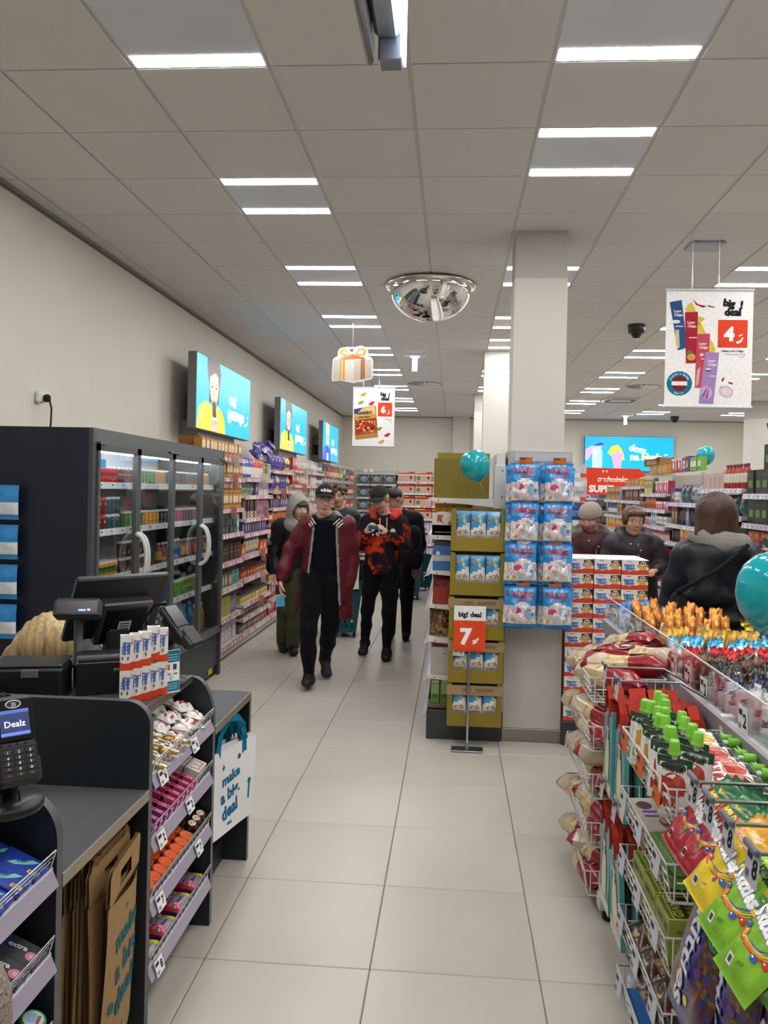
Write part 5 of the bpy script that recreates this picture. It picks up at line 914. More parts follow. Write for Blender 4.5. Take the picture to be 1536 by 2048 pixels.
# ================================================================ PILLAR GOODS, GONDOLA END, MUSTARD DISPLAY, RED BOX STACK
GX0, GX1, GY = -.175, .31, 5.47
t = thing('gondola', 'white gondola behind the mustard display, shelves seen end on', 'shelving', (0, 0, 0)); WH = '#d9d6d0'
ob('plinth', MB('plastic').b2((-.155, GY-.02, 0), (.36, 14.3, .20), '#33373b', bev=.004), t, label='dark grey plinth'); ob('spine', MB('plastic').b2((.29, GY+.02, .2), (.35, 14.3, 1.98), '#d2cfca'), t); ob('spine_post', MB('plastic').b2((.275, GY-.02, .2), (.365, GY+.03, 1.90), '#c4c4c4', bev=.004), t)
for z in (1.86, 1.68, 1.5): ob('slot', MB('matte').lathe([(0, 0), (.006, .001)], '#2a2a2a', n=8, ctr=(.33, GY-.021, z), ax=(0, -1, 0)), t)
GZ = [1.665, 1.405, 1.16, .925, .69, .435, .20]
for z in GZ:
    s = ob('shelf_board', MB('plastic').prism([(GX0+.02, GY, z), (.28, GY, z), (.28, GY, z-.06), (.2, GY, z-.05), (GX0+.02, GY, z-.022)], (0, 2.48, 0), WH), t)
    ob('price_strip', MB('gloss').prism([(GX0+.02, GY, z+.004), (GX0, GY, z-.002), (GX0-.012, GY, z-.042), (GX0+.02, GY, z-.03)], (0, 2.48, 0), '#c4c2cc'), s); ob('screw', MB('matte').lathe([(0, 0), (.005, .001)], '#3a3a3a', n=8, ctr=(GX0+.07, GY-.001, z-.014), ax=(0, -1, 0)), s)
    ob('far_board', MB('plastic').b2((GX0+.02, 8.0, z-.03), (.28, 14.2, z), WH), t)
MU = '#8f7c22'
t = thing('top_carton', 'large mustard carton on top of the gondola', 'carton', (.06, GY+.08, GZ[0]+.001)); ob('carton', MB('card').b2((-.2, -.02, 0), (.185, .3, .275), '#75671c', bev=.003), t); ob('rear_flap', MB('card').b2((-.185, .3, .27), (.2, .306, .33), '#8a7a28'), t)
def endgoods(z, items, shelf):
    for n, (lab, cat, g, dx, dy) in enumerate(items): ob(cat.replace(' ', '_'), g, None, (dx, GY+dy, z+.001), (0, 0, 0), lab, cat)
# yellow and white tea cartons on the second shelf
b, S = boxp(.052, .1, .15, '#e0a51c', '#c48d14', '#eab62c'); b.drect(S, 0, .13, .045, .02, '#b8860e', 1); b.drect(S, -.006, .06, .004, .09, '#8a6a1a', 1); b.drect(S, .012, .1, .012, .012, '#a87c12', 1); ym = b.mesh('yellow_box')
for k in range(5): ob('yellow_box', ym, None, (-.105+.0535*k, GY+.17, GZ[1]+.07), (0, 0, 0), f'yellow box in the white carton, {nth(k)} from the left on the gondola end', 'box', 'yellow boxes in the white carton')
t = thing('tea_carton', 'white carton with red print on the gondola end, second shelf', 'carton', (.02, GY+.11, GZ[1]+.001)); b = MB('card').prism([(-.165, -.08, 0), (.165, -.08, 0), (.165, -.08, .13), (-.1, -.08, .165), (-.165, -.08, .15)], (0, .004, 0), '#d2ccc4').b2((-.165, -.08, 0), (.165, .1, .07), '#c4beb6'); ob('carton', b, t); b = MB('card'); S = Plane((0, -.081, 0), (1, 0, 0), (0, 0, 1)); b.dtext(S, '6 TEA', .01, .085, .035, '#a83a34', 1, .02); b.dtext(S, 'MILK', .03, .125, .014, '#b86a5e', 1); b.drect(S, .05, .05, .12, .012, '#c98a80', 1); b.drect(S, 0, .02, .3, .006, '#a87a74', 1); b.dpoly(S, [(-.13, .14), (-.09, .14), (-.1, .11), (-.09, .08), (-.12, .1), (-.13, .08)], '#b04a42', 1); ob('red_print', b, t, label='red lettering 6 TEA')
t = thing('blue_carton', 'blue lettered carton on the gondola end', 'carton', (.02, GY+.1, GZ[2]+.001)); ob('carton', MB('card').b2((-.155, -.08, 0), (.16, .15, .17), '#3a6cb0', bev=.002).b2((-.155, -.0815, .065), (.16, -.079, .105), '#b9bcb8').b2((-.15, -.06, .165), (.155, .14, .2), '#4a4c50'), t); b = MB('card'); S = Plane((0, -.082, 0), (1, 0, 0), (0, 0, 1)); b.dtext(S, 'BOUNTY', .06, .14, .026, '#c9d6e6', 1, .03); b.dtext(S, 'low', .05, .115, .012, '#c9d6e6', 1); b.drect(S, .06, .035, .1, .04, '#b8b8b0', 1); [b.drect(S, .02+.009*q, .037, .004, .03, '#2a2c30', 2) for q in range(9)]; b.dell(S, -.12, .12, .014, .014, '#d8dde2', 1); ob('print', b, t)
t = thing('red_sack', 'glossy red wrapped pack on the gondola end', 'pack', (.0, GY+.12, GZ[3]+.001)); b, S = bag(.27, .215, .12, lambda u, v: '#7d1c20' if v > .2 else '#9c2a26', '#7d1c20', seed=12, nu=12, nv=10); ob('pack', b, t); ob('red_carton', MB('card').b2((-.13, -.1, 0), (.14, .02, .12), '#963028', bev=.002), t)
b, S = bag(.15, .2, .1, lambda u, v: ('#6a4a2c', '#8a6a3c', '#a88a5a', '#5a3a24')[int(_h(round(u*9), round(v*9))*4)], '#6a4a2c', seed=13, nu=10, nv=10, wr=.3); nm = b.mesh('nut_bag')
for k in range(3): ob('nut_bag', nm, None, (-.08+.12*k, GY+.11+.03*(k % 2), GZ[4]+.001), (0, 0, .3*(k-1)), f'bag of brown nuts on the gondola end, {nth(k)} from the left', 'nut bag')
t = thing('white_carton', 'plain white carton on the gondola end', 'carton', (.02, GY+.12, GZ[5]+.001)); ob('carton', MB('card').b2((-.155, -.1, 0), (.16, .12, .19), '#b9b4ac', bev=.003), t); ob('print', (lambda b: (b.drect(Plane((0, -.101, 0), (1, 0, 0), (0, 0, 1)), 0, .15, .03, .02, '#a83230', 1), b.drect(Plane((0, -.101, 0), (1, 0, 0), (0, 0, 1)), -.06, .15, .02, .006, '#6a6660', 1), b)[2])(MB('card')), t); ob('pink_film', MB('film').b2((-.15, -.06, .19), (-.02, .1, .215), '#a84a70', bev=.008), t)
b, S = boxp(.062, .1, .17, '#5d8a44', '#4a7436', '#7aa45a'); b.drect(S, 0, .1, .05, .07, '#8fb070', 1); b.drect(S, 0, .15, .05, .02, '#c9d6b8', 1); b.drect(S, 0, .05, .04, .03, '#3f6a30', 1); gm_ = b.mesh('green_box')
for k in range(4): ob('green_box', gm_, None, (-.1+.068*k, GY+.1, GZ[6]+.03), (0, 0, 0), f'green box in the bottom carton of the gondola end, {nth(k)} from left', 'box', 'green boxes at the gondola bottom')
ob('brown_tray', MB('card').b2((-.15, GY+.03, GZ[6]+.001), (.17, GY+.17, GZ[6]+.028), '#7d6a4c'), None, (0, 0, 0), label='low brown cardboard tray under the green boxes', cat='tray')
# mustard display: five cartons of wafer packs stacked in front of the gondola end
def wafer():
    f = lambda u, v: '#e9e7e4' if v < .42+.25*(u-.3) or v < .1 else ('#3f93cf' if v < .9 else '#6ab0de')
    b, S = bag(.105, .19, .05, f, '#dfe2e6', seed=21, nu=12, nv=14, seal=.008, wr=.08, flat=.6); b.dpoly(S, [(-.035, .045), (0, .075), (.035, .05), (.0, .02)], '#d8c49a', 1.5); b.dpoly(S, [(-.035, .038), (0, .012), (0, .02), (-.035, .045)], '#9a6a3a', 2); b.dpoly(S, [(0, .012), (.035, .042), (.035, .05), (0, .02)], '#7a4a26', 2)
    for q in range(4): b.dpoly(S, [(-.03+.015*q, .05+.004*q), (-.022+.015*q, .056+.004*q), (-.008+.015*q, .04), (-.016+.015*q, .034)], '#a8743c', 2)
    b.dtext(S, 'Smak', .014, .135, .024, '#d9d24a', 2, .03, .2, rot=-1.25, maxw=.07); b.dell(S, -.03, .14, .012, .014, '#b98a5a', 1.5); b.dell(S, -.038, .128, .008, .008, '#8a5a34', 2); b.dpoly(S, [(-.04, .11), (.02, .1), (.03, .115), (-.04, .12)], '#e6c64a', 1.5); return b
wm = wafer().mesh('wafer_pack'); MZ = [.145, .435, .725, 1.02, 1.315]
for lv in range(5):
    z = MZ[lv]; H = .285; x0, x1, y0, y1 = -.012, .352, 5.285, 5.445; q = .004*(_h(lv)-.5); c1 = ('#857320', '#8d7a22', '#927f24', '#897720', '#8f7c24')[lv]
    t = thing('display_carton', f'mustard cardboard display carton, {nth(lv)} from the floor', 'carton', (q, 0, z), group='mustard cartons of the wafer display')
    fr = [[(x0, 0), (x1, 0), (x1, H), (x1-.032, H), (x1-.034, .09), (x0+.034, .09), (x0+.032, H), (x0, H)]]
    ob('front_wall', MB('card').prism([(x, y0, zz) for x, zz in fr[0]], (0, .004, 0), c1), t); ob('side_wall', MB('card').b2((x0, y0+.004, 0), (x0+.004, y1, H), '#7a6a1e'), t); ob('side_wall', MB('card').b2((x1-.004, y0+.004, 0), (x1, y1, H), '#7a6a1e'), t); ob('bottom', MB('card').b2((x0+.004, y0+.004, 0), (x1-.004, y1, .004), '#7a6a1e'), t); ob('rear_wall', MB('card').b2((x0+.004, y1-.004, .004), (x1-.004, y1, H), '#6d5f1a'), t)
    if lv in (0, 1, 2):
        b = MB('card').b2((x0-.006, y0-.005, H-.075), (x1+.006, y0-.001, H-.012), '#a08460'); S = Plane((0, y0-.0051, 0), (1, 0, 0), (0, 0, 1)); [b.drect(S, .09+.006*k, H-.04, .0035, .022, '#6a5238', 1) for k in range(10)]; [b.drect(S, .18+.006*k, H-.04, .0035, .022, '#6a5238', 1) for k in range(20)]; b.drect(S, .17, H-.06, .12, .004, '#8a6e4c', 1); ob('tear_strip', b, t, label='torn brown strip with barcodes')
    for k in range(3):
        if True: ob('wafer_pack', wm, None, (.064+.106*k+q, y0+.036, z+.078), (.03*(_h(k, lv)-.5), 0, .06*(_h(lv, k)-.5)), f'blue and white wafer pack in the {nth(lv)} mustard carton from the floor, {("left", "middle", "right")[k]}', 'wafer pack', 'wafer packs in the mustard cartons')
ob('wafer_packs_top', wm, None, (0, 0, 0)) if False else None
# price sign on a stand
t = thing('price_stand', 'white and orange big deal 7 price sign on a thin stand', 'sign', (.125, 5.245, 0)); ob('foot', MB('steel').box((0, -.01, .006), (.21, .1, .012), '#8d9096', bev=.003), t); ob('pole', MB('steel').lathe([(.013, .012), (.013, .055), (.008, .06), (.008, .66)], '#a4a7ab', n=10), t); ob('clip', MB('acrylic').box((0, 0, .66), (.14, .012, .03), '#ffffff', bev=.003), t)
sg = ob('sign_board', MB('paper').b2((-.105, -.004, .655), (.105, .004, .955), '#f1f0ef'), t); b = MB('paper'); S = Plane((0, -.0042, 0), (1, 0, 0), (0, 0, 1)); b.drect(S, 0, .757, .21, .204, '#e8502c', 1); b.dtext(S, 'big! deal', 0, .9, .032, '#1f2024', 1, .045, maxw=.185); b.dtext(S, '7', -.022, .755, .1, '#ffffff', 2, .05); b.drect(S, .035, .728, .03, .011, '#ffffff', 2, rot=.35); b.dpoly(S, [(.018, .705), (.03, .704), (.044, .712), (.056, .726), (.062, .744), (.051, .747), (.046, .732), (.036, .72), (.024, .714)], '#ffffff', 2); ob('sign_print', b, sg, label='black big! deal lettering above a white 7 on orange')
ob('shelf_ticket', pricecard(.075, .04, '7'), None, (.055, 5.262, .64), (0, 0, 0), 'small white shelf ticket 7 under the orange sign', 'price card')
# marshmallow bags hanging in four rows on the pillar
t = thing('slatwall', 'grey slatted hook panel on the pillar behind the marshmallow bags', 'panel', (0, 0, 0)); ob('panel_board', MB('plastic').b2((.375, 5.455, .95), (.80, 5.474, 2.0), '#a9abae', bev=.003), t); ob('panel_frame', MB('plastic').b2((.41, 5.45, 1.93), (.79, 5.456, 1.985), '#b9bbc0'), t)
for k in range(9): ob('slat_groove', MB('matte').b2((.376, 5.452, 1.02+.105*k), (.799, 5.456, 1.026+.105*k), '#6d6f73'), t)
def mallow(seed):
    q = random.Random(seed); pal = ['#f1ece6', '#efc9d3', '#f5f1ec', '#e9d6d8', '#cfe0ea', '#f0e2ae', '#e2b3c3', '#f4efe9', '#c7d8e4']
    def f(u, v):
        if v < .1: return '#2480c8'
        if v < .58+.05*math.cos(6*(u-.5)): return q.choice(pal)
        if v < .93: return '#2b8fd6' if q.random() < .85 else '#3f9fdf'
        return '#1f74bd'
    b, S = bag(.185, .27, .085, f, '#2f86cc', seed=seed, nu=18, nv=22, seal=.014, wr=.22)
    b.dtext(S, 'HARIBO', 0, .222, .027, '#7a1f2e', 4, .09, maxw=.155); b.dtext(S, 'HARIBO', 0, .222, .027, '#b84a56', 6, .03, maxw=.15); b.dtext(S, 'Chamallows', .01, .19, .014, '#e6b9d6', 3, .06, .2, maxw=.12); b.dtext(S, 'Chamallows', .01, .19, .014, '#c4488c', 5, .01, .2, maxw=.12); b.dtext(S, 'Soft & light', .03, .171, .007, '#dfeaf4', 3, .01, maxw=.06)
    b.dell(S, .048, .10, .034, .044, '#9cc4e2', 2, n=20); b.dell(S, .05, .105, .026, .034, '#e6edf4', 3, n=18); b.dell(S, .04, .12, .012, .012, '#b83a4c', 4); b.dell(S, .058, .09, .016, .012, '#5a86cc', 4); b.dell(S, .05, .105, .008, .008, '#f4f0ec', 5); b.dpoly(S, [(-.06, .12), (-.035, .135), (-.01, .128), (-.005, .11), (-.03, .095), (-.058, .102)], '#c9407c', 3); b.dell(S, -.056, .05, .012, .012, '#e0a03a', 3, n=10); b.dell(S, -.056, .05, .007, .007, '#b87420', 4, n=8)
    for k in range(16): b.dell(S, q.uniform(-.075, .075), q.uniform(.035, .13), q.uniform(.009, .014), q.uniform(.008, .012), q.choice(pal), 1+.3*(k % 3), n=8, rot=q.uniform(0, 3))
    return b.mesh('marshmallow_bag')
HM = [mallow(s) for s in (51, 52, 53)]; HZ = [1.905, 1.648, 1.385, 1.105]
hk = MB('metal').tube([(0, 0, 0), (0, -.26, .0), (0, -.28, .012)], .003, '#b9bcc0', n=5).mesh('hook')
for r in range(4):
    for s_ in range(2):
        x = .462+.205*s_+(.012 if r == 0 and s_ else 0); z = HZ[r]; h_ = ob('hook', hk, t, (x, 5.455, z-.004))
        b = pricecard(.085, .045, '', col='#b9683a' if not (r == 2 and s_ == 0) else '#d8c8bc', ink='#5a2a14'); ob('price_holder', b, h_, (0, -.285, .02), label='orange price ticket on the hook')
        for k in range(3 if r < 3 else 4):
            yy = 5.18+.06*k; off = (.0, -.03, .025, -.07)[k]; rz = (.06*(_h(r, s_)-.5), -.15, .18, -.35)[k]*(1 if s_ == 0 else .8)
            ob('marshmallow_bag', HM[(r*2+s_+k) % 3], None, (x+off*(1 if s_ == 0 or k != 3 else -.5)+(.012 if s_ else -.004)*r*.4, yy, z-.268-(.012*k)), (.03*(k == 0)+.02*_h(r, k), .05*(_h(r, s_, k)-.5)*(1+(r == 3)), rz), f'blue marshmallow bag, {nth(r)} row, {("left", "right")[s_]} hook, {nth(k)} from the front', 'sweet bag', 'marshmallow bags on the pillar')
# red and white biscuit boxes stacked right of the pillar
t = thing('box_stand', 'dark grey plinth under the stack of biscuit boxes', 'plinth', (1.05, 5.78, 0)); ob('base', MB('plastic').b2((-.285, -.345, 0), (.36, .36, .165), '#34393d', bev=.006), t); ob('rail', MB('plastic').b2((-.28, -.34, .165), (.355, .355, .17), '#4a4f53'), t)
def hippo():
    b, S = boxp(.178, .2, .0985, '#ece7e0', '#a07a54', '#efeeee'); art(b, S, .178, .0985, [('p', '#da4726', [(-.5, 0), (.5, 0), (.5, .36), (.42, .44), (.3, .3), (.2, .36), (.05, .26), (-.08, .34), (-.2, .24), (-.34, .34), (-.42, .26), (-.5, .3)])])
    b.dpoly(S, [(.02, .09), (.089, .095), (.089, .05), (.06, .06), (.03, .055)], '#3a241c', 1.2)
    b.dtext(S, 'happy', -.038, .064, .0215, '#ffffff', 2, .12, maxw=.078); b.dtext(S, 'happy', -.038, .064, .0205, '#2f6cb4', 3, .05, maxw=.075); b.dtext(S, 'hippo', -.034, .043, .0215, '#ffffff', 2, .12, maxw=.078); b.dtext(S, 'hippo', -.034, .043, .0205, '#2f6cb4', 3, .05, maxw=.075); b.dtext(S, 'Kinder', -.04, .0885, .008, '#c42f28', 2, .03)
    b.dell(S, .03, .055, .02, .012, '#c79a5c', 2, rot=-.4); b.dell(S, .05, .045, .022, .013, '#d6ac6c', 2.6, rot=-.3); b.dell(S, .07, .06, .015, .011, '#c29050', 2.6); b.dell(S, .052, .074, .02, .014, '#e6ddd0', 2, rot=.2); b.dell(S, .046, .075, .006, .006, '#2a1a14', 3); b.dell(S, .06, .077, .005, .005, '#2a1a14', 3); b.dell(S, .078, .036, .008, .006, '#e8e0d4', 3)
    return b.mesh('biscuit_box')
hm = hippo()
for lv in range(11):
    for k in range(3):
        for dp in range(2 if lv > 9 else 1):
            ob('biscuit_box', hm, None, (.868+.183*k+.004*(_h(k, lv)-.5), 5.54+.205*dp+.006*(_h(lv, k, 2)-.5), .171+.1005*lv), (0, 0, .015*(_h(lv, k, 4)-.5)), f'white and red biscuit box, {nth(lv)} layer up, {("left", "middle", "right")[k]} column'+(', behind' if dp else ''), 'biscuit box', 'stacked biscuit boxes right of the pillar')
ob('box_filler', MB('card').b2((.78, 5.645, .171), (1.325, 6.05, 1.17), '#a8845c'), None, label='brown cardboard core of boxes behind the front biscuit stack', cat='carton')
# ================================================================ balloons
def balloon(loc, r, lab, tilt=(0, 0, 0), col='#12a0ac', tie=None):
    t = thing('balloon', lab, 'balloon', loc, tilt); prof = [(.004, -1.18*r), (.03*r, -1.15*r), (.12*r, -1.1*r), (.4*r, -.98*r), (.7*r, -.74*r), (.92*r, -.38*r), (1.0*r, .05*r), (.94*r, .42*r), (.74*r, .74*r), (.42*r, .95*r), (.0, 1.02*r)]
    P = np.array(prof); tt = np.linspace(0, 1, 34); ii = np.linspace(0, 1, len(P)); ob('skin', MB('balloon').lathe(list(zip(np.interp(tt, ii, P[:, 0]), np.interp(tt, ii, P[:, 1]))), col, n=36), t); ob('knot', MB('balloon').lathe([(.0, -1.26*r), (.06*r, -1.25*r), (.02*r, -1.19*r), (.05*r, -1.14*r)], '#0d8894', n=10), t); ob('ribbon', MB('plastic').tube([(0, 0, -1.24*r), (.01, .0, -1.5*r), tie or (-.01, .01, -1.9*r)], .002, '#c9d6d8', n=4), t); return t
balloon((.135, 5.17, 1.885), .098, 'teal balloon in front of the mustard top carton', (.0, -.25, 0), tie=(.02, .36, -.17)); balloon((.965, 2.42, 1.43), .118, 'large teal balloon at the right edge above the snack tray', (.1, .28, 0))
balloon((2.38, 15.0, 2.02), .105, 'small teal balloon left of the red arrow sign', tie=(.1, 0, -.35)); balloon((2.75, 8.9, 2.17), .1, 'far teal balloon half hidden behind green packs on the right run')
balloon((2.9, 6.75, 2.12), .1, 'teal balloon at the far right behind black pots')
# ================================================================ WIRE RACK AND SNACK TRAY ON THE RIGHT
RXF, RXB = .565, .872
t = rack_r = thing('wire_rack', 'white metal rack with baskets and hooks along the right side', 'rack', (0, 0, 0))
UY = [1.44, 2.04, 2.64, 3.23, 3.845]
for y in UY:
    u = ob('upright', MB('plastic').b2((.885, y-.016, .06), (.925, y+.016, 1.0), '#d9d9d8', bev=.003), t)
    for k in range(12): ob('slot', MB('matte').b2((.8835, y-.004, .15+.07*k), (.886, y+.004, .18+.07*k), '#3a3c40'), u)
for y in (1.46, 2.04, 2.66, 3.225, 3.83):
    f_ = ob('foot', MB('plastic').b2((.615, y-.03, .045), (1.5, y+.03, .105), '#c9cacb', bev=.006), t); ob('pad', MB('rubber').lathe([(.016, 0), (.022, .006), (.022, .03), (.012, .046)], '#17181a', n=14, ctr=(.655, y, 0)), f_)
ob('back_panel', MB('plastic').b2((.9, 1.3, .12), (.915, 3.86, .985), '#b9b2b6'), t); ob('front_rail', MB('plastic').prism([(.882, 1.3, .985), (.905, 1.3, .985), (.905, 1.3, .905), (.893, 1.3, .905)], (0, 3.4, 0), '#9d949c'), t, label='mauve grey rail')
def basketmesh(L, D=.307, H=.1):      # rim at z = 0, front (x = 0) towards the aisle, tapering inwards
    w = MB('plastic'); C = '#e6e6e4'; r = .0024; fx = .016; T = lambda p, rr=r, cl=False: w.tube(p, rr, C, n=5, closed=cl)
    T([(0, 0, 0), (D, 0, 0), (D, L, 0), (0, L, 0)], .0032, True); T([(fx, .008, -H), (D, .008, -H), (D, L-.008, -H), (fx, L-.008, -H)], r, True)
    for q in (.3, .6): T([(fx*q, .003, -H*q), (fx*q, L-.003, -H*q)])
    for y in (0, L): T([(.03, y+(.004 if y == 0 else -.004), -H*.5), (D-.03, y+(.004 if y == 0 else -.004), -H*.5)])
    n = int(D/.032)
    for k in range(1, n+1): x = D*k/n-.01; [T([(x, yy, .0), (x, yy+(.006 if yy == 0 else -.006), -H-.003)]) for yy in (0, L)]
    m_ = int(L/.05)
    for k in range(m_+1): y = L*k/m_; T([(0, y, 0), (fx, y, -H), (D, y, -H)]); 
    for k in range(1, 5): T([(D*k/5, .01, -H), (D*k/5, L-.01, -H)], .0018)
    return w.mesh('wire_basket')
BM1, BM2 = basketmesh(.57), basketmesh(.54)
BZ1 = [.968, .768, .575, .378, .182]; BZ2 = [.955, .762, .572, .376, .178]
for k in range(5):
    ob('wire_basket', BM1, None, (RXF, 3.245, BZ1[k]), (0, 0, 0), f'white wire basket of bread bags, {nth(k)} from the top', 'basket', 'bread baskets'); ob('wire_basket', BM2, None, (RXF, 2.07, BZ2[k]), (0, 0, 0), 'white wire basket holding '+('fruit mousse pouches with green caps', 'wafer and chocolate packs', 'green bar cartons', 'brown nut chocolates', 'blue packs, lowest of its column')[k], 'basket', 'baskets of the near column')
    b = pricecard(.06, .05, '', col='#c9c8d0'); 
    ob('price_holder', b, None, (RXF-.006, 3.79, BZ1[k]-.035), (-.1, 0, -math.pi/2), f'pale price holder at far corner of the {nth(k)} bread basket', 'price card')
    for q, yy in enumerate((2.56, 2.35, 2.15)):
        ob('price_holder', pricecard(.075, .062, '', col='#d0643c' if k == 0 else '#c9c8d2', ink='#8a3a1c' if k == 0 else '#5a5e68'), None, (RXF-.006, yy, BZ2[k]-.035), (-.12, 0, -math.pi/2), f'{"orange" if k == 0 else "pale grey"} price holder on {nth(k)} near basket, {("far", "middle", "near")[q]} one', 'price card')
# bread bags: long clear and red sacks
def bread(seed, bend=.0):
    q = random.Random(seed); L = .36; n = 24; m_ = 14; V = np.zeros((n, m_+1, 3)); cl = []
    for i in range(n):
        u = i/(n-1); e = min(u, 1-u)/.16; k = min(1, e)**.6; ry, rz = .052*(.72+.28*k), .048*(.07+.93*k)
        for j in range(m_+1):
            a = 2*math.pi*j/m_; wv = 1+.06*math.sin(3*a+9*u+seed)+.05*math.sin(5*a-14*u+seed*2)+.10*(1-k)*math.sin(4*math.cos(a)*2+seed)
            V[i, j] = ((u-.5)*L, ry*math.cos(a)*wv+bend*math.sin(math.pi*u), rz*math.sin(a)*wv+.012*(1-k)*math.sin(3*math.cos(a)+seed))
    for i in range(n-1):
        u = (i+.5)/(n-1); rw = []
        for j in range(m_):
            rw.append('#8f1a20' if u < .43 or u > .92 else (('#cdb98e' if q.random() > .3 else '#b89a68') if u < .68 else '#bfae98'))
        cl.append(rw)
    b = MB('film'); b.grid(V, cl)
    class S:
        P = staticmethod(lambda x, y, e: np.stack([np.asarray(x), np.asarray(y)+bend*np.sin(math.pi*(np.asarray(x)/L+.5)), .93*np.sqrt(np.clip((.0545+e)**2-np.asarray(y)**2, 1e-6, 1))], 1))
    b.dell(S, -.055, 0, .048, .027, '#d8c2b4', 4, n=22); b.dell(S, -.055, 0, .044, .024, '#7d1620', 6, n=22); b.dpoly(S, [(-.095, -.006), (-.06, .02), (-.05, .02), (-.075, -.02)], '#e6d6cc', 7); b.dtext(S, 'DAN', -.046, -.002, .017, '#f0e6e0', 8, .05, rot=.0, maxw=.04); b.dell(S, .04, .012, .016, .012, '#9fb4cc', 4); b.dell(S, .04, .012, .009, .006, '#3a6cb0', 5)
    b.dtext(S, 'tortilla', .11, -.01, .008, '#6d4a3a', 4, .01, maxw=.05); return b.mesh('bread_bag')
BR_ = [bread(s, bb) for s, bb in ((1, 0), (2, .02), (3, -.015))]
for k in range(5):
    zb = BZ1[k]-.098+.04
    lay = [(.635, 3.42, 0, -1.5, 0, .0), (.73, 3.42, .01, -1.45, .05, .2), (.82, 3.45, .0, -1.5, 0, -.2), (.625, 3.66, .045, -1.25, -.12, .3), (.74, 3.60, .06, -1.3, -.1, -.3), (.70, 3.40, .075, -.35-.5*(k % 2), .05, .4), (.65, 3.42, .06, -1.2, .1, .2)] if k else \
          [(.63, 3.60, .05, -1.25, -.18, .2), (.70, 3.62, .075, -1.2, -.2, .0), (.77, 3.64, .085, -1.2, -.2, -.2), (.82, 3.66, .125, -1.12, -.22, .3), (.67, 3.37, .03, -.9, .02, .5), (.73, 3.37, .085, -.45, -.1, .4), (.80, 3.42, .11, -.72-math.pi, .12, .2), (.72, 3.5, .0, -1.4, 0, 0)]
    for n_, (x, y, dz, rz, ry, rx) in enumerate(lay):
        j = .25*(_h(k, n_)-.5) if k else 0
        ob('bread_bag', BR_[(n_+k) % 3], None, (x+.02*(_h(k, n_, 1)-.5)*(k > 0), y+.05*(_h(k, n_, 2)-.5)*(k > 0), zb+dz), (rx+.6*(_h(k, n_, 3)-.5)*(k > 0), -ry, rz+(0 if n_ % 3 == 1 and k else math.pi)+math.pi*(k == 0 and n_ < 4)*0+j), f'red and cream bread bag, {nth(n_)} in the {nth(k)} bread basket from the top', 'bread bag', 'bread bags in the wire baskets')
# mousse pouches with green caps
def pouch(c1, c2, kind):
    f = lambda u, v: ('#e9e8e4' if v < .42 else ('#ece9e4' if abs(u-.5) > .36 and v < .7 else (c1 if v < .72 else ('#e6e6e0' if v < .82 else '#23402a'))))
    b, S = bag(.095, .16, .04, f, '#dcdad6', seed=60+kind, nu=12, nv=16, seal=.006, wr=.12, flat=.3); b.dell(S, .005, .095, .03, .032, c1, 2.5, n=18, rot=.3); b.dell(S, .016, .108, .012, .014, c2, 3.5, n=10)
    b.dpoly(S, [(-.04, .125), (.035, .13), (.035, .148), (-.036, .146)], '#e6e8e2', 3); b.dtext(S, 'TYMBARK', 0, .1365, .013, '#1d2420', 5, .06, maxw=.06); b.dtext(S, 'MUS', -.012, .045, .026, ('#b52f30', '#7fae3a')[kind], 3, .05, maxw=.05); b.dtext(S, ('truskawka', 'banan')[kind], .004, .02, .009, '#2a2c2a', 3, .02, maxw=.06); b.dell(S, .032, .03, .007, .007, '#d8924a', 3, n=8)
    return b.mesh('pouch')
PM = [pouch('#b13a2e', '#c9584a', 0), pouch('#cf9a3f', '#e0b45a', 1)]
cpm = MB('plastic').lathe([(.008, -.012), (.008, .004)], '#cfd4cf', n=10).lathe([(.017, .002), (.0175, .006), (.015, .009), (.0145, .012), (.0128, .036), (.011, .038), (0, .038)], '#7cc43a', n=16).mesh('cap')
npz = 0
def mkpouch(kind, loc, rot, lab):
    tt = thing('mousse_pouch', lab, 'pouch', loc, rot, 'fruit mousse pouches'); ob('pouch', PM[kind], tt); ob('cap', cpm, tt, (0, 0, .168), label='bright green screw cap')
for i in range(8):
    for j in range(2):
        k = 1 if i > 3 else 0
        mkpouch(k, (.60+.042*j+.012*(i % 2), 2.115+.058*i+.02*j, .866+.015*_h(i, j)+.012*j), orient((.18*(_h(i, j, 2)-.4), .2*(_h(i, j, 5)-.5), 1), (-.55+.3*(_h(i, j, 3)-.5), -.8, .1)), f'{("red", "yellow")[k]} mousse pouch standing cap up, {nth(i)} from the near side, {("aisle", "inner")[j]} row')
for i in range(7):
    k = 1 if i > 3 else 0
    for lv in range(2):
        mkpouch(k, (.668+.012*_h(i, lv), 2.13+.066*i, .905+.040*lv+.008*(i % 2)), orient((1, .15*(_h(i, lv)-.6), .05), (-.25, -.3, 1)), f'{("red", "yellow")[k]} mousse pouch lying cap inward, {nth(i)} from the near side, {("lower", "upper")[lv]} layer')
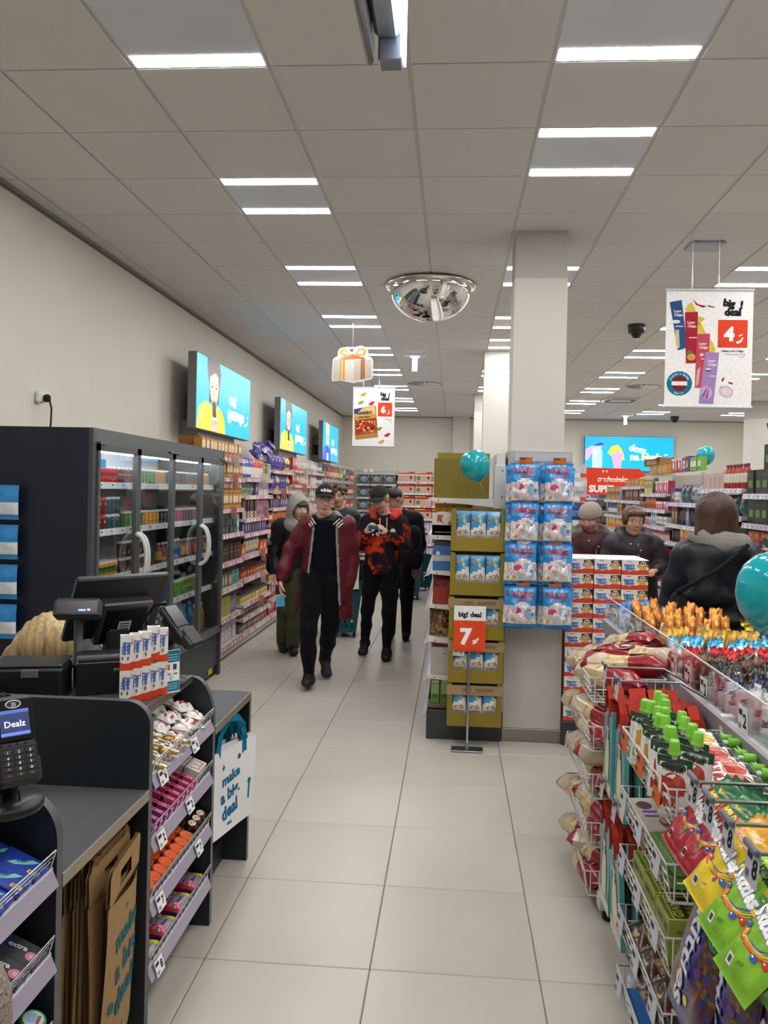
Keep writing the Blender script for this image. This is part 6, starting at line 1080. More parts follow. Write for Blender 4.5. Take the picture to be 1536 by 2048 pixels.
# lower near baskets
def flatpack(w, d, h, c1, c2, marks): 
    b, S = boxp(w, d, h, c2, c2, c1, bev=.004); T = Plane((0, 0, h+.0004), (1, 0, 0), (0, 1, 0)); art2 = [(q[0],)+q[1:] for q in marks]
    for n, q in enumerate(art2):
        L = 1+.6*n
        if q[0] == 'r': b.drect(T, q[1]*w, q[2]*d, q[3]*w, q[4]*d, q[5], L)
        elif q[0] == 'e': b.dell(T, q[1]*w, q[2]*d, q[3]*w, q[4]*d, q[5], L)
        elif q[0] == 't': b.dtext(T, q[1], q[2]*w, q[3]*d, q[4]*d, q[5], L, .04, rot=q[6] if len(q) > 6 else 0, maxw=q[7]*w if len(q) > 7 else w*.8)
    return b
wafb = flatpack(.1, .2, .035, '#d9cb9a', '#5d8a3a', [('r', 0, .38, .9, .2, '#4a8038'), ('r', 0, -.4, .9, .16, '#4a8038'), ('e', .05, 0, .3, .16, '#c9924f'), ('r', .05, .02, .04, .2, '#a8743a'), ('t', 'wafle', -.1, .22, .08, '#b03a30'), ('e', -.3, .1, .08, .05, '#b03a30')]).mesh('wafer_box'); mlk = flatpack(.11, .2, .03, '#d8d0c4', '#b9b0a2', [('e', -.2, .25, .22, .12, '#4a3a34'), ('r', -.15, .0, .4, .18, '#6a3f96'), ('t', 'moo', -.15, 0, .08, '#d8d0e0'), ('e', .15, -.25, .2, .14, '#5a4034'), ('e', .1, -.2, .12, .1, '#b08a54'), ('r', .3, -.38, .3, .16, '#5d2f86')]).mesh('chocolate_pack')
for i in range(4): ob('wafer_box', wafb, None, (.645+.11*(i % 2), 2.20+.10*(i//2)*1.9*0+.02, BZ2[1]-.092+.036*(i//2)), (0, 0, .1*(i-1.5)), f'green and cream wafer box in the second near basket, {nth(i)} of four', 'wafer box', 'wafer boxes')
for i in range(4): ob('chocolate_pack', mlk, None, (.64+.12*(i % 2), 2.47, BZ2[1]-.092+.034*(i//2)), (.12*(i//2), 0, .15*(i-1.5)), f'cream and purple chocolate pack in the second near basket, {nth(i)} of four', 'chocolate pack')
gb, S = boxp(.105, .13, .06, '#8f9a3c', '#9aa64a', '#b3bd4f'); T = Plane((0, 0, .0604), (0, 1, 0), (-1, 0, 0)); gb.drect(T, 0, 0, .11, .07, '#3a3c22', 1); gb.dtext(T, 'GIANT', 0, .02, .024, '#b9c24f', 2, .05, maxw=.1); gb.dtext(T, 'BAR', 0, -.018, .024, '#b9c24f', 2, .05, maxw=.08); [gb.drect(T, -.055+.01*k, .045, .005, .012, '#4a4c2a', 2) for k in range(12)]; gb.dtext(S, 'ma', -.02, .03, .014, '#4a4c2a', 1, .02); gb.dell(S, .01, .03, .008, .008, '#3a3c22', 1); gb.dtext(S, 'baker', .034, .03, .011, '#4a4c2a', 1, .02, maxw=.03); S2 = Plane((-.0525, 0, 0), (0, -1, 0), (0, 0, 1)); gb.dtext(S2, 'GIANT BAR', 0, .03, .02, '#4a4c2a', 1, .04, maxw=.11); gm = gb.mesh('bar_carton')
for i in range(12): ob('bar_carton', gm, None, (.64+.112*(i % 2), 2.145+.137*((i//2) % 3)+.03, BZ2[2]-.096+.0615*(i//6)), (0, 0, .03*(_h(i)-.5)), f'lime green bar carton, {nth(i//2 % 3)} from the near side, {("aisle", "inner")[i % 2]} side, {("lower", "upper")[i//6]} layer', 'bar carton', 'lime green bar cartons')
def nutf(u, v): return ('#3f2a20', '#4a3226', '#5d4230', '#8a7050', '#3f2a20')[int(_h(round(u*7), round(v*8), 3)*5)] if .2 < v < .85 else '#3a261c'
b, S = bag(.13, .2, .045, nutf, '#3a261c', seed=71, nu=12, nv=14, wr=.3); b.dell(S, .02, .1, .022, .016, '#a8906a', 2); b.dell(S, -.03, .12, .016, .012, '#b39a72', 2); b.dpoly(S, [(-.01, .13), (.03, .15), (.036, .138), (.0, .12)], '#c9b03f', 2); b.dpoly(S, [(-.04, .06), (-.005, .07), (.0, .055), (-.035, .045)], '#d9d6d8', 3); b.dtext(S, '3B', -.02, .058, .01, '#b03a34', 4, .03); nb = b.mesh('nut_bag')
for i in range(6): ob('nut_bag', nb, None, (.635+.1*(i % 2), 2.09+.15*(i//2), BZ2[3]-.06+.02*(i % 2)), orient((.3*(_h(i)-.5), 1, .12), (-.4, -.1, 1)), f'brown nut chocolate bag in the fourth near basket, {nth(i)} of six', 'nut bag', 'brown nut chocolate bags')
b, S = bag(.12, .17, .05, lambda u, v: '#2b4ea0' if v < .7 else '#3a63b8', '#2b4ea0', seed=72); b.dtext(S, 'Snow', 0, .1, .03, '#e2e8f2', 2, .05, maxw=.09); b.dtext(S, 'balls', 0, .06, .016, '#c4d2ea', 2, .02); sb_ = b.mesh('sweet_bag'); bb_ = flatpack(.09, .3, .05, '#3f86cc', '#2f6cb0', [('r', .1, .2, .3, .2, '#9ab4cc'), ('r', .1, -.05, .3, .2, '#8aa8c4'), ('r', .1, -.32, .3, .22, '#9ab4cc')]).mesh('blue_box')
for i in range(3): ob('sweet_bag', sb_, None, (.66+.09*(i % 2), 2.18+.13*i, BZ2[4]-.06), orient((.2, 1, .3), (-.5, 0, 1)), f'blue sweet bag in the lowest near basket, {nth(i)} from the near side', 'sweet bag')
for i in range(3): ob('blue_box', bb_, None, (.63+.095*i, 2.42, BZ2[4]-.096), (0, 0, .04*i), f'long blue box in the lowest near basket, {nth(i)} from the aisle', 'box')
# penguin gift bags on hooks
def giftbag(seed, w=.21, h=.30):
    S = Plane((0, -.008, 0), (1, 0, 0), (0, 0, 1)); b = MB('card').b2((-w/2, -.008, 0), (w/2, .008, h), '#57a3a5'); b.drect(S, 0, h*.08, w, h*.16, '#d8d2bc', 1); b.dpoly(S, [(-.5*w, .16*h), (.5*w, .12*h), (.5*w, .26*h), (.1*w, .3*h), (-.3*w, .24*h)], '#3f8a94', 1.3)
    b.dpoly(S, [(-.06, .04), (.05, .04), (.065, .12), (.045, .2), (.02, .235), (-.03, .235), (-.055, .2), (-.072, .12)], '#2e3034', 2); b.dpoly(S, [(-.05, .045), (.04, .045), (.05, .12), (.03, .19), (-.035, .19), (-.058, .12)], '#e0d8b4', 3); b.dell(S, -.005, .215, .028, .024, '#2e3034', 3); b.dell(S, -.005, .208, .02, .017, '#e6dfc2', 4); b.dpoly(S, [(-.01, .208), (.002, .208), (-.004, .196)], '#d0823a', 5); b.dell(S, -.012, .214, .003, .003, '#1a1a1a', 5, n=7); b.dell(S, .005, .214, .003, .003, '#1a1a1a', 5, n=7); b.dpoly(S, [(-.032, .228), (.024, .232), (.0, .285), (-.012, .28)], '#a5303a', 4); b.dell(S, -.006, .286, .008, .008, '#e8e0d0', 5, n=8); b.drect(S, -.004, .229, .062, .011, '#e0d8cc', 5)
    q = random.Random(seed); [b.dell(S, q.uniform(-w*.45, w*.45), q.uniform(.2, h*.95), .003, .003, '#cfe2e0', 2, n=6) for _ in range(9)]; [b.drect(S, -.085, .11+.012*k, .03, .004, '#35566a', 2, rot=.2) for k in range(3)]
    hd = MB('nonwoven')
    for s_ in (-1, 1):
        p = [(-.055, .004*s_, h-.02), (-.04, .004*s_, h+.05), (0, .006*s_, h+.085), (.04, .004*s_, h+.05), (.055, .004*s_, h-.02)]
        for a, b2 in zip(p[:-1], p[1:]): hd.quad([(a[0], a[1]-.012, a[2]), (b2[0], b2[1]-.012, b2[2]), (b2[0], b2[1]+.012, b2[2]+.004), (a[0], a[1]+.012, a[2]+.004)], '#b0392c')
    return b, hd
gbm, hdm = [g.mesh('gift_bag') for g in giftbag(4)]
def rod(loc, L, tx, lab, big, tagw=.058):
    tt = thing('hook_bar', lab, 'hook', loc, (0, 0, 0)); ob('rod', MB('metal').tube([(0, 0, 0), (L*.7, 0, 0), (L, 0, -.05)], .0045, '#8f9298', n=7), tt); ob('ticket_holder', pricecard(tagw, .07, big, col='#c2c0c8'), tt, (-.008, 0, -.025), (-.12, 0, -math.pi/2)); ob('holder_clip', MB('plastic').box((-.01, 0, .012), (.012, tagw+.004, .014), '#5d6472', bev=.003), tt); return tt
for r, z in enumerate((1.06, .63)):
    for q, y in enumerate((3.02, 2.80)):
        rod((.59, y, z), .30, 0, f'grey hook bar holding penguin gift bags, {("upper", "lower")[r]} row, {("far", "near")[q]} one', '')
        for k in range(7):
            tt = thing('gift_bag', f'teal penguin gift bag with red ribbon, {("upper", "lower")[r]} row {("far", "near")[q]} hook, {nth(k)} from the aisle', 'gift bag', (.602+.037*k, y-.02+.012*(k % 2), z-.46), (.05*(_h(k, r, q)-.5), -.10 if k == 0 else 0, -math.pi/2+.12*(_h(k, r)-.5)), 'penguin gift bags'); ob('bag_body', gbm, tt); ob('ribbon_handles', hdm, tt, label='red ribbon handles')
b = MB('cloth'); V = np.array([[(.60+.27*i/18, 2.74+.36*j/8+.02*math.sin(i), .915+.045*math.sin(math.pi*j/8)**.5+.012*math.sin(i*2.1+j*.7)) for j in range(9)] for i in range(19)]); b.grid(V, '#8a2620'); ob('red_ribbon_bags', b, None, label='bunched red fabric bag handles hanging over the upper hooks', cat='handles')
# candy pouches on hooks
PAL = ['#c8342e', '#e08a2c', '#e6c93a', '#4f9a3a', '#6a3f8c', '#3a62b0']
def candy(base, dark, sub, subc, top, seed, word='Skittles', w=.128, h=.21):
    f = lambda u, v: top if v > .84 else (base if not (u > .8 and v > .45) else ('#3f74c0', '#5aa04a', '#d9a63a', '#c8562e')[int((v-.45)*8) % 4])
    b, S = bag(w, h, .045, f, dark, seed=seed, nu=14, nv=18, seal=.008, wr=.14, flat=.25)
    b.dtext(S, sub, 0, h*.80, .016, subc, 3, .06, rot=-.12, maxw=w*.72); b.dtext(S, word, -.004, h*.60, .030, '#8f9aa0', 3, .10, rot=-.2, maxw=w*.84); b.dtext(S, word, -.004, h*.60, .029, '#f4f5f6', 5, .05, rot=-.2, maxw=w*.81)
    a = np.linspace(-2.7, -.2, 12)
    for r0, r1, cc in ((.052, .047, '#c8402e'), (.047, .042, '#e29a3a'), (.042, .037, '#e6cf4a'), (.037, .033, '#4a5cb0')): b.dpoly(S, [(r0*math.cos(q)*1.25, h*.52+r0*math.sin(q)*.8) for q in a]+[(r1*math.cos(q)*1.25, h*.52+r1*math.sin(q)*.8) for q in a[::-1]], cc, 2)
    q = random.Random(seed)
    for k, (x, y) in enumerate(((.02, .32), (.045, .36), (-.03, .42), (.052, .5), (.05, .62), (.054, .72), (-.045, .47))): b.dell(S, x, y*h, .0085, .0075, PAL[(k+seed) % 6], 4+.4*k, n=10); b.dell(S, x-.002, y*h+.002, .003, .002, '#f0ece4', 7.5, n=6)
    b.drect(S, -.02, h*.15, .018, .02, '#e9e9e6', 3); b.drect(S, -.02, h*.15, .011, .012, '#4a4a4a', 4); b.dpoly(S, [(-.0, h*.17), (.014, h*.19), (.016, h*.23), (.002, h*.21)], dark, 3); return b.mesh('candy_pouch')
CM = [candy('#a01f2c', '#7d1822', 'WILD', '#e8e03a', '#1f6e3c', 81), candy('#dcc025', '#b89c18', 'Smoothies', '#f3b0a8', '#e0a22c', 82), candy('#7db52c', '#5f9420', 'CRAZY SOURS', '#1a1c14', '#8fc23a', 83)]
spots = [(0, 1.96, .012), (0, 1.845, .012), (1, 1.72, .0), (2, 1.585, -.01), (2, 1.45, -.02)]; cn = ('red', 'yellow', 'green')
for n_, (kd, y, dx) in enumerate(spots):
    rod((.598, y-.02, 1.022), .28, 0, f'grey hook bar with ticket 8 above the {cn[kd]} candy pouch, {nth(n_)} from far', '8', .062)
    for k in range(4):
        lean = (.95, .62, .40, .25)[k]; x0, z0 = .53+dx+.048*k, .848+.004*(n_ % 2)-.012*(n_ > 2)-.012*k
        up = (lean, .10*(_h(n_, k)-.5), 1); ob('candy_pouch', CM[kd], None, (x0, y-.006*k, z0), orient(up, (-1, -.10-.1*_h(n_, k, 2), .6)), f'{cn[kd]} candy pouch, {nth(n_)} hook from far, {nth(k)} from the front', 'candy pouch', 'candy pouches on the right hooks')
def fun(seed):
    f = lambda u, v: '#2a2470' if (v > .8 or v < .04 or .34 < u < .72) else (('#6a3a34', '#7a5a2c', '#3f4f34', '#4a3a6a', '#5a3030', '#3a3468')[int(_h(round(u*23), round(v*33), seed)*6)])
    b, S = bag(.25, .36, .07, f, '#2a2470', seed=seed, nu=24, nv=34, wr=.09); ""

    b.dtext(S, 'Skittles', .0, .17, .068, '#6a76a0', 7, .05, rot=-math.pi/2, maxw=.26); b.dtext(S, 'Skittles', .0, .17, .066, '#dfe4ee', 9, .02, rot=-math.pi/2, maxw=.255); b.dtext(S, 'FUN', .035, .31, .024, '#dfe4ee', 8, .03, rot=-math.pi/2, maxw=.06); b.dtext(S, 'SIZE', .065, .31, .024, '#dfe4ee', 8, .03, rot=-math.pi/2, maxw=.065); b.dell(S, .085, .24, .026, .024, '#2f7a4a', 3); b.dtext(S, '18', .085, .24, .02, '#e6ece4', 4, .03, rot=-math.pi/2)
    for k, (x, y) in enumerate(((-.04, .09), (.03, .07), (-.06, .26), (.06, .15), (-.045, .17))): b.dell(S, x, y, .012, .011, PAL[(k+seed) % 6], 3, n=10)
    return b.mesh('candy_bag')
FM = [fun(91), fun(92)]
for n_, (x, y, z, rz, th) in enumerate(((.545, 1.84, .50, .05, -.32), (.53, 1.58, .42, -.25, -.5), (.60, 1.72, .50, .0, -.15), (.56, 1.36, .40, .1, -.4), (.62, 1.5, .46, 0, -.15))):
    o = ob('candy_bag', FM[n_ % 2], None, (x, y, z), (0, 0, 0), f'large blue fun size candy bag below the pouches, {nth(n_)} one from far', 'candy bag', 'large blue candy bags')
    up = Vector((-math.sin(th), .25*rz, math.cos(th))).normalized(); rt = Vector((0, -1, rz)); bk = up.cross(rt).normalized(); rt = bk.cross(up).normalized(); o.rotation_euler = Matrix((rt, up.cross(rt), up)).transposed().to_euler()
ob('lower_hook_rail', MB('metal').tube([(.6, 1.84, .90), (.88, 1.84, .9)], .005, '#8f9298').tube([(.58, 1.58, .80), (.88, 1.58, .8)], .005, '#8f9298').tube([(.6, 1.36, .78), (.88, 1.36, .78)], .005, '#8f9298').b2((.87, 1.3, .74), (.885, 1.9, .94), '#b9b9bc'), rack_r)
# ---- snack tray above: clear front, rows of upright bars
t = thing('snack_tray', 'long snack tray with a clear front strip above the wire rack', 'tray', (0, 0, 0)); TY0, TY1 = 1.3, 4.70
ob('tray_floor', MB('plastic').b2((.905, TY0, .93), (1.19, TY1, .945), '#8d8a8c').b2((1.19, TY0, .93), (1.80, 4.12, .945), '#8d8a8c'), t); ob('tray_end', MB('plastic').b2((.905, TY1, .5), (1.19, TY1+.02, 1.02), '#a9a6a8'), t); ob('tray_back', MB('plastic').b2((1.80, TY0, .3), (1.82, 4.12, 1.02), '#a9a6a8'), t); ob('tray_body', MB('plastic').b2((.93, TY0, .12), (1.18, TY1-.02, .93), '#5d5c60').b2((1.18, TY0, .12), (1.79, 4.11, .93), '#5d5c60'), t)
ob('clear_front', MB('acrylic').b2((.900, TY0, .985), (.9035, TY1, 1.12), '#ffffff'), t, label='clear acrylic front strip'); ob('clear_edge', MB('gloss').b2((.899, TY0, 1.119), (.9045, TY1, 1.1225), '#d9dcde').b2((.897, TY0, .98), (.906, TY1, .988), '#cfcfd2'), t)
def bar(c1, c2, m='film', h=.15, w=.045, txt='', tc='#f2f2f2'):
    l1, l2 = c(c1), c(c2); sh = lambda q, k: tuple(min(1, x*k) for x in q); wh = (.72, .72, .72)
    f = lambda u, v: sh(l2, (.55, 1, 1.5, .8)[int(_h(round(u*7), round(v*12), h)*4)]) if v > .78 else (l1 if v > .45 or v < .08 else (wh if .2 < u < .8 and len(txt) % 2 else sh(l1, .8)))  # crumpled shine of the bar top put into the colour as random tones
    b, S = bag(w, h, .026, f, c1, m, 7, 11, seed=int(h*1000)+len(txt), seal=.012, wr=.35)
    for v in b.V:
        k = np.clip((v[:, 2]-h*.8)/(h*.2), 0, 1); v[:, 1] += k*.007*np.sin(v[:, 0]*420+h*90); v[:, 2] += k*.006*np.sin(v[:, 0]*300+2+h*50); v[:, 0] *= 1+.12*k
    if txt: b.dtext(S, txt, 0, h*.48, w*.42, tc, 3, .03, rot=math.pi/2, maxw=h*.6)
    return b.mesh('snack_bar')
BINS = [('white and gold bar', bar('#e4e4e4', '#d9c48a', 'film', .155, .048, 'oat', '#8a6a2a')), ('white and green bar', bar('#e0e1de', '#5fae4a', 'film', .15, .048, 'lime', '#3f7a30')), ('grey white bar', bar('#d2d4d8', '#eceef0', 'film', .15, .046, 'fit', '#3a3f48')), ('white and navy bar', bar('#e3e5e8', '#2a3054', 'film', .15, .046, 'BAR', '#2a3054')), ('dark grey bar', bar('#45443f', '#2f2e2a', 'film', .16, .046, 'FITNESS', '#d9d9d4')), ('brown foil bar', bar('#5d4336', '#6d5344', 'foil', .15, .046, 'choc', '#e0d2c0')), ('red foil bar', bar('#a81c2a', '#c42a34', 'foil', .15, .046, 'RED', '#f0dede')), ('white and light blue bar', bar('#dfe6ea', '#4aa8d8', 'foil', .15, .046, 'milk', '#2f6ca0')), ('yellow bar', bar('#c99a2a', '#d8a834', 'film', .16, .05, 'nut', '#4a2f14')), ('orange foil bar', bar('#b86a24', '#d9903f', 'foil', .20, .042, 'corny', '#f3e6d2')), ('orange caramel bar', bar('#b0743a', '#c9803a', 'foil', .205, .042, 'nut', '#3a2010')), ('black bar', bar('#1b1b1e', '#26262a', 'film', .16, .05, 'BLACK', '#d0d0d4')), ('blue and white bar', bar('#cfd9e6', '#2f66c0', 'film', .15, .05, 'milky', '#2f4f9c')), ('bright blue bar', bar('#2a6fc4', '#4f9ae0', 'film', .15, .05, 'vita', '#e6eef6'))]
tagc = 0
for n_, (nm, me) in enumerate(BINS):
    y0 = 2.02+.19*n_
    ob('divider', MB('acrylic').b2((.906, y0-.012, .945), (1.19, y0-.010, 1.09), '#ffffff'), t)
    hx = n_ in (9, 10)
    for r in range(2):
        for q in range((8 if not hx else 7) if n_ < 10 else 5):
            tl = .42*(_h(n_, r, q)-.5); x = .945+.056*q+.01*_h(q, r, n_)
            ob('snack_bar', me, None, (x, y0+.045+.085*r, .952+(.03 if hx else .0)*r+.012*_h(n_, q, r)), (-.42+.34*(_h(n_, q, r, 2)-.5), tl, (-.9+1.1*_h(q, n_, r))), f'{nm} in the snack tray, {nth(q)} from the clear strip, {("near", "far")[r]} row', 'snack bar', 'bars in the snack tray')
    if n_ % 2 == 0 or n_ in (5, 9): ob('price_card', pricecard(.075, .08, ('5', '2', '2', '1', '5', '5', '6')[n_//2], col='#d9dad8' if n_ not in (5, 6, 9) else '#e6b9ac'), None, (.8965, y0+.08, 1.03), (0, 0, -math.pi/2), f'price card behind the clear strip below the {nm}s', 'price card')
# second tray row further right
back_b = [('black and yellow bar', bar('#1a1a1c', '#c9b02a', 'foil', .15, .05)), ('blue foil bar', bar('#cfd4da', '#3f8fd8', 'foil', .17, .05)), ('navy and red bar', bar('#1f2450', '#a02a34', 'foil', .14, .05)), ('dark foil bar', bar('#2a2422', '#4a3c34', 'foil', .15, .05)), ('navy and blue bar', bar('#2a3a86', '#3f86d8', 'film', .14, .05))]
for n_ in range(6):
    nm, me = back_b[(1, 1, 2, 2, 1, 0, 0, 4)[n_]]; y0 = 2.5+.27*n_
    for r in range(2):
        for q in range(5): ob('snack_bar', me, None, (1.44+.068*q, y0+.06+.11*r, .948+.01*_h(q, r)), (.3*(_h(n_, q, r, 5)-.5), .3*(_h(n_, q, r)-.5), -.4), f'{nm} at the tray back, {nth(n_)} bin, {nth(q)} across, {("near", "far")[r]} row', 'snack bar', 'bars at the back of the snack tray')
# ================================================================ SCREENS, HANGING SIGNS, MIRROR, HANGING LIGHTBOX
CY = '#19aee6'
def screen(y0, y1, lab, blonde=False):
    w, h = y1-y0, .735; t = thing('screen', lab, 'screen', (-2.47, (y0+y1)/2, 2.265), (0, 0, math.pi/2))
    ob('casing', MB('plastic').box((0, .045, h/2), (w, .085, h), '#6d6c6a', bev=.004), t); ob('wall_bracket', MB('plastic').b2((-w*.33, .09, -.09), (w*.33, .27, .1), '#8a8783').b2((-.5, .09, .3), (.5, .272, .42), '#7a7774'), t, label='grey wall bracket'); ob('sensor', MB('plastic').box((w/2+.012, .02, .03), (.03, .03, .025), '#17181a', bev=.004), t)
    b = MB('screen'); S = Plane((0, .0015, h/2), (1, 0, 0), (0, 0, 1)); b.drect(S, 0, 0, w-.01, h-.014, CY, 1)
    P = lambda pts, cc, L: b.dpoly(S, [(x*w, y*h) for x, y in pts], cc, L)
    hair, skin, top, lip = ('#3a2c2a', '#e2b6a4', '#e6d63a', '#b5524a') if not blonde else ('#d9c49a', '#e6c0ae', '#2f5ee0', '#b5524a')
    P([(-.34, .49), (-.33, .30), (-.30, .16), (-.30, -.1), (-.14, -.1), (-.12, .2), (-.10, .34), (-.13, .49)], hair, 2)
    P([(-.29, .34), (-.295, .1), (-.27, -.05), (-.235, -.13), (-.19, -.13), (-.155, -.03), (-.14, .14), (-.15, .34), (-.2, .4)], skin, 3)
    P([(-.30, .36), (-.2, .43), (-.14, .36), (-.15, .28), (-.2, .33), (-.29, .25)], hair, 4)
    for x in (-.255, -.18): P([(x-.028, .115), (x, .135), (x+.026, .115), (x, .105)], '#4a3530', 4); P([(x-.03, .165), (x, .185), (x+.03, .165), (x, .175)], '#5a4038', 4)
    P([(-.225, .12), (-.23, .02), (-.215, .0), (-.205, .02)], '#c9937f', 4); P([(-.255, -.035), (-.215, -.05), (-.175, -.03), (-.2, -.075), (-.235, -.075)], lip, 4); P([(-.248, -.04), (-.215, -.053), (-.182, -.037), (-.2, -.06), (-.23, -.06)], '#f4ece8', 5)
    P([(-.49, -.49), (-.46, -.2), (-.36, -.1), (-.27, -.13), (-.2, -.2), (-.15, -.12), (-.08, -.18), (-.03, -.3), (-.01, -.49)], top, 3.5); P([(-.44, -.3), (-.40, -.15), (-.38, -.16), (-.41, -.4)], '#f4ec86' if not blonde else '#5a86f0', 4.5); P([(-.1, -.2), (-.06, -.25), (-.05, -.42), (-.08, -.35)], '#c9b41f' if not blonde else '#1f44b8', 4.5)
    P([(-.245, -.085), (-.19, -.075), (-.175, -.30), (-.24, -.30)], '#3a2c2c', 6); [P([(-.242, -.1-.05*k), (-.184, -.09-.05*k), (-.184, -.097-.05*k), (-.242, -.107-.05*k)], '#54484a', 7) for k in range(4)]; P([(-.255, -.29), (-.16, -.29), (-.155, -.36), (-.25, -.36)], '#b9d0e6', 7)
    P([(-.265, -.36), (-.25, -.31), (-.22, -.33), (-.19, -.3), (-.15, -.34), (-.14, -.42), (-.155, -.49), (-.26, -.49)], skin, 8); [P([(-.25+.026*k, -.34-.01*(k % 2)), (-.235+.026*k, -.34), (-.238+.026*k, -.40), (-.248+.026*k, -.40)], '#c98f7c', 9) for k in range(4)]
    b.dtext(S, 'coś', .13*w, .05*h, .17*h, '#f4f8fa', 2, .05, rot=-.12, maxw=.16*w); b.dtext(S, 'pysznego', .205*w, -.15*h, .17*h, '#f4f8fa', 2, .05, maxw=.36*w)
    P([(.43, -.14), (.455, -.115), (.468, -.13), (.44, -.155)], '#f4f8fa', 2); P([(.375, -.285), (.40, -.29), (.43, -.27), (.455, -.235), (.465, -.19), (.45, -.19), (.435, -.225), (.41, -.25), (.378, -.26)], '#f4f8fa', 2)
    ob('picture', b, t, label='bright blue picture of a person eating chocolate')
screen(7.38, 9.36, 'large blue advertising screen nearest the camera on the left wall'); screen(11.03, 13.02, 'second blue advertising screen along the left wall'); screen(14.68, 16.62, 'farthest blue screen on the left wall, blond figure in blue', True)
t = thing('screen', 'wide blue cleaning products screen on the far back wall', 'screen', (4.1, 18.98, 2.30)); w, h = 2.06, .81
ob('casing', MB('plastic').box((0, .05, h/2), (w, .09, h), '#4a5a66', bev=.004), t); ob('bracket', MB('plastic').box((0, .13, h/2), (w*.6, .09, .2), '#6d6c6a'), t); b = MB('screen'); S = Plane((0, .003, h/2), (1, 0, 0), (0, 0, 1)); b.drect(S, 0, 0, w-.012, h-.012, '#0fa6e8', 1); P = lambda pts, cc, L: b.dpoly(S, [(x*w, y*h) for x, y in pts], cc, L)
P([(-.49, -.2), (-.49, .12), (-.42, .22), (-.36, .2), (-.31, .28), (-.30, .2), (-.36, .08), (-.42, .0), (-.46, -.2)], '#e2a3dd', 2); P([(-.40, .24), (-.33, .32), (-.29, .3), (-.29, .24), (-.33, .22)], '#2a3fb8', 3); P([(-.41, -.42), (-.415, .1), (-.38, .2), (-.33, .2), (-.30, .08), (-.30, -.42)], '#a9d2ee', 3); P([(-.40, -.40), (-.40, .08), (-.37, .1), (-.37, -.40)], '#c9e4f6', 4)
P([(-.24, .02), (-.2, .2), (-.13, .26), (-.09, .16), (-.06, -.0), (-.05, -.2), (-.12, -.1), (-.2, -.06)], '#e8e23c', 2); [b.dell(S, (-.22+.03*k)*w, (.02+.06*(k % 4))*h, .02*w, .03*h, '#d2ca28', 3) for k in range(5)]; P([(-.16, -.49), (-.18, -.22), (-.2, -.02), (-.17, .06), (-.15, -.03), (-.14, .1), (-.115, .12), (-.10, .0), (-.08, .04), (-.065, -.06), (-.08, -.22), (-.09, -.49)], '#e29ade', 4)
b.dtext(S, 'dom', .10*w, .15*h, .19*h, '#f4f8fa', 2, .045, rot=-.22, maxw=.2*w); b.dtext(S, 'na błysk', .195*w, -.08*h, .19*h, '#f4f8fa', 2, .045, maxw=.36*w); P([(.39, -.02), (.43, .02), (.44, .0), (.40, -.05)], '#f4f8fa', 2); P([(.36, -.2), (.39, -.21), (.425, -.17), (.44, -.08), (.425, -.08), (.41, -.14), (.385, -.17), (.362, -.17)], '#f4f8fa', 2); ob('picture', b, t, label='bright blue picture of gloved hands cleaning')
# banners
def banner(x, y, z0, w, h, lab, hx, price):
    t = thing('hanging_banner', lab, 'banner', (x, y, z0)); ob('banner_sheet', MB('paper').box((0, 0, h/2), (w, .003, h), '#f0efef'), t); 
    for zz in (.006, h): ob('rail', MB('plastic').tube([(-w/2-.006, 0, zz), (w/2+.006, 0, zz)], .009, '#cfcfd2', n=8), t)
    for q in hx:
        r = ob('hanger', MB('metal').tube([(q, 0, h), (q, 0, CH-z0)], .0022, '#d2d2d2', n=5), t); ob('hanger_clip', MB('plastic').lathe([(.002, 0), (.006, .01), (.006, .07), (.002, .09)], '#f0f0f0', n=8, ctr=(q, 0, h+.02)), r)
    b = MB('paper'); S = Plane((0, -.0016, h/2), (1, 0, 0), (0, 0, 1)); P = lambda pts, cc, L: b.dpoly(S, [((u-.5)*w, (.5-v)*h) for u, v in pts], cc, L)
    T = lambda s, u, v, hh, cc, L=2, bold=.04, **k: b.dtext(S, s, (u-.5)*w, (.5-v)*h, hh*h, cc, L, bold, **k)
    R_ = lambda u, v, ww, hh, cc, L=1, rot=0: b.drect(S, (u-.5)*w, (.5-v)*h, ww*w, hh*h, cc, L, rot=rot)
    E = lambda u, v, ru, rv, cc, L=2, rot=0: b.dell(S, (u-.5)*w, (.5-v)*h, ru*w, rv*h, cc, L, n=18, rot=rot)
    T('big', .725, .11, .058, '#222329', 2, .07, rot=-.15, maxw=.19*w); T('!', .865, .125, .06, '#222329', 2, .07, rot=-.1); T('deal', .765, .185, .058, '#222329', 2, .07, maxw=.27*w)
    R_(.77, .37, .34, .235, '#e0492f'); T(price, .73, .37, .11, '#ffffff', 2, .05); P([(.84, .385), (.88, .37), (.885, .378), (.845, .395)], '#ffffff', 2); P([(.815, .435), (.85, .43), (.885, .4), (.895, .4), (.87, .44), (.835, .452), (.815, .45)], '#ffffff', 2)
    return t, b, S, P, T, R_, E
t, b, S, P, T, R_, E = banner(1.672, 5.4, 2.305, .565, .785, 'large white big deal 4 chips banner hanging at the upper right', (-.117, .055), '4')
P([(.24, .13), (.29, .1), (.45, .35), (.40, .42), (.53, .62), (.58, .5)], '#d9c24a', 1.5); P([(.22, .16), (.28, .11), (.36, .22), (.45, .24), (.4, .28), (.36, .27), (.56, .46), (.48, .52), (.3, .3)], '#d9c250', 1.6)
P([(.30, .075), (.36, .12), (.46, .137), (.5, .13), (.42, .15), (.34, .125)], '#a02430', 2); P([(.48, .128), (.56, .146), (.55, .15), (.48, .14)], '#3a4a2c', 2)
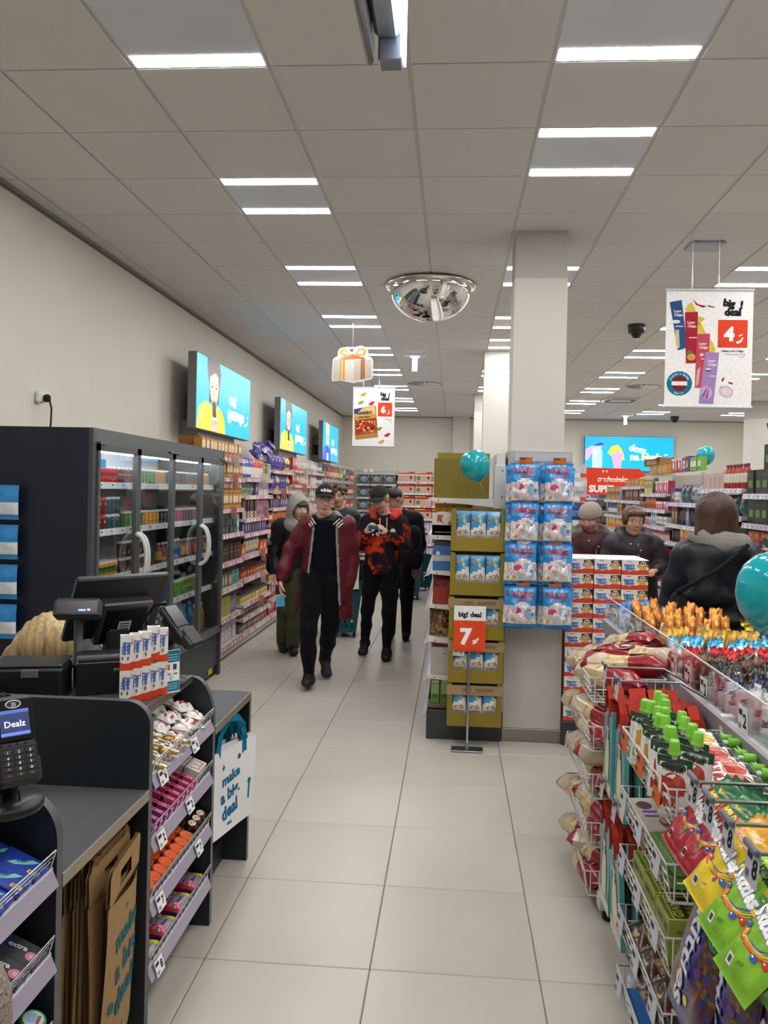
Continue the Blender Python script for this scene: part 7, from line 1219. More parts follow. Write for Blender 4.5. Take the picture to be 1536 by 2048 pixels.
for n_, (pts, cc, lx, ly) in enumerate((([(.035, .105), (.175, .085), (.25, .49), (.145, .515)], '#2f5688', .13, .18), ([(.215, .19), (.365, .185), (.365, .62), (.24, .625)], '#a8283a', .29, .275), ([(.36, .375), (.51, .37), (.49, .83), (.35, .83)], '#c24a60', .43, .455), ([(.46, .525), (.62, .53), (.565, .965), (.40, .96)], '#a386bc', .535, .60))):
    P(pts, cc, 2+1.5*n_); T('Long', lx, ly, .022, '#f3e6d6', 3+1.5*n_, .03, maxw=.1*w if False else .06); T('Chips', lx+.01, ly+.032, .022, '#f3e6d6', 3+1.5*n_, .03, maxw=.062); R_(lx+.025, ly+.13, .09, .008, '#e6d2c4', 3+1.5*n_)
E(.115, .27, .05, .015, '#dfe4e6', 3); P([(.11, .34), (.15, .34), (.165, .49), (.14, .5), (.12, .46)], '#c9c08a', 3); E(.3, .57, .05, .03, '#d2a04a', 4.5); E(.28, .53, .035, .015, '#4f8a4a', 4.6); E(.42, .55, .025, .015, '#e6b8b4', 6); P([(.37, .68), (.41, .65), (.39, .8), (.36, .82)], '#e0a8a8', 6); E(.5, .68, .035, .012, '#4a3a52', 7.5); E(.5, .672, .032, .008, '#e9e4ea', 8); E(.485, .87, .065, .055, '#c9a8cc', 7.5, .3); P([(.43, .9), (.48, .83), (.49, .83), (.46, .91)], '#8a4f94', 8.5); P([(.47, .92), (.5, .84), (.51, .84), (.5, .92)], '#8a4f94', 8.5)
E(.17, .795, .148, .105, '#1a7590'); E(.17, .795, .09, .065, '#7d2430', 3); R_(.17, .795, .18, .035, '#ece8e6', 4)
for k, ch in enumerate('prosto z Łotwy'): a = math.pi*(.86-.055*k*.99); E_ = (.17+.118*math.cos(a), .795-.084*math.sin(a)); T(ch, E_[0], E_[1], .016, '#e6eef0', 3, .03, rot=a-math.pi/2)
for k, ch in enumerate('Łabriti'): a = -math.pi*(.64-.045*k); T(ch, .17+.118*math.cos(a), .795-.084*math.sin(a), .014, '#e6eef0', 3, .03, rot=a+math.pi/2)
E(.71, .86, .085, .05, '#d9bcc8', 2, -.4); E(.71, .86, .06, .034, '#e8d4da', 3, -.4); P([(.64, .81), (.66, .82), (.65, .84)], '#b8909c', 3); P([(.66, .75), (.69, .735), (.675, .775), (.655, .775)], '#a02a48', 2); P([(.73, .775), (.785, .785), (.785, .8), (.735, .79)], '#a02a48', 2)
T('Chipsy Long Chips', .77, .515, .017, '#2a2b30', 2, .03, maxw=.33*.565); T('różne smaki, 75 g', .80, .542, .016, '#55565c', 2, .0, maxw=.28*.565); T('33,33 zł/kg', .87, .565, .008, '#77787e', 2, .0); ob('banner_print', b, t, label='printed chips packets, lettering big! deal and orange 4')
t, b, S, P, T, R_, E = banner(-1.143, 11.0, 2.32, .585, .825, 'white big deal 6 gummy sweets banner hanging over the left aisle', (-.15, .07), '6')
P([(.02, .37), (.55, .30), (.56, .36), (.6, .72), (.62, .84), (.08, .89), (.05, .8)], '#c49a58', 1.5); P([(.04, .385), (.5, .32), (.54, .44), (.05, .5)], '#e0c080', 2.5); P([(.03, .37), (.25, .34), (.08, .45), (.03, .45)], '#2f4a9c', 2.6); T('HARIBO', .28, .43, .05, '#20222a', 4, .05, rot=.1, maxw=.27); T('Złote Misie', .28, .5, .03, '#5a2a1a', 4, .03, rot=.07, maxw=.25)
P([(.06, .56), (.57, .51), (.6, .72), (.08, .79)], '#a8382c', 2.5)
q = random.Random(4); [E(q.uniform(.09, .56), q.uniform(.57, .74), .022, .02, q.choice(('#d8a43a', '#c9422f', '#e07a34', '#7a2a20', '#d9c9a0', '#5d8a3a')), 3.5+.3*(_ % 4), q.uniform(0, 3)) for _ in range(46)]; P([(.07, .82), (.61, .76), (.62, .84), (.08, .89)], '#b88a48', 3); P([(.06, .795), (.6, .735), (.605, .755), (.065, .815)], '#a83228', 3)
for u, v, cc, rr in ((.25, .12, '#d2a02f', .6), (.19, .26, '#7fb04a', .2), (.45, .27, '#c9384a', 1.2), (.84, .80, '#cf3444', .5), (.64, .70, '#6fa04a', .4), (.70, .92, '#d9a83a', .3)): E(u, v, .055, .028, cc, 2, rr); E(u+.04, v-.02, .03, .018, cc, 2.3, rr); E(u-.045, v+.012, .03, .02, cc, 2.3, rr)
T('Żelki Złote Misie', .86, .535, .012, '#2a2b30', 2, .02, maxw=.16); T('Haribo', .90, .56, .012, '#2a2b30', 2, .02); T('175 g', .92, .59, .01, '#77787e', 2, .0); ob('banner_print', b, t, label='printed sweets bag, lettering big! deal and orange 6')
# gift box cut-out
t = thing('gift_cutout', 'hanging flat gift box cut-out with a gold bow over the left aisle', 'sign', (-1.126, 8.5, 2.87)); w, h = .45, .40
out = [(-.48, .02), (-.5, .1), (-.48, .62), (-.42, .68), (-.36, .72), (-.36, .84), (-.3, .93), (-.2, .95), (-.1, .9), (-.02, .82), (.04, .9), (.1, .98), (.22, 1.0), (.32, .95), (.38, .84), (.36, .72), (.46, .68), (.5, .6), (.5, .14), (.44, .08), (.3, .06), (.22, .01), (.12, .02), (.05, -.02), (-.05, .0), (-.15, .02), (-.3, .05)]
ob('board', MB('paper').prism([(x*w, 0, y*h) for x, y in out], (0, .006, 0), '#d6d1ca'), t); b = MB('paper'); S = Plane((0, 0, 0), (1, 0, 0), (0, 0, 1)); P = lambda pts, cc, L: b.dpoly(S, [(x*w, y*h) for x, y in pts], cc, L)
P([(-.46, .08), (-.46, .62), (-.05, .58), (.45, .62), (.46, .14), (.04, .04)], '#cfc8be', 1); P([(-.46, .08), (-.46, .62), (-.2, .6), (-.2, .06)], '#c2bbb0', 2); P([(.04, .04), (.04, .6), (.45, .62), (.46, .14)], '#bdb4a8', 2); P([(-.3, .07), (-.3, .64), (-.18, .63), (-.18, .06)], '#c99a58', 3); P([(-.27, .07), (-.27, .64), (-.23, .635), (-.23, .065)], '#e2be82', 4); P([(.2, .08), (.2, .64), (.3, .65), (.31, .1)], '#a06f4a', 3); P([(-.3, .64), (-.18, .62), (.3, .65), (.25, .7), (-.2, .69)], '#b8804c', 4)
P([(-.32, .78), (-.28, .9), (-.18, .9), (-.06, .76), (0, .7), (-.18, .7)], '#c79c5a', 5); P([(-.24, .78), (-.22, .85), (-.16, .83), (-.08, .74)], '#e9e2d4', 6); P([(.06, .74), (.14, .92), (.26, .94), (.33, .86), (.3, .74), (.04, .7)], '#bf8f50', 5); P([(.12, .78), (.18, .88), (.26, .86), (.24, .77)], '#e9e2d4', 6); P([(-.06, .68), (.06, .68), (.05, .77), (-.04, .77)], '#b0794a', 7); P([(-.02, .7), (.1, .72), (.28, .68), (.22, .66)], '#a8703f', 5)
ob('gift_print', b, t); ob('wire', MB('metal').tube([(0, .003, h*.86), (0, .003, CH-2.87-.03)], .0018, '#d8d8d8', n=5), t); ob('cross_bar', MB('plastic').tube([(-.05, .003, CH-2.90), (.07, .003, CH-2.90)], .006, '#e6e6e6', n=6).box((.0, .003, CH-2.885), (.03, .02, .03), '#e6e6e6'), t)
# mirror dome
t = thing('mirror_dome', 'round chrome security mirror dome on the ceiling before the pillar', 'mirror', (-.242, 6.9, 3.487)); prof = [(.355*math.sin(a), -.295*math.cos(a)) for a in np.linspace(0, math.pi/2, 25)]
ob('dome', MB('chrome').lathe(prof, '#e6e6e6', n=64), t); ob('flange', MB('chrome').lathe([(.355, -.012), (.385, -.008), (.394, .004), (.39, .012), (.36, .014)], '#d9d2c2', n=64), t)
for k in range(4): a = math.pi/4+k*math.pi/2; ob('bracket', MB('metal').tube([(.37*math.cos(a), .37*math.sin(a), .01), (.37*math.cos(a), .37*math.sin(a), CH-3.487)], .008, '#c9c9c9', n=6), t)
# lightbox at the top edge
t = thing('lightbox_sign', 'hanging lightbox seen edge on at the top centre, glowing right face', 'sign', (-.18, 1.42, 2.72)); ob('body', MB('steel').b2((-.03, -.5, .05), (.03, .44, .5), '#9aa0a8', bev=.01), t); ob('end_block', MB('steel').b2((-.022, .44, .0), (.034, .49, .46), '#8f959e', bev=.004), t); ob('side_plate', MB('plastic').b2((-.052, -.55, .0), (-.034, .47, .56), '#57504c', bev=.008), t, label='dark brown side plate'); ob('lit_face', MB('bright').prism([(.032, -.5, .06), (.040, .3, .03), (.036, .49, .01), (.036, .49, .46), (.034, -.5, .5)], (.006, 0, 0), '#eef2ff'), t, label='glowing white face')
for y in (-.4, .35): ob('hanger', MB('metal').tube([(0, y, .48), (0, y, CH-2.72)], .006, '#b9b9bc', n=6), t)
# ================================================================ PEOPLE: one continuous body each, grown from a smooth distance field
def snets(f, o, h):
    """surface nets: vertices and quads of the zero level of f on a regular grid"""
    ins = f < 0; n = np.array(f.shape)
    c8 = sum(ins[i:n[0]-1+i, j:n[1]-1+j, k:n[2]-1+k].astype(np.int8) for i in (0, 1) for j in (0, 1) for k in (0, 1))
    act = (c8 > 0) & (c8 < 8); idx = np.full(act.shape, -1, np.int64); ii = np.argwhere(act); idx[act] = np.arange(len(ii))
    acc = np.zeros((len(ii), 3)); cnt = np.zeros(len(ii))
    for ax in range(3):
        d = np.eye(3, dtype=int)[ax]; a, b = [q for q in range(3) if q != ax]
        for u in (0, 1):
            for v in (0, 1):
                p = ii.copy(); p[:, a] += u; p[:, b] += v; q = p+d
                f0 = f[p[:, 0], p[:, 1], p[:, 2]]; f1 = f[q[:, 0], q[:, 1], q[:, 2]]; m = (f0 < 0) != (f1 < 0)
                t = np.where(m, f0/np.where(m, f0-f1, 1), 0); acc[m] += p[m]+t[m, None]*d; cnt[m] += 1
    V = acc/cnt[:, None]*h+o; F = []
    for ax in range(3):
        d = np.eye(3, dtype=int)[ax]; a, b = (ax+1) % 3, (ax+2) % 3
        s0 = ins[tuple(slice(0, n[k]-d[k]) for k in range(3))]; s1 = ins[tuple(slice(d[k], n[k]) for k in range(3))]
        e = np.argwhere(s0 != s1); e = e[(e[:, a] > 0) & (e[:, b] > 0) & (e[:, a] < n[a]-1) & (e[:, b] < n[b]-1)]
        if not len(e): continue
        A, B = np.eye(3, dtype=int)[a], np.eye(3, dtype=int)[b]; g = lambda p: idx[p[:, 0], p[:, 1], p[:, 2]]
        q = np.stack([g(e-A-B), g(e-B), g(e), g(e-A)], 1); fl = ~s0[e[:, 0], e[:, 1], e[:, 2]]; q[fl] = q[fl][:, ::-1]; F.append(q[(q >= 0).all(1)])
    return V, np.concatenate(F)
class Body:
    def __init__(s): s.P = []; s.paint = []
    def cap(s, a, b, ra, rb=None, col='#888888', k=.02, ax=None, sq=1., cut=False):
        s.P.append(dict(a=np.array(a, float), b=np.array(b, float), ra=ra, rb=ra if rb is None else rb, col=col, k=k, ax=None if ax is None else np.array(ax, float)/np.linalg.norm(ax), sq=sq, cut=cut, t='c')); return s
    def ell(s, o, r, col='#888888', k=.02, R=None, cut=False):
        s.P.append(dict(a=np.array(o, float), r=np.array(r, float), col=col, k=k, R=np.eye(3) if R is None else np.array(R, float), cut=cut, t='e')); return s
    def chain(s, pts, rs, col, k=.02, **kw):
        for i in range(len(pts)-1): s.cap(pts[i], pts[i+1], rs[i], rs[i+1], col, k, **kw)
        return s
    def dist(s, p, X):
        if p['t'] == 'e':
            q = (X-p['a']) @ p['R']; r = p['r']; k0 = np.linalg.norm(q/r, axis=-1); k1 = np.linalg.norm(q/(r*r), axis=-1); return k0*(k0-1)/np.maximum(k1, 1e-9)
        a, b = p['a'], p['b']; sc = 1.
        if p['ax'] is not None:
            L = np.eye(3)+(1/p['sq']-1)*np.outer(p['ax'], p['ax']); X = X @ L; a, b = a @ L, b @ L; sc = (1+p['sq'])/2
        d = b-a; t = np.clip(((X-a) @ d)/(d @ d+1e-12), 0, 1); return (np.linalg.norm(X-a-t[..., None]*d, axis=-1)-(p['ra']+t*(p['rb']-p['ra'])))*sc
    def box(s, p, m):
        if p['t'] == 'e': R = max(p['r']); return p['a']-R-m, p['a']+R+m
        R = max(p['ra'], p['rb'])*max(1, p['sq']); return np.minimum(p['a'], p['b'])-R-m, np.maximum(p['a'], p['b'])+R+m
    def mesh(s, h, m, fn=None, wob=None):
        pos = [p for p in s.P if not p['cut']]; lo = np.min([s.box(p, 0)[0] for p in pos], 0)-3*h; hi = np.max([s.box(p, 0)[1] for p in pos], 0)+3*h
        n = np.ceil((hi-lo)/h).astype(int)+1; f = np.full(n, .2, np.float32); g = [lo[i]+h*np.arange(n[i]) for i in range(3)]
        for p in s.P:
            b0, b1 = s.box(p, p['k']+3*h); i0 = np.clip(((b0-lo)/h).astype(int), 0, n); i1 = np.clip(((b1-lo)/h).astype(int)+2, 0, n)
            if (i1 <= i0).any(): continue
            sl = tuple(slice(i0[k], i1[k]) for k in range(3)); X = np.stack(np.meshgrid(*[g[k][sl[k]] for k in range(3)], indexing='ij'), -1); d = s.dist(p, X); o = f[sl]; k = p['k']
            if p['cut']: d = -d; hh = np.clip(.5-.5*(d-o)/max(k, 1e-4), 0, 1); f[sl] = d+(o-d)*hh+k*hh*(1-hh)
            else: hh = np.clip(.5+.5*(o-d)/max(k, 1e-4), 0, 1); f[sl] = o+(d-o)*hh-k*hh*(1-hh)
        if fn is not None or wob is not None:
            X = np.stack(np.meshgrid(*g, indexing='ij'), -1)
            if wob: f = f+wob*(np.sin(X[..., 2]*31+np.sin(X[..., 0]*17)*1.6+X[..., 1]*9)*.6+np.sin(X[..., 0]*43+X[..., 2]*23+X[..., 1]*37)*.4)
            if fn is not None: f = fn(f, X)
        V, F = snets(f, lo, h); C_ = V[F].mean(1); best = np.full(len(F), 1e9); ci = np.zeros(len(F), int)
        for i, p in enumerate(s.P):
            if p['cut']: continue
            d = s.dist(p, C_); w = d < best; best[w] = d[w]; ci[w] = i
        col = [s.P[i]['col'] for i in ci]
        for msk, cc in s.paint:
            for i in np.nonzero(msk(C_))[0]: col[i] = cc
        b = MB(m); b.add(V, F.tolist(), [c(q) for q in col], m, True); return b
def frame(yaw, pitch=0., roll=0.):   # head frame; yaw 0 looks to -y (towards the camera), +yaw turns to +x; columns right(+x), forward, up
    return np.array(Matrix.Rotation(yaw, 3, 'Z') @ Matrix.Rotation(pitch, 3, 'X') @ Matrix.Rotation(roll, 3, 'Y'))
def head(B, o, Rm, sk, s=1., fem=False, neck=None, lip='#b06a60', brow='#4a3526', eyes=True, nk=.052):
    W = lambda x, y, z: np.array(o)+Rm @ np.array((x, y, z))*s    # x: right of image, y: backwards, z up; face at -y
    dk = '#%02x%02x%02x' % tuple(int(int(sk[i:i+2], 16)*.88) for i in (1, 3, 5))
    B.ell(W(0, .012, .03), np.array((.073, .092, .088))*s, sk, .02, Rm); B.ell(W(0, -.022, -.035), np.array((.058, .066, .075))*s, sk, .03, Rm); B.ell(W(0, -.045, -.088), np.array((.030, .028, .024))*s, sk, .03, Rm)
    B.cap(W(0, -.088, .012), W(0, -.108, -.018), .008*s, .0125*s, sk, .012); B.ell(W(.010, -.098, -.024), np.array((.008, .008, .006))*s, sk, .008, Rm); B.ell(W(-.010, -.098, -.024), np.array((.008, .008, .006))*s, sk, .008, Rm)
    B.cap(W(-.045, -.068, .035), W(.045, -.068, .035), .013*s, None, sk, .02); 
    for x in (-1, 1):
        B.ell(W(.032*x, -.090, .017), np.array((.016, .010, .011))*s, sk, .012, Rm, cut=True); B.ell(W(.04*x, -.062, -.022), np.array((.022, .02, .02))*s, sk, .03, Rm)
        B.ell(W(.076*x, .012, -.002), np.array((.009, .022, .034))*s, dk, .008, Rm); B.ell(W(.083*x, .006, .002), np.array((.005, .012, .018))*s, dk, .004, Rm, cut=True)
    B.cap(W(-.018, -.0835, -.054), W(.018, -.0835, -.054), .0065*s, None, lip, .008); B.cap(W(-.014, -.083, -.0625), W(.014, -.083, -.0625), .0065*s, None, lip, .008)
    loc = lambda X: (X-np.array(o)) @ Rm/s
    def pm(fn): return lambda X: fn(*loc(X).T)
    for x in (-1, 1):
        if eyes:
            B.paint.append((pm(lambda a, b, q, x=x: (((a-.032*x)/.0145)**2+((q-.017)/.0065)**2 < 1) & (b < -.05)), '#e6ded8')); B.paint.append((pm(lambda a, b, q, x=x: (((a-.032*x)/.007)**2+((q-.017)/.0068)**2 < 1) & (b < -.05)), '#2e221c'))
        B.paint.append((pm(lambda a, b, q, x=x: (np.abs(a-.032*x) < .018) & (np.abs(q-.041+.12*np.abs(a-.032*x)) < .0045) & (b < -.05)), brow)); B.paint.append((pm(lambda a, b, q, x=x: (np.abs(a-.032*x) < .017) & (np.abs(q-.026) < .0025) & (b < -.05)), dk))
    B.paint.append((pm(lambda a, b, q: (np.abs(a) < .021) & (np.abs(q+.0585) < .0022) & (b < -.07)), '#6d403a'))
    if neck is not None: B.cap(W(0, .018, -.07), neck, nk*s, nk*1.12*s, sk, .03)
    return W
def hand(B, w, d, n, sk, curl=.35, s=1., side=1, spread=.12, thumb=.6):
    """palm from wrist w along d, palm normal n (the side the fingers curl to)"""
    d = np.array(d, float); d /= np.linalg.norm(d); n = np.array(n, float); n -= d*(n @ d); n /= np.linalg.norm(n); t = np.cross(d, n)*side; w = np.array(w, float)
    B.cap(w-d*.02*s, w+d*.02*s, .024*s, .026*s, sk, .015, ax=n, sq=.75)
    for q in (-.024, -.008, .008, .024): B.cap(w+d*.02*s+t*q*.7*s, w+d*.082*s+t*q*s, .0155*s, .0125*s, sk, .012, ax=n, sq=.9)
    L = [.062, .072, .066, .052]
    for i, q in enumerate((.0265, .009, -.009, -.0255)):
        p = w+d*.085*s+t*q*s; a = curl*.6; r = .0095*s
        for j, ln in enumerate((.45, .32, .23)):
            a2 = a+j*curl; v = d*math.cos(a2)+n*math.sin(a2)+t*spread*q*8*(1-j*.3); v /= np.linalg.norm(v); p2 = p+v*L[i]*ln*s*1.1; B.cap(p, p2, r, r*.9, sk, .004); p = p2; r *= .9
    p = w+d*.028*s+t*.026*s
    for v, ln, r in ((d*.55+t*.75+n*.25, .034, .0125), (d*.8+t*.45*(1-thumb*.5)+n*(.3+.3*thumb), .032, .0108), (d*.9+t*.1+n*(.3+.5*thumb), .025, .0095)):
        v = np.array(v)/np.linalg.norm(v); p2 = p+v*ln*s; B.cap(p, p2, r*s, r*.92*s, sk, .006); p = p2
def shoe(an, toe, heel_z, col, sole, name_parent, lace='#1a1a1a', w=.044, m='matte'):
    an, toe = np.array(an, float), np.array(toe, float); f = toe-an; f[2] = 0; L = np.linalg.norm(f); f /= L; sd = np.array((-f[1], f[0], 0)); B = Body(); sl = (toe[2]-heel_z)
    hl = np.array((an[0], an[1], heel_z))-f*.055; tp = np.array((toe[0], toe[1], toe[2]))
    B.cap(hl+(0, 0, .045), hl+f*.05+(0, 0, .055), .042, .044, col, .02); B.cap(hl+f*.05+(0, 0, .05), tp-f*.05+(0, 0, .035), .046, .042, col, .03, ax=(0, 0, 1), sq=.85); B.cap(tp-f*.09+(0, 0, .036), tp-f*.03+(0, 0, .032), .046, .038, col, .03, ax=(0, 0, 1), sq=.7)
    B.cap(np.array(an)+(0, 0, .0), hl+f*.05+(0, 0, .05), .045, .046, col, .03)
    def fn(F, X): zc = hl[2]+((X-hl) @ f)*sl/max(L+.055, .1); return np.maximum(F, zc+.002-X[..., 2])
    B.paint.append((lambda X: (X[:, 2]-(hl[2]+((X-hl) @ f)*sl/max(L+.055, .1))) < .024, sole))
    sh = ob('shoe', B.mesh(.009, m, fn), name_parent)
    g = MB('rubber')
    for k in range(4): p = an+f*(.035+.022*k)+(0, 0, .028-.010*k); p[2] = hl[2]+.105-.012*k; g.tube([p-sd*.026, p+(0, 0, .006), p+sd*.026], .0035, lace, n=5)
    g.tube([an+f*.03+(0, 0, .04-.0)+sd*.01, an+f*.05+(0, 0, .06)+sd*.05, an+f*.07+(0, 0, .03)+sd*.045], .003, lace, n=5); ob('laces', g, sh, kind=None); return sh
def cap_hat(o, Rm, s, col, parent, txt=None, tc='#e8e8e8', drop=0.):
    W = lambda x, y, z: np.array(o)+Rm @ np.array((x, y, z))*s; B = Body(); B.ell(W(0, .012, .052), np.array((.087, .106, .095))*s, col, .01, Rm)
    def fn(F, X): q = (X-np.array(o)) @ Rm/s; return np.maximum(F, (.052+.12*np.clip(-q[..., 1], 0, .1)-.15*np.clip(q[..., 1], 0, .1)-q[..., 2])*.9)
    crown = B.mesh(.007, 'cloth', fn); a = np.linspace(-1.15, 1.15, 15); P = np.zeros((15, 6, 3))
    for i, t_ in enumerate(a):
        for j in range(6):
            r = j/5; x = .083*math.sin(t_)*(1+.02*r); y = .012-.10*math.cos(t_)*(1+.0*r)-.072*r*math.cos(t_*.85)**.7 if abs(t_) < 1.5 else 0; z = .068-.010*r-.022*(math.sin(t_)**2)*r-.012*math.sin(t_)**2; P[i, j] = W(x, y, z)
    crown.grid(P, col, 'cloth'); P2 = P-Rm @ np.array((0, 0, .006))*s; crown.grid(P2, col, 'cloth', flip=True)
    h_ = ob('cap', crown, parent)
    if txt:
        class S: P = staticmethod(lambda x, y, e: np.array([W(.089*math.sin(u/.089), .012-.108*math.cos(u/.089)*math.sqrt(max(.05, 1-((v-.052)/.097)**2))-e, v) for u, v in zip(np.asarray(x), np.asarray(y))]))
        b = MB('cloth'); b.dtext(S, txt, .0, .098, .027, tc, 9, .03, maxw=.125); ob('cap_lettering', b, h_, label='white lettering on the cap front')
    return h_
def glasses(W, s, col, parent, rx=.026, rz=.022):
    g = MB('metal')
    for x in (-1, 1): g.tube([W(.033*x+rx*math.cos(a), -.100-.004*abs(math.sin(a)), .012+rz*math.sin(a)) for a in np.linspace(0, 2*math.pi, 18)[:-1]], .0018*s, col, n=5, closed=True); g.tube([W(.059*x, -.098, .016), W(.076*x, -.05, .02), W(.08*x, .01, .02)], .0018*s, col, n=5)
    g.tube([W(-.008, -.1, .016), W(0, -.103, .02), W(.008, -.1, .016)], .0018*s, col, n=5); ob('glasses', g, parent, label='thin framed spectacles')
V3 = lambda *a: np.array(a, float)
# ---- 1. young man in the open burgundy coat, striding to the camera
SK = '#c99a84'; NVY = '#0f1118'
t = thing('person', 'young man in black cap, glasses and open burgundy coat striding forward', 'person', (0, 0, 0)); Rm = frame(.22, .06, .07); H = V3(-1.118, 6.80, 1.605)
B = Body(); W = head(B, H, Rm, SK, 1.03, neck=V3(-1.108, 6.87, 1.44), brow='#4a3828')
shL, shR = V3(-1.275, 6.87, 1.395), V3(-.935, 6.89, 1.40); hpL, hpR = V3(-1.215, 6.88, .90), V3(-1.035, 6.89, .90); AX = (0, 1, 0)
B.cap((-1.105, 6.88, 1.34), (-1.12, 6.89, 1.0), .165, .15, NVY, .05, ax=AX, sq=.66); B.cap(shL+(.05, 0, 0), shR-(.05, 0, 0), .07, None, NVY, .05); B.cap((-1.21, 6.89, .93), (-1.04, 6.9, .93), .115, .115, NVY, .05, ax=AX, sq=.9); B.cap((-1.105, 6.86, 1.455), (-1.105, 6.88, 1.40), .068, .075, NVY, .02)
kL, aL, kR, aR = V3(-1.225, 6.72, .49), V3(-1.205, 6.70, .13), V3(-1.065, 6.90, .48), V3(-1.14, 7.15, .155)
for hp, kn, an in ((hpL, kL, aL), (hpR, kR, aR)): B.chain([hp, (hp+kn)/2, kn, kn*.6+an*.4, an], [.098, .082, .062, .056, .042], NVY, .03)
eL, wL, eR, wR = V3(-1.425, 6.88, 1.165), V3(-1.485, 6.78, .905), V3(-.885, 6.95, 1.10), V3(-.905, 6.88, .855)
for sh, el, wr in ((shL, eL, wL), (shR, eR, wR)): B.chain([sh, (sh+el)/2, el, wr], [.062, .052, .044, .03], NVY, .02)
hand(B, wL, (.04, -.18, -1), (.9, .1, -.1), SK, .5, 1.02, 1); hand(B, wR, (-.25, -.15, -1), (-1, .1, 0), SK, .3, 1.0, -1)
ob('body', B.mesh(.0068, 'skin'), t)
cap_hat(H, Rm, 1.03, '#222120', t, 'adidas'); glasses(W, 1.03, '#8a8076', t)
hb_ = Body(); hb_.ell(W(0, .045, .02), V3(.083, .078, .075)*1.03, '#3a2a20', .01, Rm); hr_ = ob('hair', hb_.mesh(.008, 'hair', lambda F, X: np.maximum(F, ((X-H) @ Rm/1.03)[..., 2]-.05)), t)
# black top with striped shoulders, trousers
Tp = Body(); Tp.cap((-1.105, 6.875, 1.335), (-1.12, 6.885, .90), .160, .158, '#11131b', .05, ax=AX, sq=.68); Tp.cap(shL+(.055, 0, -.0), shR-(.055, 0, 0), .078, None, '#11131b', .05); Tp.cap((-1.107, 6.865, 1.465), (-1.105, 6.88, 1.40), .073, .085, '#11131b', .02)
ob('top', Tp.mesh(.010, 'knit', lambda F, X: np.maximum(F, .86-X[..., 2]), wob=.003), t)
g = MB('cloth')
for sx in (-1, 1):
    for k in range(3): x0 = -1.105+sx*(.088+.022*k); g.tube([(x0-sx*.012, 6.742+.005*k, 1.405-.012*k), (x0+sx*.035, 6.80+.01*k, 1.455-.012*k)], .0045, '#d9d9d6', n=5)
ob('shoulder_stripes', g, t, label='three white stripes on each shoulder')
Tr = Body(); Tr.cap((-1.21, 6.885, .92), (-1.04, 6.895, .92), .128, .128, '#0d0e13', .06, ax=AX, sq=.9)
for hp, kn, an in ((hpL, kL, aL), (hpR, kR, aR)): Tr.chain([hp+(0, 0, .0), (hp+kn)/2, kn, kn*.55+an*.45, an+(0, 0, .02)], [.112, .094, .074, .068, .052], '#0d0e13', .03)
ob('trousers', Tr.mesh(.0095, 'cloth', wob=.004), t)
# coat: shell around torso and sleeves, open at the front
Ct = Body(); BG = '#5d1420'
Ct.cap((-1.10, 6.90, 1.33), (-1.125, 6.93, .60), .195, .262, BG, .04, ax=AX, sq=.72); Ct.cap(shL+(.03, .01, .0), shR-(.03, -.01, 0), .084, None, BG, .05)
for sh, el, wr in ((shL, eL, wL), (shR, eR, wR)): Ct.chain([sh, (sh+el)/2, el, el*.35+wr*.65, wr+(el-wr)*.10], [.086, .074, .066, .06, .05], BG, .03)
def coatfn(F, X):
    inner = Ct.dist(dict(t='c', a=V3(-1.10, 6.90, 1.50), b=V3(-1.12, 6.92, .55), ra=.168, rb=.236, ax=V3(0, 1, 0), sq=.72), X); F = np.maximum(F, -inner)
    xc = -1.105-.02*(1.4-X[..., 2]); wd = .086+.065*np.clip((1.40-X[..., 2])/.8, 0, 1)+.02*np.clip((X[..., 2]-1.36)/.1, 0, 1); cutf = np.maximum(np.abs(X[..., 0]-xc)-wd, X[..., 1]-6.90); F = np.maximum(F, -cutf)
    nk = np.linalg.norm((X-V3(-1.105, 6.86, 1.50))*V3(1, 1, .8), axis=-1)-.105; F = np.maximum(F, -nk); return np.maximum(F, .62+.05*np.sin(X[..., 0]*9)-X[..., 2])
Ct.paint.append((lambda X: (np.abs(X[:, 0]+1.105+.02*(1.4-X[:, 2]))-(.086+.065*np.clip((1.40-X[:, 2])/.8, 0, 1)) < .022) & (X[:, 1] < 6.93) & (X[:, 2] > .70), '#8d8a86'))
Cl = Body(); Cl.chain([(-1.225, 6.80, 1.40), (-1.205, 6.90, 1.455), (-1.165, 6.975, 1.475), (-1.105, 7.0, 1.48), (-1.045, 6.98, 1.475), (-1.0, 6.905, 1.455), (-.98, 6.81, 1.40)], [.02, .032, .038, .04, .038, .032, .02], '#8d8a86', .02); ob('collar', Cl.mesh(.008, 'knit', wob=.003), t, label='grey lined coat collar')
ob('coat', Ct.mesh(.0095, 'puffer', coatfn, wob=.0035), t, label='long burgundy padded coat with grey lining edge')
shoe(aL, (-1.197, 6.545, .035), .012, '#1c1c1e', '#2c2a2a', t); shoe(aR, (-1.09, 6.99, .012), .10, '#1a1a1c', '#252424', t, lace='#8a2a2a' if 0 else '#161616')
b, S = bag(.075, .105, .012, lambda u, v: '#4fa6d6' if v < .75 else '#8cc4e2', '#3f8fc0', seed=5, nu=6, nv=6); b.dtext(S, 'U', 0, .07, .03, '#2a6c9c', 2, .02); ob('blue_packet', b, None, (-1.470, 6.735, .685), orient((-.12, .05, 1), (.25, -1, .1)), 'small light blue packet held in the right hand of the burgundy coat man', 'packet')
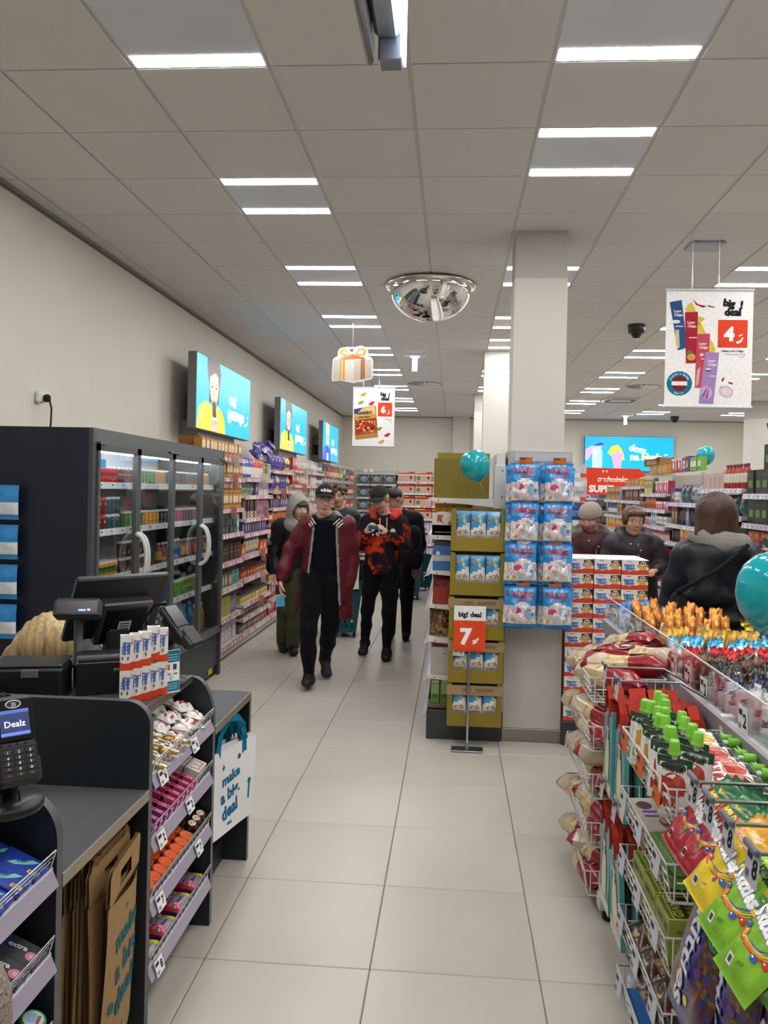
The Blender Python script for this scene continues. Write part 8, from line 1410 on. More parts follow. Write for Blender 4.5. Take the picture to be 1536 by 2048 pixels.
# ---- 2. young man in the red and black patterned hoodie reading a card
t = thing('person', 'young man in dark cap and red black blotched hoodie looking down at a card', 'person', (0, 0, 0)); Rm = frame(-.30, .42, -.05); H = V3(-.742, 7.93, 1.612)
B = Body(); HC = '#2a1c1e'; W = head(B, H, Rm, '#c49580', 1.02, neck=V3(-.69, 8.02, 1.44), brow='#6d5238')
shL, shR, hpL, hpR = V3(-.865, 8.02, 1.385), V3(-.525, 8.03, 1.385), V3(-.81, 8.03, .90), V3(-.635, 8.04, .90)
B.cap((-.695, 8.03, 1.32), (-.72, 8.03, 1.0), .155, .14, HC, .05, ax=AX, sq=.66); B.cap(shL+(.05, 0, 0), shR-(.05, 0, 0), .068, None, HC, .05); B.cap((-.80, 8.03, .93), (-.65, 8.04, .93), .11, .11, NVY, .05, ax=AX, sq=.9)
kL, aL, kR, aR = V3(-.85, 7.98, .485), V3(-.885, 8.15, .14), V3(-.63, 7.92, .48), V3(-.64, 7.95, .11)
for hp, kn, an in ((hpL, kL, aL), (hpR, kR, aR)): B.chain([hp, (hp+kn)/2, kn, kn*.6+an*.4, an], [.088, .07, .05, .046, .038], NVY, .03)
eL, wL, eR, wR = V3(-.915, 7.98, 1.165), V3(-.865, 7.765, 1.285), V3(-.475, 7.99, 1.155), V3(-.645, 7.765, 1.29)
for sh, el, wr in ((shL, eL, wL), (shR, eR, wR)): B.chain([sh, (sh+el)/2, el, wr], [.06, .05, .043, .029], HC, .02)
hand(B, wL, (.35, -.25, .55), (.5, .35, -.35), '#c49580', .6, .98, -1); hand(B, wR, (-.5, -.25, .45), (-.3, .35, -.5), '#c49580', .6, .98, 1)
ob('body', B.mesh(.0072, 'skin'), t); cap_hat(H, Rm, 1.02, '#2b2b27', t)
hb_ = Body(); hb_.ell(W(0, .05, .0), V3(.083, .07, .072), '#9a7650', .01, Rm); hb_.ell(W(.06, .0, .02), V3(.02, .04, .04), '#9a7650', .02, Rm); ob('hair', hb_.mesh(.009, 'hair', lambda F, X: np.maximum(F, ((X-H) @ Rm)[..., 2]-.05)), t)
Hd = Body(); Hd.cap((-.695, 8.03, 1.325), (-.73, 8.03, .93), .165, .172, '#ffffff', .05, ax=AX, sq=.76); Hd.cap(shL+(.05, 0, -.005), shR-(.05, 0, .005), .085, None, '#ffffff', .05)
for sh, el, wr in ((shL, eL, wL), (shR, eR, wR)): Hd.chain([sh, (sh+el)/2, el, el*.3+wr*.7], [.08, .072, .066, .046], '#ffffff', .03)
ob('hoodie', Hd.mesh(.0095, 'camo', lambda F, X: np.maximum(F, .855-X[..., 2]), wob=.004), t, label='hoodie blotched in red and black')
Hd2 = Body(); Hd2.chain([(-.80, 7.93, 1.44), (-.81, 8.05, 1.475), (-.69, 8.13, 1.475), (-.575, 8.05, 1.475), (-.60, 7.93, 1.44)], [.035, .05, .06, .05, .035], '#b8392a', .03); Hd2.cap((-.7, 8.08, 1.44), (-.7, 8.1, 1.36), .08, .07, '#3a1a1c', .03); ob('hood', Hd2.mesh(.01, 'cloth', wob=.003), t, label='folded hood with bright red lining')
g = MB('cloth')
for x in (-.735, -.665): g.tube([(x, 7.905, 1.435), (x+.004, 7.885, 1.36), (x-.006, 7.872, 1.24)], .0045, '#d8d2cc', n=6)
for k, (x, z, r) in enumerate(((-.80, 1.315, .02), (-.755, 1.335, .022), (-.755, 1.27, .02), (-.60, 1.30, .03), (-.80, 1.262, .012))): g.lathe([(r*.55, 0), (r, .002), (r, .004), (r*.55, .006)], '#e4e0dc', n=6, ctr=(x, 7.887+.02*(k == 3), z), ax=(0, -1, .0))
ob('drawstrings', g, t, label='white drawstrings and white chest print')
Tr = Body(); Tr.cap((-.80, 8.03, .91), (-.65, 8.04, .91), .122, .122, '#0c0d11', .06, ax=AX, sq=.9)
for hp, kn, an in ((hpL, kL, aL), (hpR, kR, aR)): Tr.chain([hp, (hp+kn)/2, kn, kn*.55+an*.45, an+(0, 0, .02)], [.104, .083, .062, .056, .046], '#0c0d11', .03)
ob('trousers', Tr.mesh(.0098, 'cloth', wob=.004), t); shoe(aL, (-.90, 7.99, .01), .07, '#141415', '#1c1c1d', t); shoe(aR, (-.64, 7.795, .01), .0, '#151516', '#1c1c1d', t)
g = MB('cloth').tube([(-.57, 7.90, 1.42), (-.52, 7.885, 1.2), (-.50, 7.89, 1.0), (-.50, 7.92, .80)], .014, '#121317', n=6); ob('bag_strap', g, t)
ob('held_card', MB('gloss').box((0, 0, 0), (.10, .004, .045), '#3a7ca0', bev=.001), None, (-.775, 7.675, 1.345), (.5, .05, -.1), 'blue card held in both hands of the man in the blotched hoodie', 'card')
# ---- 3. person with pale hood and black backpack
t = thing('person', 'person with pale hood up, black jacket, backpack and olive trousers', 'person', (0, 0, 0)); Rm = frame(.62, .12); H = V3(-1.575, 8.0, 1.495)
B = Body(); W = head(B, H, Rm, '#c39a86', .96, neck=V3(-1.61, 8.08, 1.33), brow='#3a2a20'); BK = '#121418'; OL = '#4b4a36'
shL, shR = V3(-1.795, 8.13, 1.30), V3(-1.47, 8.06, 1.30); B.cap((-1.63, 8.1, 1.24), (-1.66, 8.12, .9), .15, .14, BK, .05, ax=AX, sq=.75); B.cap(shL, shR, .07, None, BK, .05); B.cap((-1.73, 8.12, .85), (-1.60, 8.1, .85), .11, None, OL, .05)
hpL, hpR = V3(-1.735, 8.13, .83), V3(-1.60, 8.09, .83); kL, aL, kR, aR = V3(-1.73, 8.12, .45), V3(-1.755, 8.2, .10), V3(-1.61, 8.03, .45), V3(-1.625, 8.06, .10)
for hp, kn, an in ((hpL, kL, aL), (hpR, kR, aR)): B.chain([hp, kn, an], [.09, .062, .045], OL, .03)
eL, wL, eR, wR = V3(-1.85, 8.12, 1.04), V3(-1.80, 7.98, .84), V3(-1.43, 8.02, 1.04), V3(-1.46, 7.90, .84)
for sh, el, wr in ((shL, eL, wL), (shR, eR, wR)): B.chain([sh, el, wr], [.06, .045, .03], BK, .02); hand(B, wr, (.05, -.2, -1), (.3, -.4, -.2), '#c39a86', .5, .9, 1)
ob('body', B.mesh(.0078, 'skin'), t)
Hh = Body(); PH = '#a8a49c'; Hh.ell(W(0, .03, .02), V3(.118, .135, .142), PH, .03, Rm); Hh.cap(W(0, .06, -.09), W(0, .06, -.16), .105, .13, PH, .05); Hh.ell(W(0, -.085, -.005), V3(.072, .11, .095), PH, .03, Rm, cut=True); Hh.ell(W(0, 0.0, -.01), V3(.088, .10, .115), PH, .02, Rm, cut=True); ob('hood', Hh.mesh(.0085, 'knit', wob=.003), t, label='pale grey hood pulled up')
hb_ = Body(); hb_.ell(W(0, .0, .045), V3(.085, .094, .075), '#2c211c', .01, Rm); ob('hair', hb_.mesh(.009, 'hair', lambda F, X: np.maximum(F, (.04-((X-H) @ Rm/.96)[..., 2])-.0*X[..., 0])), t)
J = Body(); J.cap((-1.635, 8.1, 1.24), (-1.66, 8.12, .82), .17, .175, '#15171b', .05, ax=AX, sq=.8); J.cap(shL, shR, .095, None, '#15171b', .05)
for sh, el, wr in ((shL, eL, wL), (shR, eR, wR)): J.chain([sh, (sh+el)/2, el, wr*.85+el*.15], [.085, .078, .07, .05], '#15171b', .03)
ob('jacket', J.mesh(.0105, 'puffer', lambda F, X: np.maximum(F, .745-X[..., 2]), wob=.005), t); ob('sleeve_badge', MB('cloth').box((-1.89, 8.03, 1.14), (.045, .012, .04), '#6d6f72', rot=(0, 0, -.4)), t)
Tr = Body(); Tr.cap((-1.73, 8.12, .84), (-1.60, 8.1, .84), .12, None, OL, .05)
for hp, kn, an in ((hpL, kL, aL), (hpR, kR, aR)): Tr.chain([hp, (hp+kn)/2, kn, (kn+an)/2, an+(0, 0, .0)], [.10, .088, .078, .076, .074], OL, .02)
ob('trousers', Tr.mesh(.010, 'cloth', lambda F, X: np.maximum(F, .05-X[..., 2]), wob=.004), t, label='loose olive trousers'); shoe(aL+(0, 0, .02), (-1.70, 8.03, .01), .0, '#161414', '#1d1b1a', t); shoe(aR+(0, 0, .02), (-1.575, 7.90, .01), .0, '#161414', '#1d1b1a', t)
bp = Body(); bp.cap((-1.80, 8.22, 1.16), (-1.82, 8.24, .92), .125, .145, '#0e0f12', .05, ax=(.4, .9, 0), sq=.85); bp.cap((-1.86, 8.18, 1.0), (-1.87, 8.18, .88), .07, .08, '#15161a', .04); ob('backpack', bp.mesh(.011, 'cloth', wob=.003), None, (0, 0, 0), label='bulky black backpack worn by the person in the pale hood', cat='backpack'); ob('backpack_strap', MB('cloth').tube([(-1.74, 8.2, 1.33), (-1.72, 8.02, 1.33), (-1.74, 7.96, 1.2), (-1.80, 8.02, 1.02)], .018, '#0c0d10', n=6), t)
# ---- 4./5. two people farther down the left aisle
t = thing('person', 'curly haired youth in dark navy jacket half hidden behind the burgundy coat man', 'person', (0, 0, 0)); Rm = frame(-.15, .1); H = V3(-1.378, 9.40, 1.62); B = Body(); W = head(B, H, Rm, '#bd8f7a', 1., neck=V3(-1.37, 9.46, 1.45)); NJ = '#191c26'
B.cap((-1.36, 9.48, 1.34), (-1.36, 9.48, .95), .17, .155, NJ, .05, ax=AX, sq=.7); B.cap((-1.53, 9.48, 1.40), (-1.20, 9.48, 1.40), .075, None, NJ, .05); B.chain([(-1.54, 9.48, 1.38), (-1.60, 9.5, 1.12), (-1.55, 9.35, .9)], [.07, .056, .04], NJ, .03); B.chain([(-1.19, 9.48, 1.38), (-1.13, 9.5, 1.12), (-1.17, 9.35, .9)], [.07, .056, .04], NJ, .03)
for x in (-1.45, -1.27): B.chain([(x, 9.48, .92), (x, 9.44, .5), (x, 9.5, .1)], [.11, .075, .055], '#14161c', .03); B.cap((x, 9.50, .05), (x, 9.33, .045), .048, .04, '#151515', .03)
for x, sd in ((-1.55, 1), (-1.17, -1)): hand(B, (x, 9.34, .885), (0, -.1, -1), (-.3*sd, -.5, 0), '#bd8f7a', .5, 1, sd)
ob('body', B.mesh(.0105, 'puffer'), t); hb_ = Body(); q = random.Random(3)
for k in range(46): a, e = q.uniform(0, 6.28), q.uniform(-.1, 1.4); hb_.ell(W(.088*math.cos(a)*math.cos(e), .03+.10*math.sin(a)*math.cos(e), .05+.085*math.sin(e)), (.028, .028, .026), '#4a3424', .012)
ob('hair', hb_.mesh(.009, 'hair'), t, label='thick brown curls')
t = thing('person', 'dark haired person in black jacket with rucksack behind the blotched hoodie man', 'person', (0, 0, 0)); Rm = frame(2.2, .1); H = V3(-.66, 9.0, 1.62); B = Body(); W = head(B, H, Rm, '#a87a66', 1., neck=V3(-.63, 9.04, 1.45))
B.cap((-.60, 9.05, 1.33), (-.60, 9.05, .95), .17, .155, '#0e0f13', .05, ax=AX, sq=.7); B.cap((-.76, 9.05, 1.39), (-.43, 9.05, 1.39), .075, None, '#0e0f13', .05); B.chain([(-.42, 9.05, 1.38), (-.375, 9.08, 1.1), (-.42, 8.98, .86)], [.085, .07, .05], '#0e0f13', .03); B.chain([(-.77, 9.05, 1.38), (-.82, 9.08, 1.1), (-.78, 8.95, .86)], [.085, .07, .05], '#0e0f13', .03)
for x, sd in ((-.42, -1), (-.78, 1)): hand(B, (x, 8.97, .845), (0, -.1, -1), (-.3*sd, -.5, 0), '#a87a66', .5, 1, sd)
for x in (-.69, -.51): B.chain([(x, 9.05, .92), (x, 9.03, .5), (x, 9.08, .1)], [.11, .075, .055], '#101217', .03); B.cap((x, 9.1, .05), (x, 8.93, .045), .048, .04, '#121212', .03)
ob('body', B.mesh(.0105, 'cloth'), t); hb_ = Body(); hb_.ell(W(0, .025, .045), V3(.084, .10, .085), '#17120f', .01, Rm); ob('hair', hb_.mesh(.009, 'hair', lambda F, X: np.maximum(F, -((X-H) @ Rm)[..., 2])), t)
bp = Body(); bp.cap((-.46, 8.92, 1.22), (-.45, 8.92, .95), .11, .13, '#0c0d10', .05); bp.cap((-.40, 8.84, 1.0), (-.40, 8.84, .9), .06, None, '#15161a', .03); ob('rucksack', bp.mesh(.012, 'cloth', wob=.003), None, label='black rucksack beside the teal basket behind the hoodie man', cat='rucksack')
# ---- 6./7. two elderly women behind the biscuit boxes
def lady(lab, H, Rm, sk, coat, sh0, sh1, hairc, el, wr, m='puffer', s=.97):
    t = thing('person', lab, 'person', (0, 0, 0)); B = Body(); mid = (V3(*sh0)+V3(*sh1))/2; W = head(B, H, Rm, sk, s, neck=mid+(0, -.01, .06), brow='#8a7060', lip='#a8685e'); x, y = mid[0], mid[1]
    B.cap((x, y, 1.2), (x, y+.02, .88), .165, .185, coat, .05, ax=AX, sq=.8); B.cap(sh0, sh1, .075, None, coat, .05)
    for sx in (-1, 1): B.chain([(x+.09*sx, y, .86), (x+.09*sx, y-.02, .46), (x+.09*sx, y+.02, .10)], [.11, .08, .06], '#1c1a1e', .03); B.cap((x+.09*sx, y+.02, .05), (x+.09*sx, y-.15, .045), .046, .04, '#1a1614', .03)
    for a, e, w, sd in ((sh0, el[0], wr[0], 1), (sh1, el[1], wr[1], -1)): B.chain([a, e, w], [.065, .052, .036], coat, .02); d = V3(*w)-V3(*e); hand(B, w, d, (0, -.2, -1), sk, .5, .9, sd)
    ob('body', B.mesh(.0085, 'skin'), t); J = Body(); J.cap((x, y, 1.22), (x, y+.02, .80), .20, .225, coat, .05, ax=AX, sq=.85); J.cap(V3(*sh0)+(.02, 0, -.01), V3(*sh1)-(.02, 0, .01), .098, None, coat, .06)
    for a, e, w in ((sh0, el[0], wr[0]), (sh1, el[1], wr[1])): J.chain([a, (V3(*a)+V3(*e))/2, e, V3(*w)*.85+V3(*e)*.15], [.095, .088, .078, .052], coat, .03)
    J.chain([mid+(-.10, -.07, .065), mid+(-.09, .03, .105), mid+(0, .07, .115), mid+(.09, .03, .105), mid+(.10, -.07, .065)], [.045, .055, .06, .055, .045], coat, .03)
    ob('jacket', J.mesh(.0105, m, lambda F, X: np.maximum(F, .70-X[..., 2]), wob=.004), t); g = MB('metal').tube([mid+(0.01, -.15, .03), mid+(.012, -.175, -.1)], .004, '#b9b4ac', n=5).ball(mid+(-.05, -.15, .02), .009, '#c9c4ba').ball(mid+(.03, -.165, -.03), .008, '#c9c4ba'); ob('zip', g, t, label='metal zip and studs'); return t, W, B
t, W, B = lady('elderly woman in pale knitted hat and quilted maroon jacket looking down', V3(1.222, 7.15, 1.492), frame(-.55, .35), '#b98f7c', '#3f1620', (1.085, 7.2, 1.285), (1.41, 7.2, 1.285), '#888', [(1.02, 7.12, 1.05), (1.46, 7.12, 1.05)], [(1.10, 6.95, .93), (1.38, 6.93, .93)])
Hh = Body(); Rm = frame(-.55, .35); H = V3(1.222, 7.15, 1.492); Hh.ell(H+Rm @ V3(0, .015, .06), V3(.095, .11, .095), '#a39a90', .02, Rm); Hh.cap(H+Rm @ V3(0, .01, .035), H+Rm @ V3(0, .01, .05), .10, .10, '#a39a90', .02)
hm_ = ob('knit_hat', Hh.mesh(.008, 'knit', lambda F, X: np.maximum(F, .03-((X-H) @ Rm)[..., 2]-.25*np.clip(((X-H) @ Rm)[..., 1], 0, .1))+.0018*np.sin(((X-H) @ Rm)[..., 2]*420)), t, label='beige ribbed knitted hat')
t, W, B = lady('short haired elderly woman with glasses in dark plum hooded jacket, smiling', V3(1.522, 6.80, 1.488), frame(.1, .08, .05), '#c09580', '#241a22', (1.365, 6.86, 1.285), (1.70, 6.86, 1.285), '#5a3a28', [(1.31, 6.82, 1.05), (1.765, 6.80, 1.10)], [(1.42, 6.62, .98), (1.655, 6.60, 1.10)])
H = V3(1.522, 6.80, 1.488); Rm = frame(.1, .08, .05); hb_ = Body(); hb_.ell(W(0, .03, .05), V3(.092, .10, .092), '#4f3424', .02, Rm); hb_.cap(W(-.05, -.065, .078), W(.05, -.07, .082), .026, None, '#553a28', .02); hb_.ell(W(-.075, .01, .02), V3(.02, .05, .05), '#4f3424', .02, Rm); hb_.ell(W(.075, .01, .02), V3(.02, .05, .05), '#4f3424', .02, Rm); hb_.ell(W(0, -.08, -.02), V3(.062, .08, .075), '#4f3424', .01, Rm, cut=True); ob('hair', hb_.mesh(.008, 'hair', wob=.003), t, label='short reddish brown hair'); glasses(W, .97, '#6d5a4c', t, .026, .018)
g = MB('plastic').tube([(1.68, 6.5, 1.055), (1.80, 6.55, 1.055), (1.86, 6.62, 1.04), (1.86, 6.72, .9)], .016, '#127080', n=8); 
# ---- 8. woman with brown hair seen from behind, holding a phone
t = thing('person', 'brown haired woman seen from behind in dark padded coat and grey scarf', 'person', (0, 0, 0)); H = V3(1.475, 4.50, 1.60); Rm = frame(2.25, .05); B = Body(); CB = '#10131a'; W = head(B, H, Rm, '#c49c88', 1.0, neck=V3(1.46, 4.5, 1.42), fem=True)
shL, shR = V3(1.315, 4.50, 1.37), V3(1.615, 4.44, 1.37); B.cap((1.45, 4.48, 1.3), (1.45, 4.5, .95), .175, .185, CB, .05, ax=(.15, 1, 0), sq=.75); B.cap(shL, shR, .075, None, CB, .05)
for sx in (-1, 1): B.chain([(1.45+.1*sx, 4.5, .9), (1.45+.1*sx, 4.49, .48), (1.45+.1*sx, 4.5, .1)], [.115, .08, .058], '#14161c', .03); B.cap((1.45+.1*sx, 4.46, .05), (1.45+.1*sx, 4.65, .045), .046, .04, '#161412', .03)
eL, wL, eR, wR = V3(1.245, 4.58, 1.08), V3(1.32, 4.80, 1.06), V3(1.70, 4.40, 1.13), V3(1.655, 4.20, 1.355)
for sh, el, wr in ((shL, eL, wL), (shR, eR, wR)): B.chain([sh, el, wr], [.065, .05, .034], CB, .02)
hand(B, wL, (.3, 1, 0), (.4, -.2, .2), '#c49c88', .5, .92, 1); hand(B, wR, (-.25, -.25, .8), (-.7, .3, .2), '#c49c88', .55, .95, -1)
ob('body', B.mesh(.0085, 'skin'), t); J = Body(); J.cap((1.45, 4.48, 1.30), (1.45, 4.5, .70), .185, .215, '#12151d', .05, ax=(.15, 1, 0), sq=.85); J.cap(shL+(.0, 0, -.01), shR+(0, 0, -.01), .095, None, '#12151d', .06)
for sh, el, wr in ((shL, eL, wL), (shR, eR, wR)): J.chain([sh, (sh+el)/2, el, wr*.85+el*.15], [.094, .088, .08, .055], '#12151d', .03)
J.cap((1.36, 4.38, 1.36), (1.35, 4.32, 1.20), .095, .075, '#14171f', .05, ax=(0, 1, .2), sq=.7); J.cap((1.30, 4.39, 1.40), (1.55, 4.35, 1.41), .055, .05, '#161a22', .04)
for z in (1.18, 1.05, .92): J.cap((1.25, 4.32, z), (1.65, 4.30, z), .02, None, '#12151d', .05)
ob('coat', J.mesh(.010, 'puffer', lambda F, X: np.maximum(F, .60-X[..., 2]), wob=.006), t, label='dark padded coat with hood down')
sc_ = Body(); sc_.chain([(1.38, 4.40, 1.455), (1.36, 4.50, 1.47), (1.42, 4.59, 1.47), (1.53, 4.57, 1.455), (1.585, 4.47, 1.445), (1.55, 4.39, 1.435), (1.45, 4.37, 1.44), (1.38, 4.40, 1.455)], [.05, .05, .05, .052, .055, .055, .052, .05], '#7d7a75', .02); sc_.chain([(1.37, 4.41, 1.50), (1.46, 4.385, 1.485), (1.56, 4.40, 1.475), (1.59, 4.48, 1.48)], [.035, .038, .04, .035], '#8a8781', .015); ob('scarf', sc_.mesh(.0085, 'knit', wob=.005), t, label='pale grey wrapped scarf')
hb_ = Body(); HB = '#3f2619'; hb_.ell(W(0, .035, .05), V3(.098, .108, .09), HB, .02, Rm); hb_.cap(W(0, .06, .0), W(0, .075, -.12), .092, .085, HB, .04); hb_.cap(W(.07, .0, .02), W(.075, -.0, -.14), .035, .04, HB, .03); hb_.cap(W(-.07, .0, .02), W(-.075, -.0, -.14), .035, .04, HB, .03); hb_.ell(W(0, -.095, -.03), V3(.06, .07, .10), HB, .01, Rm, cut=True)
ob('hair', hb_.mesh(.007, 'hair', lambda F, X: F+.0025*np.sin(X[..., 0]*150+X[..., 1]*170+3*np.sin(X[..., 2]*14))), t, label='straight shoulder length brown hair')
ob('side_bag', (lambda q: q.mesh(.012, 'cloth', wob=.004))(Body().cap((1.22, 4.33, 1.16), (1.19, 4.33, .92), .05, .10, '#23241f', .03, ax=(0, 1, 0), sq=.6)), None, label='dark olive shoulder bag on the back of the scarf woman', cat='shoulder bag'); ob('bag_strap', MB('cloth').tube([(1.20, 4.31, 1.2), (1.38, 4.225, 1.33), (1.56, 4.30, 1.46)], .013, '#1c1d20', n=6), t)
ob('phone', MB('gloss').box((0, 0, 0), (.075, .009, .155), '#1a1b20', bev=.003).box((0, -.0052, 0), (.068, .001, .145), '#2a2d36'), None, (1.585, 4.16, 1.43), orient((.55, .2, .8), (-.3, -.9, .4)), 'black phone held up by the scarf woman', 'phone')
# ---- 9. cashier bending down behind the till
t = thing('person', 'blond cashier bending down behind the till, only her hair showing', 'person', (0, 0, 0)); H = V3(-1.575, 3.0, 1.035); Rm = frame(.35, 1.05); B = Body(); W = head(B, H, Rm, '#c9a08c', .98, neck=V3(-1.60, 3.14, .96)); DK = '#15161a'
B.cap((-1.66, 3.3, .93), (-1.72, 3.46, .60), .15, .16, DK, .05, ax=(1, .3, 0), sq=1.1); B.cap((-1.80, 3.2, .93), (-1.45, 3.26, .92), .07, None, DK, .05); B.chain([(-1.80, 3.2, .92), (-1.88, 3.06, .76), (-1.72, 2.99, .66)], [.065, .05, .035], DK, .02); B.chain([(-1.45, 3.26, .91), (-1.36, 3.12, .78), (-1.42, 3.0, .69)], [.065, .05, .035], DK, .02); hand(B, (-1.72, 2.99, .66), (.5, -.1, -.5), (0, -.5, -.5), '#c9a08c', .5, .9, 1); hand(B, (-1.42, 3.0, .69), (-.5, -.1, -.5), (0, -.5, -.5), '#c9a08c', .5, .9, -1)
for sx in (-1, 1): B.chain([(-1.72+.09*sx, 3.46, .55), (-1.70+.09*sx, 3.12, .50), (-1.70+.09*sx, 3.16, .10)], [.11, .08, .055], '#17181c', .03); B.cap((-1.70+.09*sx, 3.18, .05), (-1.70+.09*sx, 3.02, .045), .046, .04, '#141414', .03)
ob('body', B.mesh(.009, 'skin'), t); hb_ = Body(); BL = '#c2a878'; hb_.ell(W(0, .03, .045), V3(.098, .108, .092), BL, .02, Rm); 
for x, z1 in ((-.085, -.16), (.085, -.16), (-.05, -.2), (.06, -.2)): hb_.cap(W(x, .03, .02), H+V3(x*1.3-.02, -.02, -.17), .045, .03, BL, .03)
hb_.cap(W(0, .09, .02), H+V3(-.14, .02, -.11), .07, .045, '#b09468', .04); hb_.chain([W(-.06, .09, .0), H+V3(-.20, .0, -.08), H+V3(-.23, .0, -.15)], [.05, .035, .02], '#ad8f66', .03); hb_.paint.append((lambda X: (np.abs(((X-H) @ Rm)[:, 0]) < .006) & (((X-H) @ Rm)[:, 2] > .06) & (((X-H) @ Rm)[:, 1] < .06), '#a88a70'))
ob('hair', hb_.mesh(.0068, 'hair', lambda F, X: F+.0028*np.sin(((X-H) @ Rm)[..., 0]*210+2*np.sin(X[..., 2]*20))), t, label='long blond hair with a parting'); ob('chair', MB('cloth').lathe([(.0, .42), (.2, .42), (.21, .45), (.19, .48), (0, .48)], '#1a1b1f', n=20, ctr=(-1.72, 3.46, 0)).lathe([(.22, 0), (.22, .03), (.03, .06), (.03, .42)], '#222326', 'plastic', n=14, ctr=(-1.72, 3.46, 0)), None, label='dark swivel stool under the bending cashier', cat='stool')
# ---- 10. shopper beside the camera: only a fuzzy sleeve shows at the left edge
t = thing('person', 'shopper beside the camera, only a fuzzy beige coat sleeve at the left edge', 'person', (0, 0, 0)); B = Body(); FZ = '#8f8177'
W = head(B, V3(-.78, .62, 1.60), frame(0, 0), '#c49c88', 1., neck=V3(-.78, .63, 1.42)); B.cap((-.78, .64, 1.3), (-.78, .64, .75), .19, .21, FZ, .05, ax=AX, sq=.75); B.cap((-.93, .64, 1.37), (-.60, .64, 1.37), .08, None, FZ, .05); B.chain([(-.58, .66, 1.34), (-.475, .70, 1.20), (-.466, .72, 1.05), (-.52, .9, .9)], [.08, .062, .06, .045], FZ, .03); B.chain([(-.98, .64, 1.34), (-1.06, .66, 1.1), (-1.0, .8, .9)], [.08, .062, .045], FZ, .03)
hand(B, (-.52, .92, .89), (-.2, .9, -.3), (-.6, 0, -.5), '#c49c88', .5, .9, 1); hand(B, (-1.0, .82, .89), (.2, .9, -.3), (.6, 0, -.5), '#c49c88', .5, .9, -1)
for sx in (-1, 1): B.chain([(-.78+.1*sx, .64, .8), (-.78+.1*sx, .62, .46), (-.78+.1*sx, .66, .1)], [.12, .08, .058], '#20222a', .03); B.cap((-.78+.1*sx, .64, .05), (-.78+.1*sx, .82, .045), .046, .04, '#161412', .03)
ob('body', B.mesh(.010, 'fuzz'), t); hb_ = Body(); hb_.ell((-.78, .635, 1.65), (.095, .105, .09), '#4a3526', .02); hb_.cap((-.78, .70, 1.6), (-.78, .70, 1.42), .085, .07, '#4a3526', .03); ob('hair', hb_.mesh(.011, 'hair', lambda F, X: np.maximum(F, np.where(X[..., 1] < .6, 1.62-X[..., 2], -1))), t)
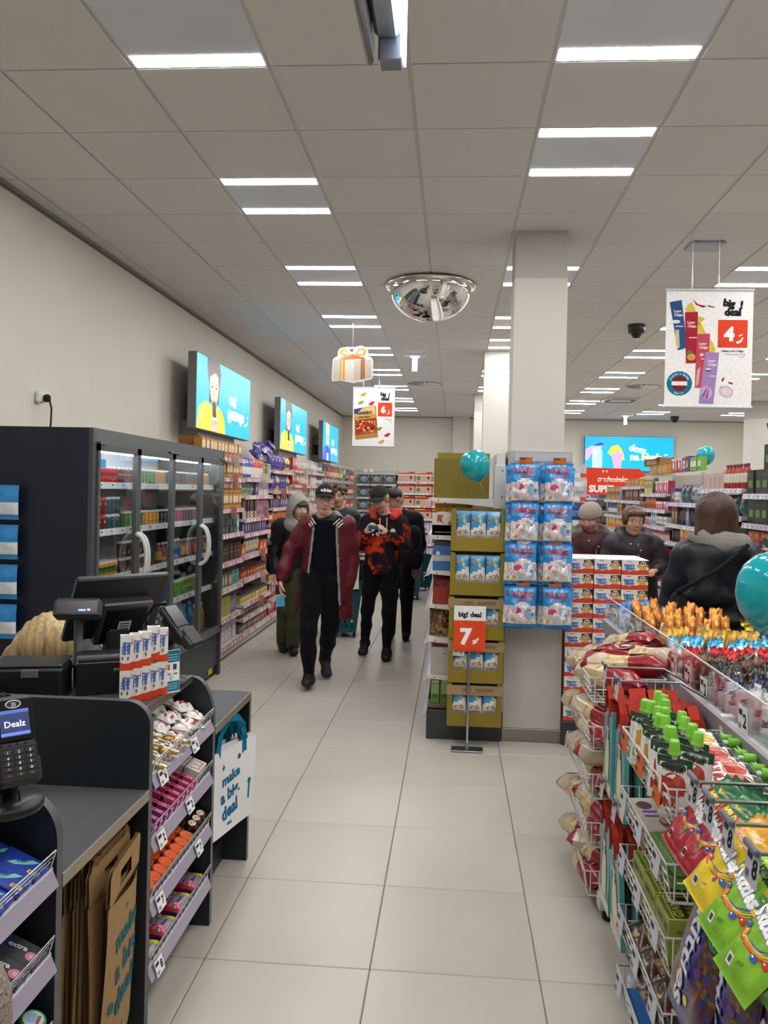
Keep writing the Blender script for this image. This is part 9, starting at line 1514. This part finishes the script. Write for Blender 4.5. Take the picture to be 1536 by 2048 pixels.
# ================================================================ wheeled shopping baskets and a green bag
def trolley(loc, rz, lab, h=.52, tall=True):
    t = thing('wheeled_basket', lab, 'basket', loc, (0, 0, rz), 'teal wheeled baskets'); T_ = '#0f5560'; w0, w1, d0, d1 = .125, .175, .15, .20; z0 = .065
    q = random.Random(int(h*97)); b = MB('plastic')
    def wall(p00, p10, p01, p11, nm):
        """perforated wall between four corners: rounded holes left open"""
        p00, p10, p01, p11 = map(np.array, (p00, p10, p01, p11)); nx, nz = 7, 9; bb = MB('plastic'); P = lambda u, v: (p00*(1-u)+p10*u)*(1-v)+(p01*(1-u)+p11*u)*v
        n = np.cross(p10-p00, p01-p00); n /= np.linalg.norm(n)
        for i in range(nx):
            for j in range(nz):
                u0, u1, v0, v1 = i/nx, (i+1)/nx, j/nz, (j+1)/nz; hole = 0 < i < nx-1 and 0 < j < 7 and (j not in (3,) or True) and _h(i, j, h) > .18
                Q = [P(u0, v0), P(u1, v0), P(u1, v1), P(u0, v1)]
                if not hole: bb.quad(Q, T_); continue
                k = .30+.10*_h(i, j, 7); cu, cv = (u0+u1)/2+(_h(i, j, 1)-.5)*.3/nx, (v0+v1)/2+(_h(i, j, 2)-.5)*.3/nz; R8 = [P(cu+k/nx*math.cos(a), cv+k/nz*math.sin(a)) for a in [math.pi/4*(m_-3) for m_ in range(8)]]
                E = [Q[0], (Q[0]+Q[1])/2, Q[1], (Q[1]+Q[2])/2, Q[2], (Q[2]+Q[3])/2, Q[3], (Q[3]+Q[0])/2]
                vs = E+R8; bb.add(vs, [(m_, (m_+1) % 8, 8+(m_+1) % 8, 8+m_) for m_ in range(8)], T_); inn = [r+n*-.006 for r in R8]; bb.add(R8+inn, [(m_, (m_+1) % 8, 8+(m_+1) % 8, 8+m_) for m_ in range(8)], '#0a3f48')
        ob(nm, bb, t)
    C = lambda sx, sy, top: (sx*(w1 if top else w0), sy*(d1 if top else d0), h if top else z0)
    wall(C(-1, -1, 0), C(1, -1, 0), C(-1, -1, 1), C(1, -1, 1), 'front_wall'); wall(C(1, 1, 0), C(-1, 1, 0), C(1, 1, 1), C(-1, 1, 1), 'rear_wall'); wall(C(-1, 1, 0), C(-1, -1, 0), C(-1, 1, 1), C(-1, -1, 1), 'side_wall'); wall(C(1, -1, 0), C(1, 1, 0), C(1, -1, 1), C(1, 1, 1), 'side_wall')
    ob('floor_plate', MB('plastic').b2((-w0, -d0, z0-.006), (w0, d0, z0), T_), t); ob('rim', MB('plastic').tube([C(-1, -1, 1), C(1, -1, 1), C(1, 1, 1), C(-1, 1, 1)], .013, '#136a76', n=8, closed=True), t)
    for sx in (-1, 1):
        for sy in (-1, 1): ob('wheel', MB('rubber').lathe([(0, -.012), (.026, -.011), (.03, 0), (.026, .011), (0, .012)], '#141516', n=14, ctr=(sx*w0*.85, sy*d0*.85, .03), ax=(1, 0, 0)).b2((sx*w0*.85-.016, sy*d0*.85-.01, .03), (sx*w0*.85+.016, sy*d0*.85+.01, z0), '#1b1c1e'), t)
    if tall: ob('pull_handle', MB('plastic').tube([(-.11, d1*.9, h-.2), (-.11, d1+.02, .80), (-.07, d1+.02, .85), (.07, d1+.02, .85), (.11, d1+.02, .80), (.11, d1*.9, h-.2)], .014, '#0f5560', n=8).b2((-.06, d1-.0, .835), (.06, d1+.012, .87), '#d9dcda'), t)
    return t
trolley((-1.235, 9.18, 0), .15, 'teal wheeled basket standing behind the burgundy coat man', .51, False); trolley((-.645, 12.55, 0), 0, 'teal wheeled basket with raised handle behind the hoodie man', .66); trolley((-.52, 13.7, 0), .3, 'second teal wheeled basket beside the gondola, farther off', .60)
ob('basket_handle', g, None, label='teal basket handle in front of the plum jacket woman', cat='handle') if False else None
t = trolley((1.74, 6.45, 0), -1.2, 'teal wheeled basket pulled by the plum jacket woman', .60)
b = MB('film'); V = np.array([[(-.98+.16*i/7, 8.30+.02*math.sin(i+j), .97-.36*j/8+.03*math.sin(i*1.3)*(j/8)) for j in range(9)] for i in range(8)]); b.grid(V, [['#2c7a3a' if j > 4 else '#20261f' for j in range(8)] for i in range(7)]); ob('shopping_bag', b, None, label='dark and green thin carrier bag hanging left of the hoodie man', cat='shopping bag')
